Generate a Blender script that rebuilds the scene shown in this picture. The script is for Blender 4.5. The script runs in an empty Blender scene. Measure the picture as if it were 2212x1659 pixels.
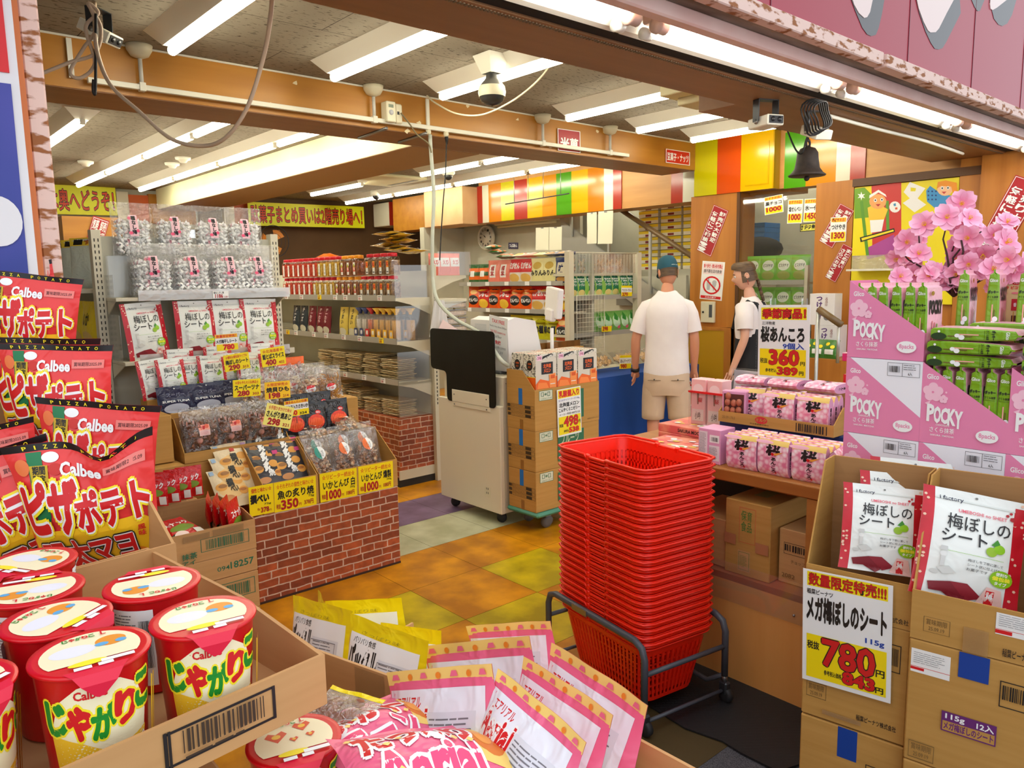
import bpy,math,random
from math import sin,cos,pi,radians,sqrt,atan2
from mathutils import Vector,Matrix
V3=Vector
random.seed(7)
SC=bpy.context.scene
COL=SC.collection

# ---------------------------------------------------------------- camera, sky, exposure
F_PX,YAW,PITCH,ROLL,EYE=1657.36,0.717378,0.136563,0.0172737,1.548
_fw=V3((sin(YAW)*cos(PITCH),cos(YAW)*cos(PITCH),-sin(PITCH)))
_rt=V3((cos(YAW),-sin(YAW),0));_dn=_fw.cross(_rt)
CR=cos(ROLL)*_rt+sin(ROLL)*_dn;CD=-sin(ROLL)*_rt+cos(ROLL)*_dn
cam_d=bpy.data.cameras.new('camera');cam_d.sensor_width=36;cam_d.lens=F_PX*36/2212
cam_d.clip_start=.02;cam_d.clip_end=100
cam=bpy.data.objects.new('camera',cam_d);COL.objects.link(cam)
mx=Matrix((CR,-CD,-_fw)).transposed().to_4x4();mx.translation=(0,0,EYE);cam.matrix_world=mx
SC.camera=cam
W=bpy.data.worlds.new('sky');SC.world=W;W.use_nodes=True
_bg=W.node_tree.nodes['Background'];_bg.inputs[0].default_value=(.86,.93,1,1);_bg.inputs[1].default_value=1.1
SC.view_settings.view_transform='Standard';SC.view_settings.look='None'
SC.view_settings.gamma=1;SC.view_settings.use_curve_mapping=False
SC.view_settings.exposure=0.55
TUBE=22.0  # strength of the fluorescent tubes indoors
TUBE_OUT=18.0  # and of the row under the shop sign

def ray(x,y):
	return CR*((x-1106)/F_PX)+CD*((y-829.5)/F_PX)+_fw
def onz(x,y,z):r=ray(x,y);return V3((0,0,EYE))+r*((z-EYE)/r.z)
def onx(x,y,X):r=ray(x,y);return V3((0,0,EYE))+r*(X/r.x)
def ony(x,y,Y):r=ray(x,y);return V3((0,0,EYE))+r*(Y/r.y)

# ---------------------------------------------------------------- materials
def lin(c):
	return tuple((v/12.92 if v<=.04045 else((v+.055)/1.055)**2.4)for v in(x/255 for x in c))
_mats={}
def mat(name,rgb=(200,200,200),rough=.5,metal=0,spec=.5,emit=0,sat=1):
	if name in _mats:return _mats[name]
	m=bpy.data.materials.new(name);m.use_nodes=True;b=m.node_tree.nodes['Principled BSDF']
	b.inputs['Base Color'].default_value=(*lin(rgb),1);b.inputs['Roughness'].default_value=rough
	b.inputs['Metallic'].default_value=metal;b.inputs['Specular IOR Level'].default_value=spec
	if emit:
		b.inputs['Emission Color'].default_value=(*lin(rgb),1);b.inputs['Emission Strength'].default_value=emit
	m.diffuse_color=(*lin(rgb),1);_mats[name]=m
	return m
def nodes(m):return m.node_tree.nodes,m.node_tree.links,m.node_tree.nodes['Principled BSDF']
def noisy(name,c1,c2,scale=(8,8,8),detail=4,lo=.35,hi=.65,rough=.5,bump=0,spec=.5,metal=0,kind='noise',bscale=None):
	"""two colours mixed by object-space noise"""
	if name in _mats:return _mats[name]
	m=mat(name,c1,rough,metal,spec);N,L,b=nodes(m)
	tc=N.new('ShaderNodeTexCoord');mp=N.new('ShaderNodeMapping');mp.inputs['Scale'].default_value=scale
	L.new(tc.outputs['Object'],mp.inputs['Vector'])
	if kind=='voronoi':
		n=N.new('ShaderNodeTexVoronoi');n.inputs['Scale'].default_value=1;out=n.outputs['Distance']
	else:
		n=N.new('ShaderNodeTexNoise');n.inputs['Scale'].default_value=1;n.inputs['Detail'].default_value=detail;out=n.outputs['Fac']
	L.new(mp.outputs[0],n.inputs['Vector'])
	r=N.new('ShaderNodeValToRGB');e=r.color_ramp.elements
	e[0].position=lo;e[0].color=(*lin(c1),1);e[1].position=hi;e[1].color=(*lin(c2),1)
	L.new(out,r.inputs[0]);L.new(r.outputs[0],b.inputs['Base Color'])
	if bump:
		bp=N.new('ShaderNodeBump');bp.inputs['Strength'].default_value=bump;bp.inputs['Distance'].default_value=.01
		L.new(out,bp.inputs['Height']);L.new(bp.outputs[0],b.inputs['Normal'])
	return m
def film(name,rgb=(255,255,255),gloss=.22,rough=.12,bump=.6,scale=60,tint=0.06,fres=.6):
	"""thin clear plastic: mostly transparent, a crinkled shine on top"""
	if name in _mats:return _mats[name]
	m=bpy.data.materials.new(name);m.use_nodes=True;N=m.node_tree.nodes;L=m.node_tree.links;N.clear()
	o=N.new('ShaderNodeOutputMaterial');mx=N.new('ShaderNodeMixShader');t=N.new('ShaderNodeBsdfTransparent');g=N.new('ShaderNodeBsdfGlossy')
	g.inputs['Roughness'].default_value=rough;d=N.new('ShaderNodeBsdfDiffuse');d.inputs[0].default_value=(*lin(rgb),1)
	m2=N.new('ShaderNodeMixShader');m2.inputs[0].default_value=tint
	lw=N.new('ShaderNodeLayerWeight');lw.inputs['Blend'].default_value=.25
	ma=N.new('ShaderNodeMath');ma.operation='MULTIPLY_ADD';ma.inputs[1].default_value=fres;ma.inputs[2].default_value=gloss*.5
	L.new(lw.outputs['Fresnel'],ma.inputs[0]);L.new(ma.outputs[0],mx.inputs[0])
	L.new(t.outputs[0],m2.inputs[1]);L.new(d.outputs[0],m2.inputs[2]);L.new(m2.outputs[0],mx.inputs[1]);L.new(g.outputs[0],mx.inputs[2])
	if bump:
		tc=N.new('ShaderNodeTexCoord');n=N.new('ShaderNodeTexNoise');n.inputs['Scale'].default_value=scale;n.inputs['Detail'].default_value=3
		n.inputs['Distortion'].default_value=1.2
		bp=N.new('ShaderNodeBump');bp.inputs['Strength'].default_value=bump;bp.inputs['Distance'].default_value=.02
		L.new(tc.outputs['Object'],n.inputs['Vector']);L.new(n.outputs['Fac'],bp.inputs['Height'])
		L.new(bp.outputs[0],g.inputs['Normal']);L.new(bp.outputs[0],lw.inputs['Normal'])
	L.new(mx.outputs[0],o.inputs[0]);m.diffuse_color=(*lin(rgb),.3);_mats[name]=m
	return m
def crinkle(m,strength=.25,scale=25):
	"""soft foil wrinkles on a printed bag"""
	N,L,b=nodes(m)
	tc=N.new('ShaderNodeTexCoord');n=N.new('ShaderNodeTexNoise');n.inputs['Scale'].default_value=scale;n.inputs['Detail'].default_value=2;n.inputs['Distortion'].default_value=.8
	bp=N.new('ShaderNodeBump');bp.inputs['Strength'].default_value=strength;bp.inputs['Distance'].default_value=.02
	L.new(tc.outputs['Object'],n.inputs['Vector']);L.new(n.outputs['Fac'],bp.inputs['Height']);L.new(bp.outputs[0],b.inputs['Normal'])
	return m
_pr={}
def ink(*rgb,rough=.45):
	"""flat printing ink of a colour"""
	k=(rgb,rough)
	if k not in _pr:_pr[k]=mat('ink_%d_%d_%d_%d'%(*rgb,rough*100),rgb,rough)
	return _pr[k]
BLACK=ink(25,24,26);WHITE=ink(245,245,243);RED=ink(214,22,28);DRED=ink(176,22,34);YEL=ink(252,226,0);BLUE=ink(38,66,150)
GREY=ink(120,120,125);LGREY=ink(190,190,194)

# ---------------------------------------------------------------- mesh builder
def frame(o,x,z=None,y=None):
	"""matrix with origin o, x axis x, and either y or z axis given"""
	x=V3(x).normalized()
	if y is not None:y=V3(y).normalized();z=x.cross(y)
	else:z=V3(z).normalized();y=z.cross(x).normalized();z=x.cross(y)
	m=Matrix((x,y,z)).transposed().to_4x4();m.translation=V3(o);return m
def rotz(a,o=(0,0,0)):m=Matrix.Rotation(a,4,'Z');m.translation=V3(o);return m
class MB:
	def __init__(s):s.v=[];s.f=[];s.mi=[];s.sm=[];s.m=[]
	def mid(s,m):
		for i,x in enumerate(s.m):
			if x is m:return i
		s.m.append(m);return len(s.m)-1
	def add(s,vs,fs,m,smooth=False,xf=None):
		o=len(s.v)
		if xf is not None:vs=[xf@V3(v)for v in vs]
		s.v.extend([tuple(v)for v in vs]);s.f.extend([tuple(i+o for i in f)for f in fs])
		k=s.mid(m);s.mi.extend([k]*len(fs));s.sm.extend([smooth]*len(fs));return s
	def box(s,x0,y0,z0,x1,y1,z1,m,xf=None,bev=0,tops=None):
		if bev:
			b=min(bev,abs(x1-x0)*.49,abs(y1-y0)*.49,abs(z1-z0)*.49);vs=[];idx={}
			for i,X in enumerate((x0,x1)):
				for j,Y in enumerate((y0,y1)):
					for k,Z in enumerate((z0,z1)):
						sx,sy,sz=(b if i==0 else-b),(b if j==0 else-b),(b if k==0 else-b)
						idx[i,j,k]=len(vs);vs+=[(X,Y+sy,Z+sz),(X+sx,Y,Z+sz),(X+sx,Y+sy,Z)]
			g=lambda i,j,k,a:idx[i,j,k]+a
			fs=[]
			for a in(0,1):fs.append((g(a,0,0,0),g(a,1,0,0),g(a,1,1,0),g(a,0,1,0))[::(-1 if a==0 else 1)])
			for a in(0,1):fs.append((g(0,a,0,1),g(1,a,0,1),g(1,a,1,1),g(0,a,1,1))[::(1 if a==0 else-1)])
			for a in(0,1):fs.append((g(0,0,a,2),g(1,0,a,2),g(1,1,a,2),g(0,1,a,2))[::(-1 if a==0 else 1)])
			for j in(0,1):
				for k in(0,1):fs.append((g(0,j,k,1),g(1,j,k,1),g(1,j,k,2),g(0,j,k,2)))
			for i in(0,1):
				for k in(0,1):fs.append((g(i,0,k,0),g(i,1,k,0),g(i,1,k,2),g(i,0,k,2)))
			for i in(0,1):
				for j in(0,1):fs.append((g(i,j,0,0),g(i,j,1,0),g(i,j,1,1),g(i,j,0,1)))
			for i in(0,1):
				for j in(0,1):
					for k in(0,1):fs.append((g(i,j,k,0),g(i,j,k,1),g(i,j,k,2)))
		else:
			vs=[(x,y,z)for x in(x0,x1)for y in(y0,y1)for z in(z0,z1)]
			fs=[(0,1,3,2),(4,6,7,5),(0,4,5,1),(2,3,7,6),(0,2,6,4),(1,5,7,3)]
		return s.add(vs,fs,m,False,xf)
	def tube(s,pts,r,m,n=8,closed=False,cap=True,xf=None):
		pts=[V3(p)for p in pts];N=len(pts);rs=r if isinstance(r,(list,tuple))else[r]*N
		vs=[];fs=[];up=V3((0,0,1));prev=None
		for i,p in enumerate(pts):
			a=pts[(i-1)%N]if(closed or i>0)else p;b=pts[(i+1)%N]if(closed or i<N-1)else p
			t=(b-a).normalized()
			if prev is None:u=t.cross(V3((0,0,1))if abs(t.z)<.9 else V3((1,0,0))).normalized()
			else:u=(prev-t*prev.dot(t));u=u.normalized()if u.length>1e-6 else t.orthogonal().normalized()
			prev=u;w=t.cross(u)
			vs+=[p+(u*cos(2*pi*k/n)+w*sin(2*pi*k/n))*rs[i]for k in range(n)]
		for i in range(N if closed else N-1):
			j=(i+1)%N
			fs+=[(i*n+k,i*n+(k+1)%n,j*n+(k+1)%n,j*n+k)for k in range(n)]
		if cap and not closed:fs+=[tuple(range(n))[::-1],tuple((N-1)*n+k for k in range(n))]
		return s.add(vs,fs,m,True,xf)
	def lathe(s,prof,m,n=24,xf=None,smooth=True,caps=True):
		vs=[(r*cos(2*pi*k/n),r*sin(2*pi*k/n),z)for r,z in prof for k in range(n)]
		fs=[(i*n+k,i*n+(k+1)%n,(i+1)*n+(k+1)%n,(i+1)*n+k)for i in range(len(prof)-1)for k in range(n)]
		if caps:fs+=[tuple(range(n))[::-1],tuple((len(prof)-1)*n+k for k in range(n))]
		return s.add(vs,fs,m,smooth,xf)
	def prism(s,poly,h0,h1,m,xf=None,smooth=False):
		"""polygon in xy, from z=h0 to h1"""
		n=len(poly);vs=[(x,y,h0)for x,y in poly]+[(x,y,h1)for x,y in poly]
		fs=[tuple(range(n))[::-1],tuple(range(n,2*n))]+[(i,(i+1)%n,n+(i+1)%n,n+i)for i in range(n)]
		return s.add(vs,fs,m,smooth,xf)
	def surf(s,fn,nu,nv,m,smooth=True,xf=None,wrap=False):
		vs=[fn(i/nu,j/nv)for j in range(nv+1)for i in range(nu+1)]
		fs=[(j*(nu+1)+i,j*(nu+1)+i+1,(j+1)*(nu+1)+i+1,(j+1)*(nu+1)+i)for j in range(nv)for i in range(nu)]
		return s.add(vs,fs,m,smooth,xf)
	def ball(s,c,r,m,n=12,xf=None):
		rx,ry,rz=(r,r,r)if not isinstance(r,(tuple,list))else r;k=n//2
		vs=[(c[0]+rx*sin(pi*j/k)*cos(2*pi*i/n),c[1]+ry*sin(pi*j/k)*sin(2*pi*i/n),c[2]+rz*cos(pi*j/k))for j in range(k+1)for i in range(n)]
		fs=[(j*n+i,(j+1)*n+i,(j+1)*n+(i+1)%n,j*n+(i+1)%n)for j in range(k)for i in range(n)]
		return s.add(vs,fs,m,True,xf)
	def mesh(s,name):
		me=bpy.data.meshes.new(name);me.from_pydata(s.v,[],s.f)
		for m in s.m:me.materials.append(m)
		me.polygons.foreach_set('material_index',s.mi);me.polygons.foreach_set('use_smooth',s.sm);me.update();return me
	def obj(s,name,parent=None,loc=(0,0,0),rz=0,xf=None):
		return link(name,s.mesh(name),parent,loc,rz,xf)
def link(name,data,parent=None,loc=(0,0,0),rz=0,xf=None):
	o=bpy.data.objects.new(name,data);COL.objects.link(o)
	if xf is not None:o.matrix_basis=xf
	else:o.location=loc;o.rotation_euler=(0,0,rz)
	if parent is not None:o.parent=parent
	return o
def tag(o,label,cat,group=None,kind=None):
	o['label']=label;o['category']=cat
	if group:o['group']=group
	if kind:o['kind']=kind
	return o
def thing(name,label,cat,loc=(0,0,0),rz=0,group=None,xf=None):
	return tag(link(name,None,None,loc,rz,xf),label,cat,group)
def struct(name,mb):
	o=mb.obj(name);o['kind']='structure';return o
KIDS={}
def part(name,mb,parent,**k):
	o=mb.obj(name,parent,**k);KIDS.setdefault(parent,[]).append(o);return o
def dup(src,label,loc=None,rz=0,group=None,xf=None):
	c=src.copy();COL.objects.link(c);c['label']=label
	if group:c['group']=group
	if xf is not None:c.matrix_basis=xf
	elif loc is not None:c.location=loc;c.rotation_euler=(0,0,rz)
	for ch in KIDS.get(src,[]):
		d=ch.copy();COL.objects.link(d);d.parent=c
		for g in KIDS.get(ch,[]):
			e=g.copy();COL.objects.link(e);e.parent=d
	return c
class Kind:
	"""a kind of goods: built once, then copied with its parts"""
	def __init__(s,make):s.make=make;s.src=None
	def put(s,label,xf,group=None,cat=None):
		if s.src is None:
			s.src=s.make();o=s.src;o['label']=label;o.matrix_basis=xf
		else:o=dup(s.src,label,xf=xf)
		if group:o['group']=group
		return o
ORD=['first','second','third','fourth','fifth','sixth','seventh','eighth','ninth','tenth','eleventh','twelfth','thirteenth','fourteenth','fifteenth','sixteenth','seventeenth','eighteenth','nineteenth','twentieth','twenty-first','twenty-second','twenty-third','twenty-fourth','twenty-fifth','twenty-sixth','twenty-seventh','twenty-eighth','twenty-ninth','thirtieth']

# ---------------------------------------------------------------- printing on surfaces
_tx={};_ok={}
def glyphs(s,off):
	cu=bpy.data.curves.new('lettering','FONT');cu.body=s;cu.size=1;cu.offset=off;cu.resolution_u=2
	ob=bpy.data.objects.new('lettering',cu);me=bpy.data.meshes.new_from_object(ob)
	r=([(v.co.x,v.co.y)for v in me.vertices],[tuple(p.vertices)for p in me.polygons],sum(p.area for p in me.polygons))
	bpy.data.objects.remove(ob);bpy.data.curves.remove(cu);bpy.data.meshes.remove(me);return r
def clean(c,b):
	"""whether the outline of this character can be thickened by b without breaking its fill"""
	if(c,b)not in _ok:
		v,f,a0=glyphs(c,0);n={}
		for p in f:
			for i in range(len(p)):k=tuple(sorted((p[i],p[(i+1)%len(p)])));n[k]=n.get(k,0)+1
		per=sum(((v[i][0]-v[j][0])**2+(v[i][1]-v[j][1])**2)**.5 for(i,j),q in n.items()if q==1)
		_ok[c,b]=glyphs(c,b)[2]>=a0+.6*per*b
	return _ok[c,b]
def text_geo(s,bold=0.0):
	"""lettering as (x, y, lift) and faces; heavy strokes are built from shifted copies when the outline cannot carry them"""
	k=(s,bold)
	if k not in _tx:
		if bold<=0 or bold<=.05 and all(clean(c,bold)for c in s if not c.isspace()):
			v,f,_=glyphs(s,bold);_tx[k]=([(x,y,0)for x,y in v],f)
		else:
			v,f,_=glyphs(s,0);sh=[(0,0)]+([(bold*cos(t),bold*sin(t))for t in[i*pi/4 for i in range(8)]]if bold<=.05 else[(bold*q*cos(t),bold*q*sin(t))for q,m in((.5,6),(1,12))for t in[i*2*pi/m for i in range(m)]])
			V=[];F=[]
			for i,(dx,dy)in enumerate(sh):o=len(V);V+=[(x+dx,y+dy,.6*i/len(sh))for x,y in v];F+=[tuple(j+o for j in p)for p in f]
			_tx[k]=(V,F)
	return _tx[k]
def split_tris(vs,fs,lim):
	vs=list(vs);out=[];st=list(fs)
	while st:
		f=st.pop()
		if len(f)>3:
			st+=[(f[0],f[i],f[i+1])for i in range(1,len(f)-1)];continue
		L=[(abs(vs[f[i]][0]-vs[f[(i+1)%3]][0])+abs(vs[f[i]][1]-vs[f[(i+1)%3]][1]),i)for i in range(3)]
		d,i=max(L)
		if d>lim and len(vs)<60000:
			a,b,c=f[i],f[(i+1)%3],f[(i+2)%3]
			vs.append(tuple((p+q)/2 for p,q in zip(vs[a],vs[b])));n=len(vs)-1
			st+=[(a,n,c),(n,b,c)]
		else:out.append(f)
	return vs,out
def decor(mb,fn,items,lim=None,step=.0003,off0=.0004):
	"""items in 0..1 face coordinates, each a little above the one before.
    ('r',x0,y0,x1,y1,m) ('e',cx,cy,rx,ry,m) ('p',pts,m) ('t',str,x0,y0,x1,y1,m[,bold[,rot]])"""
	off=off0;items=list(items);step=min(step,.0045/max(1,len(items)))
	for it in items:
		k=it[0]
		if k=='r':
			x0,y0,x1,y1=it[1:5];m=it[5]
			if lim:
				nu=max(1,int(abs(x1-x0)/lim)+1);nv=max(1,int(abs(y1-y0)/lim)+1)
			else:nu=nv=1
			vs=[(x0+(x1-x0)*i/nu,y0+(y1-y0)*j/nv)for j in range(nv+1)for i in range(nu+1)]
			fs=[(j*(nu+1)+i,j*(nu+1)+i+1,(j+1)*(nu+1)+i+1,(j+1)*(nu+1)+i)for j in range(nv)for i in range(nu)]
		elif k=='e':
			cx,cy,rx,ry=it[1:5];m=it[5];n=20
			vs=[(cx+rx*cos(2*pi*i/n),cy+ry*sin(2*pi*i/n))for i in range(n)];fs=[tuple(range(n))]
			if lim:vs.append((cx,cy));fs=[(i,(i+1)%n,n)for i in range(n)];vs,fs=split_tris(vs,fs,lim)
		elif k=='p':
			vs,m=list(it[1]),it[2];fs=[tuple(range(len(vs)))]
			if lim:vs,fs=split_tris(vs,fs,lim)
		else:
			s,x0,y0,x1,y1,m=it[1:7];bold=it[7]if len(it)>7 else 0;rot=it[8]if len(it)>8 else 0
			bv,_=text_geo(s,0);vs,fs=text_geo(s,bold)
			if not bv:continue
			ax,bx=min(v[0]for v in bv),max(v[0]for v in bv);ay,by=min(v[1]for v in bv),max(v[1]for v in bv)
			sx=(x1-x0)/max(bx-ax,1e-6);sy=(y1-y0)/max(by-ay,1e-6)
			vs=[((v[0]-ax)*sx+x0,(v[1]-ay)*sy+y0,v[2])for v in vs]
			if rot:
				cx,cy=(x0+x1)/2,(y0+y1)/2;asp=it[9]if len(it)>9 else 1;c,q=cos(rot),sin(rot)
				vs=[(cx+(x-cx)*c-(y-cy)/asp*q,cy+((x-cx)*q*asp+(y-cy)*c),z)for x,y,z in vs]
			if lim:vs,fs=split_tris(vs,fs,lim)
		mb.add([fn(p[0],p[1],off+(p[2]*step if len(p)>2 else 0))for p in vs],fs,m,bool(lim));off+=step
	return mb
def flat(w,h,xf=None):
	"""face map of a w x h board standing in its xz plane, front towards -y, origin bottom centre"""
	if xf is None:return lambda u,v,o:V3(((u-.5)*w,-o,v*h))
	return lambda u,v,o:xf@V3(((u-.5)*w,-o,v*h))
def lines(x0,y0,x1,y1,n,m,fill=.5,seed=0,ragged=.3):
	"""rows of small print shown as fine bars"""
	n=int(n*1.7);R=random.Random(seed);out=[];h=(y1-y0)/n;fill*=.8
	for i in range(n):
		e=x1-(x1-x0)*ragged*R.random();x=x0
		while x<e:
			w=(x1-x0)*R.uniform(.12,.4);out.append(('r',x,y1-(i+1)*h+h*(1-fill)/2,min(x+w,e),y1-i*h-h*(1-fill)/2,m));x+=w+(x1-x0)*.03
	return out
def barcode(x0,y0,x1,y1,m,n=22,seed=1):
	R=random.Random(seed);x=x0;out=[];u=(x1-x0)/(n*2.2)
	while x<x1-u:
		w=u*R.choice((.6,1,1.6));out.append(('r',x,y0,min(x+w,x1),y1,m));x+=w+u*R.choice((.7,1,1.5))
	return out
def outline_rect(x0,y0,x1,y1,t,m,asp=1):
	tx,ty=t,t*asp
	return[('r',x0,y0,x1,y0+ty,m),('r',x0,y1-ty,x1,y1,m),('r',x0,y0,x0+tx,y1,m),('r',x1-tx,y0,x1,y1,m)]
# ================================================================ SETTING
CEIL=2.79
def grain(name,c1,c2,axis='z',rough=.42,s=1.0,lo=.3,hi=.7):
	sc={'z':(14,14,1.1),'y':(14,1.1,14),'x':(1.1,14,14)}[axis]
	return noisy(name,c1,c2,tuple(v*s for v in sc),6,lo,hi,rough,.03)
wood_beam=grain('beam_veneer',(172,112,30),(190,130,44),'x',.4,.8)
wood_dark=grain('soffit_and_shade_veneer',(136,92,54),(152,106,64),'x',.5)
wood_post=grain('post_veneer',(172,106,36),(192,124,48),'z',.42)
wood_board=grain('board_veneer',(190,136,72),(206,152,88),'y',.45)
cream=noisy('cream_plaster',(222,214,172),(232,226,188),(2,2,2),3,.3,.7,.7)
off_white=mat('painted_metal',(226,222,206),.45);enamel=mat('white_enamel',(228,224,212),.3)
plastic_ivory=mat('ivory_plastic',(222,214,186),.4);dark_plastic=mat('dark_plastic',(30,30,32),.4)
steel=mat('steel',(150,150,150),.35,.9);dark_steel=mat('dark_steel',(70,72,76),.4,.7)
grey_wall=noisy('grey_plaster',(186,184,166),(200,198,182),(3,3,3),3,.3,.7,.8)
clear_ac=film('clear_acrylic',(235,232,225),.16,.1,0,tint=.04,fres=.3)

# floor: 45 cm vinyl tiles
TO=(2.475,3.573);TS=.45
def tilem(n,a,b):return noisy('tile_'+n,a,b,(5,5,5),8,.38,.66,.36,.05,.4)
t_or=tilem('orange',(168,104,6),(220,148,14));t_ye=tilem('yellow',(160,138,6),(208,182,16));t_pu=tilem('purple',(104,82,108),(136,112,146));t_wh=tilem('white',(168,168,132),(200,200,168))
seam=mat('tile_seam',(70,55,20),.7);road=noisy('grey_speckle',(52,52,58),(88,88,94),(260,260,260),2,.4,.6,.8)
mb=MB();mb.box(-3,1.32,-.05,9,12.2,-.0015,seam);mb.box(-4,-4,-.05,9,1.32,-.003,road)
for i in range(-10,15):
	for j in range(-18,4):
		x=TO[0]+i*TS;y=TO[1]-(j+1)*TS
		if y<1.3:continue
		m=t_wh if j==-1 else t_pu if j==-2 else(t_or if(j<1 or(i+j)%2==0)else t_ye)
		g=.0012;mb.add([(x+g,y+g,0),(x+TS-g,y+g,0),(x+TS-g,y+TS-g,0),(x+g,y+TS-g,0)],[(0,1,2,3)],m)
struct('floor',mb)

# ceiling: fissured boards with staggered joints
jip=mat('fissured_board',(150,140,124),.9,spec=.1);N,L,b=nodes(jip)
tc=N.new('ShaderNodeTexCoord');bk=N.new('ShaderNodeTexBrick');mp=N.new('ShaderNodeMapping');mp.inputs['Location'].default_value=(.774,0,0)
bk.offset=.5;bk.inputs['Scale'].default_value=1;bk.inputs['Brick Width'].default_value=.91;bk.inputs['Row Height'].default_value=.455;bk.inputs['Mortar Size'].default_value=.0022
for k,c in(('Color1',(152,142,126)),('Color2',(147,137,121)),('Mortar',(70,62,52))):bk.inputs[k].default_value=(*lin(c),1)
ns=N.new('ShaderNodeTexNoise');m2=N.new('ShaderNodeMapping');m2.inputs['Scale'].default_value=(26,95,1);ns.inputs['Scale'].default_value=1;ns.inputs['Detail'].default_value=2
rp=N.new('ShaderNodeValToRGB');rp.color_ramp.elements[0].position=.33;rp.color_ramp.elements[1].position=.39;rp.color_ramp.elements[0].color=(.3,.28,.25,1)
mu=N.new('ShaderNodeMix');mu.data_type='RGBA';mu.blend_type='MULTIPLY';mu.inputs[0].default_value=1
L.new(tc.outputs['Object'],mp.inputs[0]);L.new(mp.outputs[0],bk.inputs['Vector']);L.new(tc.outputs['Object'],m2.inputs[0]);L.new(m2.outputs[0],ns.inputs['Vector'])
L.new(ns.outputs['Fac'],rp.inputs[0]);L.new(bk.outputs['Color'],mu.inputs[6]);L.new(rp.outputs[0],mu.inputs[7]);L.new(mu.outputs[2],b.inputs['Base Color'])
mb=MB();mb.box(-3,1.95,CEIL,9,12.2,CEIL+.1,jip);struct('ceiling',mb)

# beam across the shop, and the brown soffit over the entrance
mb=MB();mb.box(-3,4.47,2.535,6.262,4.875,CEIL-.002,wood_beam);mb.box(-3,4.475,2.531,6.262,4.87,2.535,wood_dark)  # thin darker sheet below paints in the shade under the beam
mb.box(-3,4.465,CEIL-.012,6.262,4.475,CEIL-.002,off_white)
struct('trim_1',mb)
peel=mat('torn_paint',(236,220,180),.8)
mb=MB()
for x,y in((905,265),(880,283),(1118,258),(1125,305),(1160,308),(1190,318),(1280,327),(1312,330),(1305,286),(1290,283),(640,180),(584,224),(1010,228)):
	p=ony(x,y,4.468);R=random.Random(x)
	q=[(p.x+.02*cos(a)*R.uniform(.3,1.3),4.468,p.z+.016*sin(a)*R.uniform(.3,1.3))for a in(0,1.2,2.4,3.4,4.6,5.4)]
	mb.add(q,[tuple(range(6))],peel)
o=struct('trim_2',mb)
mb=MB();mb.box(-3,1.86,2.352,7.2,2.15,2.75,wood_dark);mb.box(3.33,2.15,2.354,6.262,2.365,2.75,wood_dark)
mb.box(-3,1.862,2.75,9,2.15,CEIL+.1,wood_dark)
R=random.Random(4);x=1.4;edge=mat('corrugated_edge',(120,100,74),.8);dk=mat('gap_shade',(30,24,20),.9)
while x<6.2:
	mb.box(x,1.874,2.3492,x+.007,1.889+R.random()*.004,2.353,edge);x+=.0145
mb.box(-3,1.80,2.36,7.2,1.866,2.7,dk)  # solid dark box stands in for the shade of the gap
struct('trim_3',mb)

# cream duct boxed in under the ceiling
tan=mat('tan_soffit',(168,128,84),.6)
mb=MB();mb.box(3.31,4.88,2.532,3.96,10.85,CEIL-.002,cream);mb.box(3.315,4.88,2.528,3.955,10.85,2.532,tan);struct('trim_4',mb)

# dark brown back wall, deeper grey wall beyond a lintel, left wall
brown=noisy('brown_board',(96,68,40),(108,78,48),(2,2,2),3,.3,.7,.7)
mb=MB();mb.box(3.9,11.1,0,9,11.2,2.79,brown);mb.box(-3,11.5,0,3.9,11.6,2.79,grey_wall);mb.box(-3,11.05,2.3,3.9,11.15,2.79,grey_wall)
mb.box(3.0,11.0,2.38,3.25,11.05,2.72,ink(206,92,30));mb.box(3.25,10.98,2.36,3.85,11.05,2.74,wood_beam)
mb.box(2.86,10.98,2.3,3.0,11.05,2.75,off_white);mb.box(4.4,11.0,2.35,4.62,11.08,2.74,ink(206,92,30));mb.box(4.25,11.0,2.35,4.4,11.08,2.74,off_white)
struct('wall_back',mb)
mb=MB();mb.box(-3.1,1.9,0,-3,11.6,2.79,grey_wall);struct('wall_left',mb)

# right side: posts, striped fascia boards, stair wall beyond the openings
RX=6.26
def yat(x,X=RX,y=450):return onx(x,y,X).y
YA,YB,YC,YD,YE,YF=yat(1493),yat(1592),yat(1762),yat(1843),yat(2072),yat(2121)
mb=MB()
mb.box(RX,YB,0,RX+.3,YA,2.29,wood_post);mb.box(RX,YD,0,RX+.3,YC,2.29,wood_post)
mb.box(RX+.02,YE-.02,0,RX+.3,YD,2.29,wood_post)
mb.box(RX-.02,YF,0,RX+.3,YE,2.35,wood_post);mb.box(RX-.06,1.62,0,RX+.3,YF,2.36,wood_post)
mb.box(RX-.005,YB-.03,0,RX+.01,YB,2.29,mat('brown_trim',(90,56,26),.5));mb.box(RX-.03,1.9,2.23,RX+.02,YD,2.29,mat('brown_trim'))
mb.box(RX-.05,YB,.0,RX,YA+.03,1.03,mat('ochre_panel',(186,140,20),.4));mb.box(RX-.055,YB,1.03,RX,YA+.03,1.06,wood_post)
mb.box(RX-.06,YB+.0,0,RX,YB+.07,1.06,wood_post)
mb.box(RX+.3,1.6,0,RX+.36,YC,2.3,grey_wall)
mb.box(RX+.09,1.9,2.29,RX+.3,3.69,CEIL,wood_board);mb.box(RX+.2,3.6,2.27,RX+.5,8.0,CEIL,wood_board)
struct('wall_right',mb)
def gloss(r,g,b):return ink(r,g,b,rough=.16)
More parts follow.
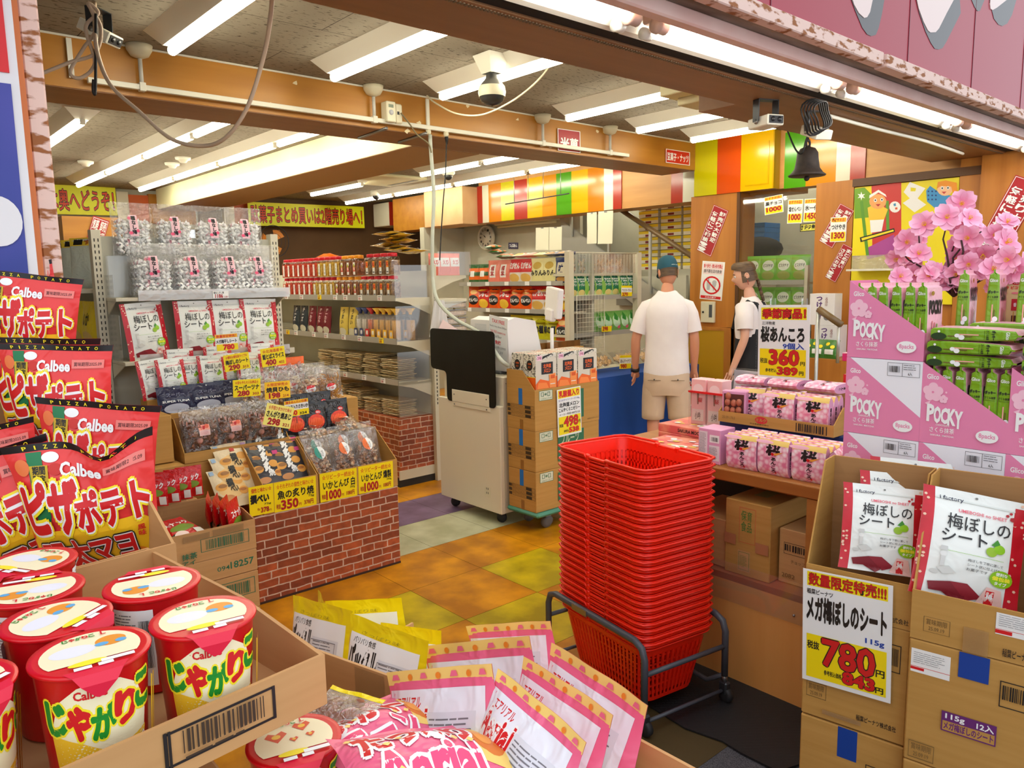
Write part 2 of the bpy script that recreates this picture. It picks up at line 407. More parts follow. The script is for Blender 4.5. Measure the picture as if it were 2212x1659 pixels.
def stripes(mb,xs,cols,X,z0,z1,sc,ox,d=.012):
	for(a,b),c in zip(zip(xs,xs[1:]),cols):
		if c:mb.box(X-d,yat(ox+b/sc,X),z0,X,yat(ox+a/sc,X),z1,gloss(*c))
OR,LY,RD,YL,AM,GR,WH=(208,126,8),(204,194,6),(172,46,30),(226,174,0),(214,140,8),(76,154,12),(216,216,196)
mb=MB();stripes(mb,(865,900,940,1020,1103,1187,1283,1373,1470,1575,1677,1735,1788),(RD,WH,OR,LY,RD,YL,AM,GR,YL,OR,WH,RD),6.46,2.272,2.745,2.962,740)
tag(mb.obj('striped_fascia'),'long glossy striped fascia board in yellow, orange, green and red above the stair wall','fascia board')
mb=MB();stripes(mb,(2105,2180,2270),(RD,WH),6.46,2.272,2.745,2.962,740)
tag(mb.obj('striped_fascia'),'narrow red and white fascia strip just left of the boxed yellow fascia','fascia board')
mb=MB();stripes(mb,(60,205,355,557),(LY,(208,76,12),YL),RX,2.29,CEIL-.003,2.963,1480)
y0=yat(1480+557/2.963);mb.box(RX-.012,y0-.012,2.29,RX+.1,y0,CEIL-.003,gloss(196,150,8));mb.box(RX,y0,2.292,RX+.25,yat(1500),CEIL-.004,wood_post)
p0,p1=yat(1480+385/2.963),yat(1480+535/2.963)
for a in((p1,2.34,p1+.012,2.7),(p0-.0,2.33,p1,2.342)):mb.box(RX-.016,min(a[0],a[2]),a[1],RX-.01,max(a[0],a[2]),a[3],gloss(206,160,0))
tag(mb.obj('striped_fascia'),'short boxed fascia of lime, red and yellow panels at the end of the beam','fascia board')
mb=MB();GX=RX+.09;stripes(mb,(632,770,960,1050,1145),(GR,AM,WH,RD),GX,2.285,2.76,2.963,1480)
tag(mb.obj('striped_fascia'),'green, amber, white and red fascia board behind the hanging bell','fascia board')

# stair wall seen through the openings
mb=MB();mb.box(7.9,3.2,0,8,11,CEIL,grey_wall);mb.box(6.9,6.6,0,6.95,9.6,2.5,grey_wall)
mb.box(6.86,5.0,0,6.9,9.6,1.55,grey_wall)
struct('wall_stair',mb)
mb=MB();mb.box(6.2,8.9,0,9,9.0,2.27,grey_wall);mb.box(6.6,3.15,0,9,3.2,CEIL,grey_wall);struct('wall_rear',mb)

# ================================================================ LAMPS
tube_in=mat('lit_tube',(255,250,226),.5,emit=TUBE);tube_out=mat('lit_tube_front',(255,252,242),.5,emit=TUBE_OUT)
def ceil_light(x,y0,y1,label,n=1):
	t=thing('ceiling_light',label,'ceiling light',(x,y0,CEIL),0,'fluorescent ceiling lights')
	l=y1-y0;b=MB();w0,w1,h=.118,.045,.068
	b.add([(-w0,0,0),(w0,0,0),(w0,l,0),(-w0,l,0),(-w1,.05,-h),(w1,.05,-h),(w1,l-.05,-h),(-w1,l-.05,-h)],
		  [(0,1,5,4),(1,2,6,5),(2,3,7,6),(3,0,4,7),(4,5,6,7)],enamel)
	part('reflector_body',b,t)
	step=l/n
	for i in range(n):
		a=i*step+.03;e=(i+1)*step-.03
		q=MB();q.tube([(0,a+.02,-.086),(0,e-.02,-.086)],.0235,tube_in,12);part('fluorescent_tube',q,t)
		q=MB()
		for yy in(a,e-.02):q.box(-.018,yy,-.105,.018,yy+.02,-h+.004,enamel,bev=.004)
		part('tube_socket',q,t)
	return t
def lx(px,py):return onz(px,py,CEIL-.09).x
ceil_light(lx(380,106),2.93,4.18,'ceiling light nearest the bundled cables, over the shop front on the left')
ceil_light(lx(720,170),2.91,4.16,'ceiling light between the cable bundle and the round dome camera')
ceil_light(lx(950,212),2.91,4.16,'ceiling light right behind the round dome camera')
ceil_light(lx(1216,260),2.91,4.16,'ceiling light with its end cut off by a boxed duct over the entrance',1)
ceil_light(lx(1368,286),2.91,4.16,'ceiling light above the red nuts sign')
ceil_light(lx(1485,306),2.91,4.16,'ceiling light against the short boxed yellow fascia')
ceil_light(1.45,6.22,8.72,'ceiling light beyond the beam nearest the rusty post',2)
ceil_light(lx(168,402),5.05,10.22,'long ceiling light beyond the beam, running towards the left yellow banner',4)
ceil_light(lx(300,412),5.05,10.3,'long ceiling light beside the cream boxed duct',4)
ceil_light(lx(905,380),5.05,7.28,'ceiling light beyond the beam, right of the cream duct',2)
ceil_light(lx(745,440),5.05,10.46,'longest ceiling light in front of the striped fascia',4)
ceil_light(7.25,3.5,4.75,'ceiling light over the stairs inside the opening')
ceil_light(7.3,5.6,6.85,'added ceiling light over the stairs behind the striped fascia')  # extra lamp added to brighten the dark stair area
ceil_light(2.35,11.16,11.48,'short light in the room beyond the left yellow banner')
ceil_light(lx(630,430),8.3,9.7,'far ceiling light above the right yellow banner',1)
a,b_=ony(1419,190,2.6),ony(1500,230,2.6);mb=MB();mb.box(a.x+.10,2.40,b_.z+.03,b_.x+.1,2.66,CEIL-.002,cream,bev=.004);mb.box(a.x+.2,2.39,b_.z-.01,b_.x+.05,2.62,b_.z+.03,cream,bev=.004);tag(mb.obj('boxed_duct'),'cream boxed duct at the end of the ceiling light behind the soffit','duct')
# row of bare tubes along the shop front
socket=mat('pink_socket',(206,176,160),.45)
for i in range(6):
	x0=2.075-1.375+i*1.367-.02;t=thing('front_tube_light','%s bare fluorescent tube light from the left under the shop sign'%ORD[i],'tube light',(x0,1.652,2.352),0,'tube lights along the shop front')
	b=MB();b.add([(0,-.09,.03),(1.345,-.09,.03),(1.345,-.03,.045),(0,-.03,.045),(0,.05,.05),(1.345,.05,.05),(1.345,.1,-.0),(0,.1,-.0),(0,.125,-.004),(1.345,.125,-.004),(1.345,.125,.09),(0,.125,.09),(0,-.09,.09),(1.345,-.09,.09)],
					[(0,1,2,3),(3,2,5,4),(4,5,6,7),(7,6,9,8),(8,9,10,11),(0,12,13,1),(12,11,10,13)],enamel);part('reflector_trough',b,t)
	b=MB();b.tube([(.085,0,0),(1.26,0,0)],.0175,tube_out,12);part('fluorescent_tube',b,t)
	for xx in(.035,1.262):
		b=MB();b.tube([(xx,0,0),(xx+.012,0,0),(xx+.02,0,0),(xx+.048,0,0)],[.026,.027,.023,.024],socket,14);b.tube([(xx+.004,.055,-.012),(xx+.04,.055,-.012)],.02,enamel,12);b.box(xx+.005,-.01,.015,xx+.035,.06,.05,socket,bev=.006);part('tube_socket',b,t)

# ================================================================ SHOP SIGN ABOVE THE ENTRANCE
pink_paint=noisy('pink_paint',(222,178,166),(232,196,184),(6,6,6),3,.3,.7,.5)
rusty=noisy('rusty_pink_paint',(150,88,40),(226,192,178),(16,16,42),7,.40,.475,.7,.1)
mb=MB();mb.box(-1.5,1.55,2.338,8,1.60,2.389,pink_paint,bev=.006);struct('trim_5',mb)
under=noisy('stained_metal',(96,74,56),(150,136,122),(3,12,5),5,.35,.65,.6)
sign=thing('shop_sign','big crimson shop sign with white lettering edged in grey over the entrance','shop sign',(3,1.45,2.386))
mb=MB();mb.box(-4,0,-.006,.3,.045,.046,rusty,bev=.004);mb.box(.306,-.012,-.012,2.1,.045,.04,rusty,bev=.004);mb.box(2.106,-.004,-.01,4.5,.045,.04,rusty,bev=.004)
mb.box(-4,.046,.0,4.5,.12,.012,under);part('rusty_sill',mb,sign)
crim=mat('crimson_panel',(160,28,50),.3,spec=.45);pinkw=mat('sign_white',(226,200,192),.25);gsh=mat('sign_grey',(84,80,80),.3)
mb=MB();mb.box(-4,.012,.04,4.6,.04,1.6,crim)
for x in(-.55,.55,1.3,2.05):mb.box(x,.0095,.04,x+.004,.013,1.6,mat('panel_joint',(104,20,36),.4))
part('sign_panel',mb,sign)
def sgn(pts):return[(ony(x,y,1.45))for x,y in pts]
c4=lambda x,y:(1752+x/4.809,y/4.809)
def blob(name,pts,m,d,top):
	P=[ony(*c4(x,y),1.45)for x,y in pts];poly=[(p.x-3,p.z-2.386)for p in P]
	poly=[(poly[0][0]+top[0],poly[0][1]+.9)]+poly+[(poly[-1][0]+top[1],poly[-1][1]+.9)]
	b=MB();n=len(poly);b.add([(x,.012-d,z)for x,z in poly]+[(x,.012,z)for x,z in poly],[tuple(range(n))]+[(i,(i+1)%n,n+(i+1)%n,n+i)for i in range(n)],m);part(name,b,sign)
blob('letter_shadow',[(430,-60),(490,110),(560,280),(610,350),(650,368),(700,355),(730,280),(765,130),(790,-20)],gsh,.002,(-.1,.05))
blob('letter',[(440,-60),(470,40),(520,130),(575,180),(605,172),(635,120),(665,-20)],pinkw,.004,(-.1,.1))
blob('letter_shadow',[(1110,-60),(1150,130),(1215,320),(1270,440),(1310,500),(1350,508),(1390,495),(1430,430),(1490,310),(1580,130),(1570,-20)],gsh,.002,(-.1,.2))
blob('letter',[(1110,-60),(1140,80),(1190,220),(1235,310),(1260,332),(1315,330),(1350,290),(1430,130),(1510,-20)],pinkw,.004,(-.1,.2))
blob('letter_shadow',[(1680,-40),(1725,70),(1755,110),(1780,105),(1830,-20)],gsh,.002,(0,.1))
blob('letter_shadow',[(1880,20),(1900,90),(1925,190),(1970,250),(2010,265),(2060,240),(2110,150),(2160,-20)],gsh,.002,(0,.1))
blob('letter',[(1880,40),(1885,85),(1905,100),(1950,75),(2070,-20)],pinkw,.004,(0,.1))

# ================================================================ RUSTY POST AND SIGN BOARD AT THE LEFT EDGE
mb=MB();xl=.345
mb.box(.335,1.88,0,.372,2.0,2.36,rusty,bev=.004);mb.box(.322,1.875,0,.335,1.99,2.36,mat('orange_paint',(206,112,50),.5));struct('trim_6',mb)
sb=thing('sign_board','tall white sign board with red and blue panels at the left shop edge','sign board',(0,1.86,0))
mb=MB();mb.box(-.6,0,0,.322,.05,2.36,mat('sign_board_white',(226,222,222),.4));part('board',mb,sb)
mb=MB();a=ony(20,158,1.86);mb.box(-.6,-.003,a.z,a.x,0,2.36,RED);part('red_panel',mb,sb)
a,b_=ony(23,182,1.86),ony(55,556,1.86);mb=MB();mb.add([(-.6,-.003,a.z),(a.x,-.003,a.z),(b_.x-.008,-.003,.2),(-.6,-.003,.2)],[(0,1,2,3)],noisy('faded_blue',(40,58,140),(70,70,160),(3,3,3),3,.3,.7,.5));part('blue_panel',mb,sb)
mb=MB();c=ony(-5,478,1.86);mb.add([(c.x+.042*cos(t),-.006,c.z+.05*sin(t))for t in[2*pi*i/24 for i in range(24)]],[tuple(range(24))],mat('sign_board_white'));part('white_letter',mb,sb)
# rubber mat on the ground by the baskets
rub=mat('black_rubber',(24,24,26),.55);
N,L,b=nodes(rub);tc=N.new('ShaderNodeTexCoord');bk=N.new('ShaderNodeTexBrick');bk.inputs['Scale'].default_value=1;bk.inputs['Brick Width'].default_value=.03;bk.inputs['Row Height'].default_value=.016;bk.inputs['Mortar Size'].default_value=.004
mp=N.new('ShaderNodeMapping');mp.inputs['Rotation'].default_value=(0,0,.7);bp=N.new('ShaderNodeBump');bp.inputs['Distance'].default_value=.003;bp.inputs['Strength'].default_value=.8
L.new(tc.outputs['Object'],mp.inputs[0]);L.new(mp.outputs[0],bk.inputs['Vector']);L.new(bk.outputs['Fac'],bp.inputs['Height']);L.new(bp.outputs[0],b.inputs['Normal'])
P=[onz(x,y,.006)for x,y in((1396,1520),(1420,1470),(1560,1445),(1745,1540),(1790,1650))];P=[P[0],V3((2.0,1.95,.006)),V3((2.6,1.95,.006)),V3((2.6,.95,.006))]+[onz(x,y,.006)for x,y in((1680,1665),(1600,1625),(1560,1600),(1480,1572))]
mb=MB();mb.prism([(p.x,p.y)for p in P],.0,.006,rub);tag(mb.obj('rubber_mat'),'black textured rubber mat under the basket cart','mat')
# ================================================================ PACKAGING BUILDERS
card_tan=noisy('cardboard',(190,142,88),(200,152,98),(3,3,60),3,.3,.7,.75,.02)
card_gold=noisy('cardboard_warm',(184,136,64),(194,146,74),(3,3,60),3,.3,.7,.75,.02)
card_in=noisy('cardboard_inside',(160,118,72),(172,128,80),(3,3,60),3,.3,.7,.8,.02)
tape=film('parcel_tape',(190,150,100),.25,.1,0,tint=.5)
def pillow(w,h,t,fm,bm=None,seal=.05,nu=18,nv=20,seed=0,dent=.05,sealm=None,side=.0,botf=1.0,skew=0.0,dip=0.0,taper=0.0,edge=.62):
	"""sealed bag standing upright: bottom centre at the origin, front towards -y. returns builder, front face map, back face map"""
	R=random.Random(seed);ph=[R.uniform(0,6.28)for _ in range(6)];bm=bm or fm
	def prof(u,v):
		a=max(0,1-abs(2*u-1)**2.6)**edge
		if v>1-seal:b=0
		else:
			q=v/(1-seal);lo=seal*.6
			b=0 if q<lo else min(1,((q-lo)/.34))**.75*min(1,((1-q)/.42))**.8*botf
		c=1+dent*sin(9*v+ph[0])*cos(5*u+ph[1])+dent*sin(17*u+ph[2]+4*v)
		return max(0,a*b*c)*t/2
	def x_of(u,v):
		pin=.035*(1-(2*min(max(v,0),1)-1)**4)  # sides drawn in by the filling
		return(u-.5)*w*(1-pin)*(1-taper*(1-v))+skew*(v-.5)*w
	wob=lambda u,v:.014*w*sin(5*u+ph[3])*max(0,v-.8)*5+.01*w*sin(11*u+ph[4])*max(0,v-.8)*5
	sag=lambda u,v:dip*max(0,(v-.55)/.45)**1.6*(2.718**(-((u-.68)/.16)**2)*1.0-.55*max(0,u-.7)/.3)
	f=lambda u,v,o=0:V3((x_of(u,v),-prof(u,v)-o+wob(u,v)-1.2*max(0,sag(u,v)),v*h-sag(u,v)))
	g=lambda u,v,o=0:V3((-x_of(u,v),prof(1-u,v)+o+wob(1-u,v)-1.2*max(0,sag(1-u,v)),v*h-sag(1-u,v)))
	mb=MB();mb.surf(lambda u,v:f(u,v),nu,nv,fm);mb.surf(lambda u,v:g(u,v,.0002),nu,nv,bm)
	if sealm:
		mb.surf(lambda u,v:f(u,1-seal+v*seal,.0003),nu,2,sealm);mb.surf(lambda u,v:g(u,1-seal+v*seal,.0005),nu,2,sealm)
	return mb,f,g
def carton(w,d,h,m,bev=.0015,top=None):
	"""closed box on the ground, centred, front towards -y. returns builder and the face maps front, right, left, top, back"""
	mb=MB();mb.box(-w/2,-d/2,0,w/2,d/2,h,m,bev=bev)
	F={'front':lambda u,v,o=0:V3(((u-.5)*w,-d/2-o,v*h)),'back':lambda u,v,o=0:V3(((.5-u)*w,d/2+o,v*h)),
		 'right':lambda u,v,o=0:V3((w/2+o,(u-.5)*d,v*h)),'left':lambda u,v,o=0:V3((-w/2-o,(.5-u)*d,v*h)),
		 'top':lambda u,v,o=0:V3(((u-.5)*w,(v-.5)*d,h+o))}
	return mb,F
def tray(w,d,h,hf,m=None,flare=0.0,th=.004,slope=1.0,inm=None,hl=None,hr=None):
	"""open cardboard display box: back h high, front hf high, sides cut on a slant"""
	m=m or card_tan;inm=inm or card_in;mb=MB();x,y=w/2,d/2
	mb.box(-x,-y,0,x,y,th,m)
	mb.box(-x,-y,th,x,-y+th,hf,m);mb.box(-x+th,-y+th,th,x-th,-y+th+.0006,hf-.001,inm);mb.box(-x,y-th,th,x,y,h,m);mb.box(-x+th,y-th-.0006,th,x-th,y-th,h-.001,inm)
	for s in(-1,1):
		yy=-y+2*y*slope;poly=[(-y+th,th),(y-th,th),(y-th,h),(yy-th,h),(-y+th,hf)]
		a,b=(s*x-s*th,s*x);o=[(a,p[0],p[1])for p in poly]+[(b,p[0],p[1])for p in poly];n=5
		mb.add(o,[tuple(range(n)),tuple(range(n,2*n))[::-1]]+[(i,(i+1)%n,n+(i+1)%n,n+i)for i in range(n)],m)
	F={'front':lambda u,v,o=0:V3(((u-.5)*w,-y-o,v*hf)),'right':lambda u,v,o=0:V3((x+o,(u-.5)*d,v*h)),'left':lambda u,v,o=0:V3((-x-o,(.5-u)*d,v*h)),'back':lambda u,v,o=0:V3(((.5-u)*w,y+o,v*h))}
	return mb,F
def hang(TL,TR,h,w=None,lean=0.0,flip=1):
	"""placement for a bag whose top edge runs from TL to TR: bottom centre, x along the edge, front towards the viewer"""
	TL,TR=V3(TL),V3(TR);x=(TR-TL).normalized();fr=V3((0,0,1)).cross(x).normalized()*-1
	fr=-fr if fr.dot(V3((0,0,EYE))-TL)<0 else fr
	dn=(V3((0,0,-1))+fr*lean);dn=(dn-x*dn.dot(x)).normalized();z=-dn
	y=z.cross(x);m=Matrix((x,y,z)).transposed().to_4x4()
	m.translation=(TL+TR)/2+dn*h
	return m
def dpt(x,y,d):return V3((0,0,EYE))+ray(x,y)*d
def bagat(tl,tr,dl,dr,hw=1.15,lean=0.0,wref=None):
	a,b=dpt(*tl,dl),dpt(*tr,dr);w=(b-a).length;h=w*hw
	m=hang(a,b,h,lean=lean);s=w/(wref or w)
	return m@Matrix.Scale(s,4)if wref else m
def price_card(w,h,rows,base=YEL,edge=True):
	"""hand lettered price card, bottom centre at origin. rows: decor items"""
	mb=MB();mb.box(-w/2,0,0,w/2,.0012,h,base)
	decor(mb,flat(w,h),rows)
	return mb
def pricetag(title,sub,price,tax,base=YEL,star=True,gram=''):
	it=[]
	if sub:it.append(('t',('☆'+sub+'☆')if star else sub,.06,.76,.94,.93,RED,.01))
	it+=[('t',title,.08,.42,.94,.70,BLACK,.03),('t',price,.16,.06,.55,.36,DRED,.04),('t','税抜',.04,.1,.14,.26,DRED,.02),('t','円',.57,.08,.63,.18,DRED,.01)]
	if tax:it.append(('t',tax,.70,.08,.92,.24,DRED,.02))
	if gram:it.append(('t',gram,.80,.31,.94,.40,BLACK,.01))
	return it
# ================================================================ FRONT LEFT: CHIP BAGS AND SNACK CUPS
coral=crinkle(mat('coral_foil',(234,60,58),.28),.3,22);gold=ink(206,170,20);dgreen=ink(20,120,70);blackseal=mat('black_seal',(22,18,20),.3);lem=ink(255,232,40);chip=ink(240,140,40)
def big(s,x0,y0,x1,y1,rot=0,asp=1,ol=(.15,.095),cols=(lem,WHITE,RED),b=.05):
	return[('t',s,x0,y0,x1,y1,cols[0],ol[0],rot,asp),('t',s,x0,y0,x1,y1,cols[1],ol[1],rot,asp),('t',s,x0,y0,x1,y1,cols[2],b,rot,asp)]
PW,PH=.195,.186
def pizza_bag(seed=1,dip=0):
	mb,f,g=pillow(PW,PH,.055,coral,None,.055,seed=seed,dent=.06,sealm=blackseal,dip=dip,taper=.2,edge=.8)
	A=PW/PH;it=[('p',[(.14,.94),(.24,.94),(.26,.5),(.2,.3),(.14,.3)],dgreen),('e',.30,.90,.06,.035,WHITE),('e',.10,.84,.05,.06,ink(236,120,60)),('e',.33,.82,.05,.04,ink(206,40,30)),
	  ('r',.15,.73,.28,.85,gold),('t','期間',.17,.79,.26,.845,BLACK,.03),('t','限定',.17,.735,.26,.785,BLACK,.03),('t','Calbee',.37,.775,.66,.865,WHITE,.035),
	  ('r',.68,.80,.95,.875,ink(240,130,120)),('t','賞味期限2025.09',.70,.82,.93,.855,ink(90,30,30),.01)]
	it+=[('p',[(.04,.30),(.10,.37),(.5,.41),(.9,.44),(.97,.38),(.97,.10),(.86,.02),(.14,.02),(.04,.1)],ink(250,196,30)),('e',.3,.06,.2,.05,chip),('e',.62,.07,.22,.05,ink(226,110,30)),('e',.84,.12,.09,.06,chip)]
	it+=big('ピザ',.07,.37,.48,.73,.08,A)+big('ポテト',.47,.40,.96,.68,.12,A)
	it+=[('t','明太マヨ',.12,.07,.84,.31,BLACK,.12,.08,A),('t','明太マヨ',.12,.07,.84,.31,WHITE,.075,.08,A),('t','明太マヨ',.12,.07,.84,.31,RED,.04,.08,A),('t','風\n味',.88,.27,.93,.36,RED,.02)]
	decor(mb,f,it,.04,.0005,.0008)
	for i,c in enumerate('PIZZA POTATO'):
		if c!=' ':decor(mb,f,[('t',c,.13+i*.066+(.009 if c=='I' else 0),.958,.155+i*.066-(.009 if c=='I' else 0),.985,lem,.02)],.05,.0003,.0012)
	decor(mb,g,[('r',.1,.1,.9,.8,WHITE)]+lines(.14,.15,.86,.76,18,GREY,.4,3),.06,.0003,.0009)
	t=thing('chip_bag','','chip bag',group=None);part('bag',mb,t);return t
pz=Kind(pizza_bag)
G='red pizza chip bags in cardboard boxes'
def pzput(label,tl,tr,dl,dr,lean=-.12):return pz.put(label,bagat(tl,tr,dl,dr,PH/PW,lean,PW),G)
o=pizza_bag(5,.020);o['label']='red pizza potato chip bag frontmost in the left box, whole title showing';o['group']=G;o.matrix_basis=bagat((0,966),(334,936),1.03,1.05,PH/PW,-.10,PW)
pzput('red pizza chip bag just behind the frontmost one, folded silver corner at its right',(72,858),(347,878),1.2,1.2)
pzput('red pizza chip bag with yellow capitals across its black seal, half hidden by two bags',(-12,742),(243,746),1.27,1.27)
pzput('topmost red pizza chip bag beneath the blue sign panel',(-58,578),(180,604),1.40,1.42)
pzput('red pizza chip bag cut off by the frame beside the frontmost bag',(-250,1040),(98,937),1.02,1.06)
pzput('red pizza chip bag behind the frame-cut one, only its right corner showing',(-220,960),(72,900),1.14,1.2)
pzput('red pizza chip bag of which only a black seal shows behind the half hidden one',(-40,728),(216,732),1.35,1.35)
pzput('red pizza chip bag of which a dark corner sticks up at the topmost bag',(-60,600),(110,560),1.62,1.62)
# the two slanted boxes they stand in
def place(o,p,rz):o.location=p;o.rotation_euler=(0,0,rz)
mb,F=tray(.44,.36,.20,.122,slope=.34);t=tag(mb.obj('cardboard_box'),'slanted cardboard box holding the front red chip bags, above the snack cups','cardboard box');place(t,(.070,1.195,1.085),.10)
mb,F=tray(.46,.42,.36,.12);t=tag(mb.obj('cardboard_box'),'raised cardboard box behind, holding the upper red chip bags','cardboard box');place(t,(.03,1.60,1.18),.06)

# snack cups
cupred=mat('cup_red',(214,10,24),.3);lidcream=ink(250,238,196);cgreen=ink(20,140,40)
CR_,CH=.0465,.102
def cup(front=0.0,hearts=False):
	t=thing('snack_cup','','snack cup');mb=MB();r0,r1=.037,.0435
	mb.lathe([(r0-.002,0),(r0,.002),(r1,CH-.004),(r1+.002,CH-.001)],cupred,40)
	def f(u,v,o=0):
		a=-pi/2+front+(u-.5)*2*pi;r=r0+(r1-r0)*v+o;return V3((r*cos(a),r*sin(a),v*CH))
	A=.27/CH;cols=(cgreen,RED,cgreen,RED,cgreen);ch='じゃがりこ'
	it=[('p',[(.36,.02),(.34,.5),(.38,.78),(.44,.9),(.5,.94),(.56,.9),(.62,.78),(.66,.5),(.64,.02)],lidcream),('p',[(.35,.02),(.34,.5),(.44,.42),(.52,.30),(.66,.36),(.64,.02)],ink(248,196,40))]
	ys=(.50,.46,.44,.50,.56)
	for i,c in enumerate(ch):
		x=.333+i*.070;it+=[('t',c,x,ys[i],x+.066,ys[i]+.27,lem,.12),('t',c,x,ys[i],x+.066,ys[i]+.27,cols[i],.06)]
	it+=[('t','チーズ',.52,.16,.65,.30,WHITE,.1),('t','チーズ',.52,.16,.65,.30,RED,.02),('p',[(.42,.04),(.40,.26),(.49,.26),(.48,.04)],WHITE),('p',[(.43,.04),(.41,.24),(.48,.24),(.47,.04)],RED),('t','Calbee',.43,.80,.52,.87,RED,.03)]
	it+=[('r',.82,.1,.98,.9,WHITE)]+lines(.83,.14,.92,.86,14,GREY,.45,5)+barcode(.93,.3,.975,.8,BLACK,12)+[('r',.04,.15,.14,.85,WHITE)]+lines(.05,.18,.13,.82,12,LGREY,.5,9)
	for x in(.67,.69,.71):it.append(('p',[(x,.05),(x+.012,.05),(x+.014,.75),(x+.002,.78)],ink(248,196,40)))
	decor(mb,f,it,.03,.00012,.0003);part('cup_body',mb,t)
	mb=MB();mb.lathe([(r1+.001,CH-.003),(CR_,CH-.002),(CR_+.0005,CH),(CR_,CH+.0015),(CR_-.004,CH+.0012),(0.0001,CH+.0004)],cupred,44,caps=False)
	c0,s0=cos(front),sin(front)
	fl=lambda u,v,o=0:V3((((u-.5)*c0-(v-.5)*s0)*2*CR_,((u-.5)*s0+(v-.5)*c0)*2*CR_,CH+.0013+o))
	cirp=lambda cx,cy,rx,ry,a0,a1,n=24:[(cx+rx*cos(a0+(a1-a0)*i/n),cy+ry*sin(a0+(a1-a0)*i/n))for i in range(n+1)]
	it=[('p',cirp(.5,.5,.41,.41,-.55,pi+.55),lidcream)]
	if hearts:
		for x,y,q in((.33,.62,.12),(.62,.72,.1),(.5,.5,.05),(.68,.52,.05)):
			it.append(('p',[(x,y-q),(x+q,y+q*.2),(x+q*.6,y+q*.8),(x,y+q*.4),(x-q*.6,y+q*.8),(x-q,y+q*.2)],ink(224,74,20)));it.append(('e',x,y,q*.4,q*.35,ink(250,200,60)))
	else:it+=[('e',.36,.56,.19,.12,ink(236,236,244)),('p',cirp(.68,.63,.13,.11,0,6.1),ink(236,150,40)),('p',cirp(.60,.58,.06,.04,0,6.2,10),ink(90,170,220)),('p',cirp(.76,.58,.05,.04,0,6.2,10),ink(90,170,220))]
	for i,c in enumerate(ch):it.append(('t',c,.30+i*.055,.79,.345+i*.055,.85,cols[i],.05))
	it+=[('t','L',.62,.79,.66,.86,RED,.03),('p',cirp(.45,.235,.16,.05,0,6.28,14),lem),('r',.55,.18,.82,.24,WHITE),('r',.33,.11,.47,.17,WHITE),('r',.52,.11,.64,.17,WHITE)]
	decor(mb,fl,it,None,.0001,.0002)
	# pull tab folded over the rim
	tb=[]
	for j,(dy,z)in enumerate(((-.38,CH+.0022),(-.5,CH+.002),(-.54,CH-.006),(-.53,CH-.017))):
		hw=(.26,.2,.14,.03)[j];tb+=[(((-hw)*c0-dy*s0)*2*CR_,((-hw)*s0+dy*c0)*2*CR_,z),((hw*c0-dy*s0)*2*CR_,(hw*s0+dy*c0)*2*CR_,z)]
	mb.add(tb,[(0,1,3,2),(2,3,5,4),(4,5,7,6)],ink(226,24,60));part('lid',mb,t)
	return t
A0=radians(-18);G='red snack cups in the front left box'
def cupput(label,p,front,hearts=False):
	t=cup(front,hearts);t['label']=label;t['group']=G;t.location=p;return t
Z0=1.24-CH
cupput('red snack cup nearest the camera, its name facing out above the barcode',(.132,.701,Z0),radians(-6))
cupput('red snack cup at the right corner of its box, name facing out',(.2275,.704,Z0),radians(-8))
cupput('red snack cup with a barcode panel turned out, behind the right corner cup',(.217,.822,Z0),radians(170))
cupput('red snack cup with its pull tab sticking out to the right, second from the front',(.125,.796,Z0),radians(36))
cupput('red snack cup with a grey text panel turned out, third row from the front',(.122,.892,Z0),radians(165))
cupput('rearmost red snack cup against the chip bag box',(.135,.9865,Z0),radians(-60))
cupput('red snack cup cut off by the frame, pull tab at its right',(.034,.712,Z0),radians(30))
cupput('red snack cup at the left frame edge of which only the rim shows',(.03,.808,Z0),radians(140))
mb,F=tray(.40,.40,.07,.052,slope=.4);f=F['front']
decor(mb,f,outline_rect(.60,.22,.86,.84,.008,BLACK,6)+outline_rect(.60,.2,.615,.86,.006,BLACK,1)+barcode(.64,.38,.83,.78,ink(60,46,34),20,3)+lines(.64,.28,.82,.36,1,ink(60,46,34),.6)+outline_rect(.3,.1,.48,.5,.004,ink(90,66,40),6))
t=tag(mb.obj('cardboard_box'),'shallow cardboard box with a printed barcode holding the red snack cups','cardboard box');place(t,(.103,.835,1.133),radians(7))
# display stand that carries them (only guessed at: below the frame)
mb=MB();mb.box(-.5,.60,0,.235,1.84,1.083,card_tan,bev=.004);mb.box(-.5,1.40,1.083,.235,1.83,1.178,card_tan);tag(mb.obj('display_stand'),'cardboard stand carrying the boxes of red chips and snack cups','stand')
# ================================================================ FRONT MIDDLE: YELLOW AND PINK SNACK BAGS
yfoil=crinkle(mat('yellow_foil',(244,218,16),.3),.3,24);pfoil=crinkle(mat('pink_foil',(238,104,140),.3),.4,24);pseal=mat('cream_seal',(246,214,120),.35);wfoil=crinkle(mat('white_foil',(238,238,244),.3),.35,24)
YW,YH=.16,.19
def pickle_bag():
	mb,f,g=pillow(YW,YH,.05,yfoil,None,.075,seed=4,dent=.07)
	it=[('r',.04,.06,.93,.87,WHITE),('t','パックル',.06,.56,.46,.78,BLACK,.05),('t','パリパリ食感',.1,.80,.4,.85,BLACK,.01),('r',.47,.2,.86,.74,ink(228,228,230))]+lines(.49,.22,.84,.72,13,GREY,.4,2)+outline_rect(.48,.3,.85,.73,.006,GREY)
	it+=[('e',.27,.34,.06,.06,ink(50,60,20)),('e',.27,.34,.035,.03,gold),('t','東京ハット',.5,.12,.84,.17,BLACK,.02),('t','さっぱり味',.2,.885,.7,.915,ink(170,150,10),.0)]
	decor(mb,f,it,.06,.0002,.0004);t=thing('snack_bag','','snack bag');part('bag',mb,t);return t
yk=Kind(pickle_bag);G='yellow snack bags at the front'
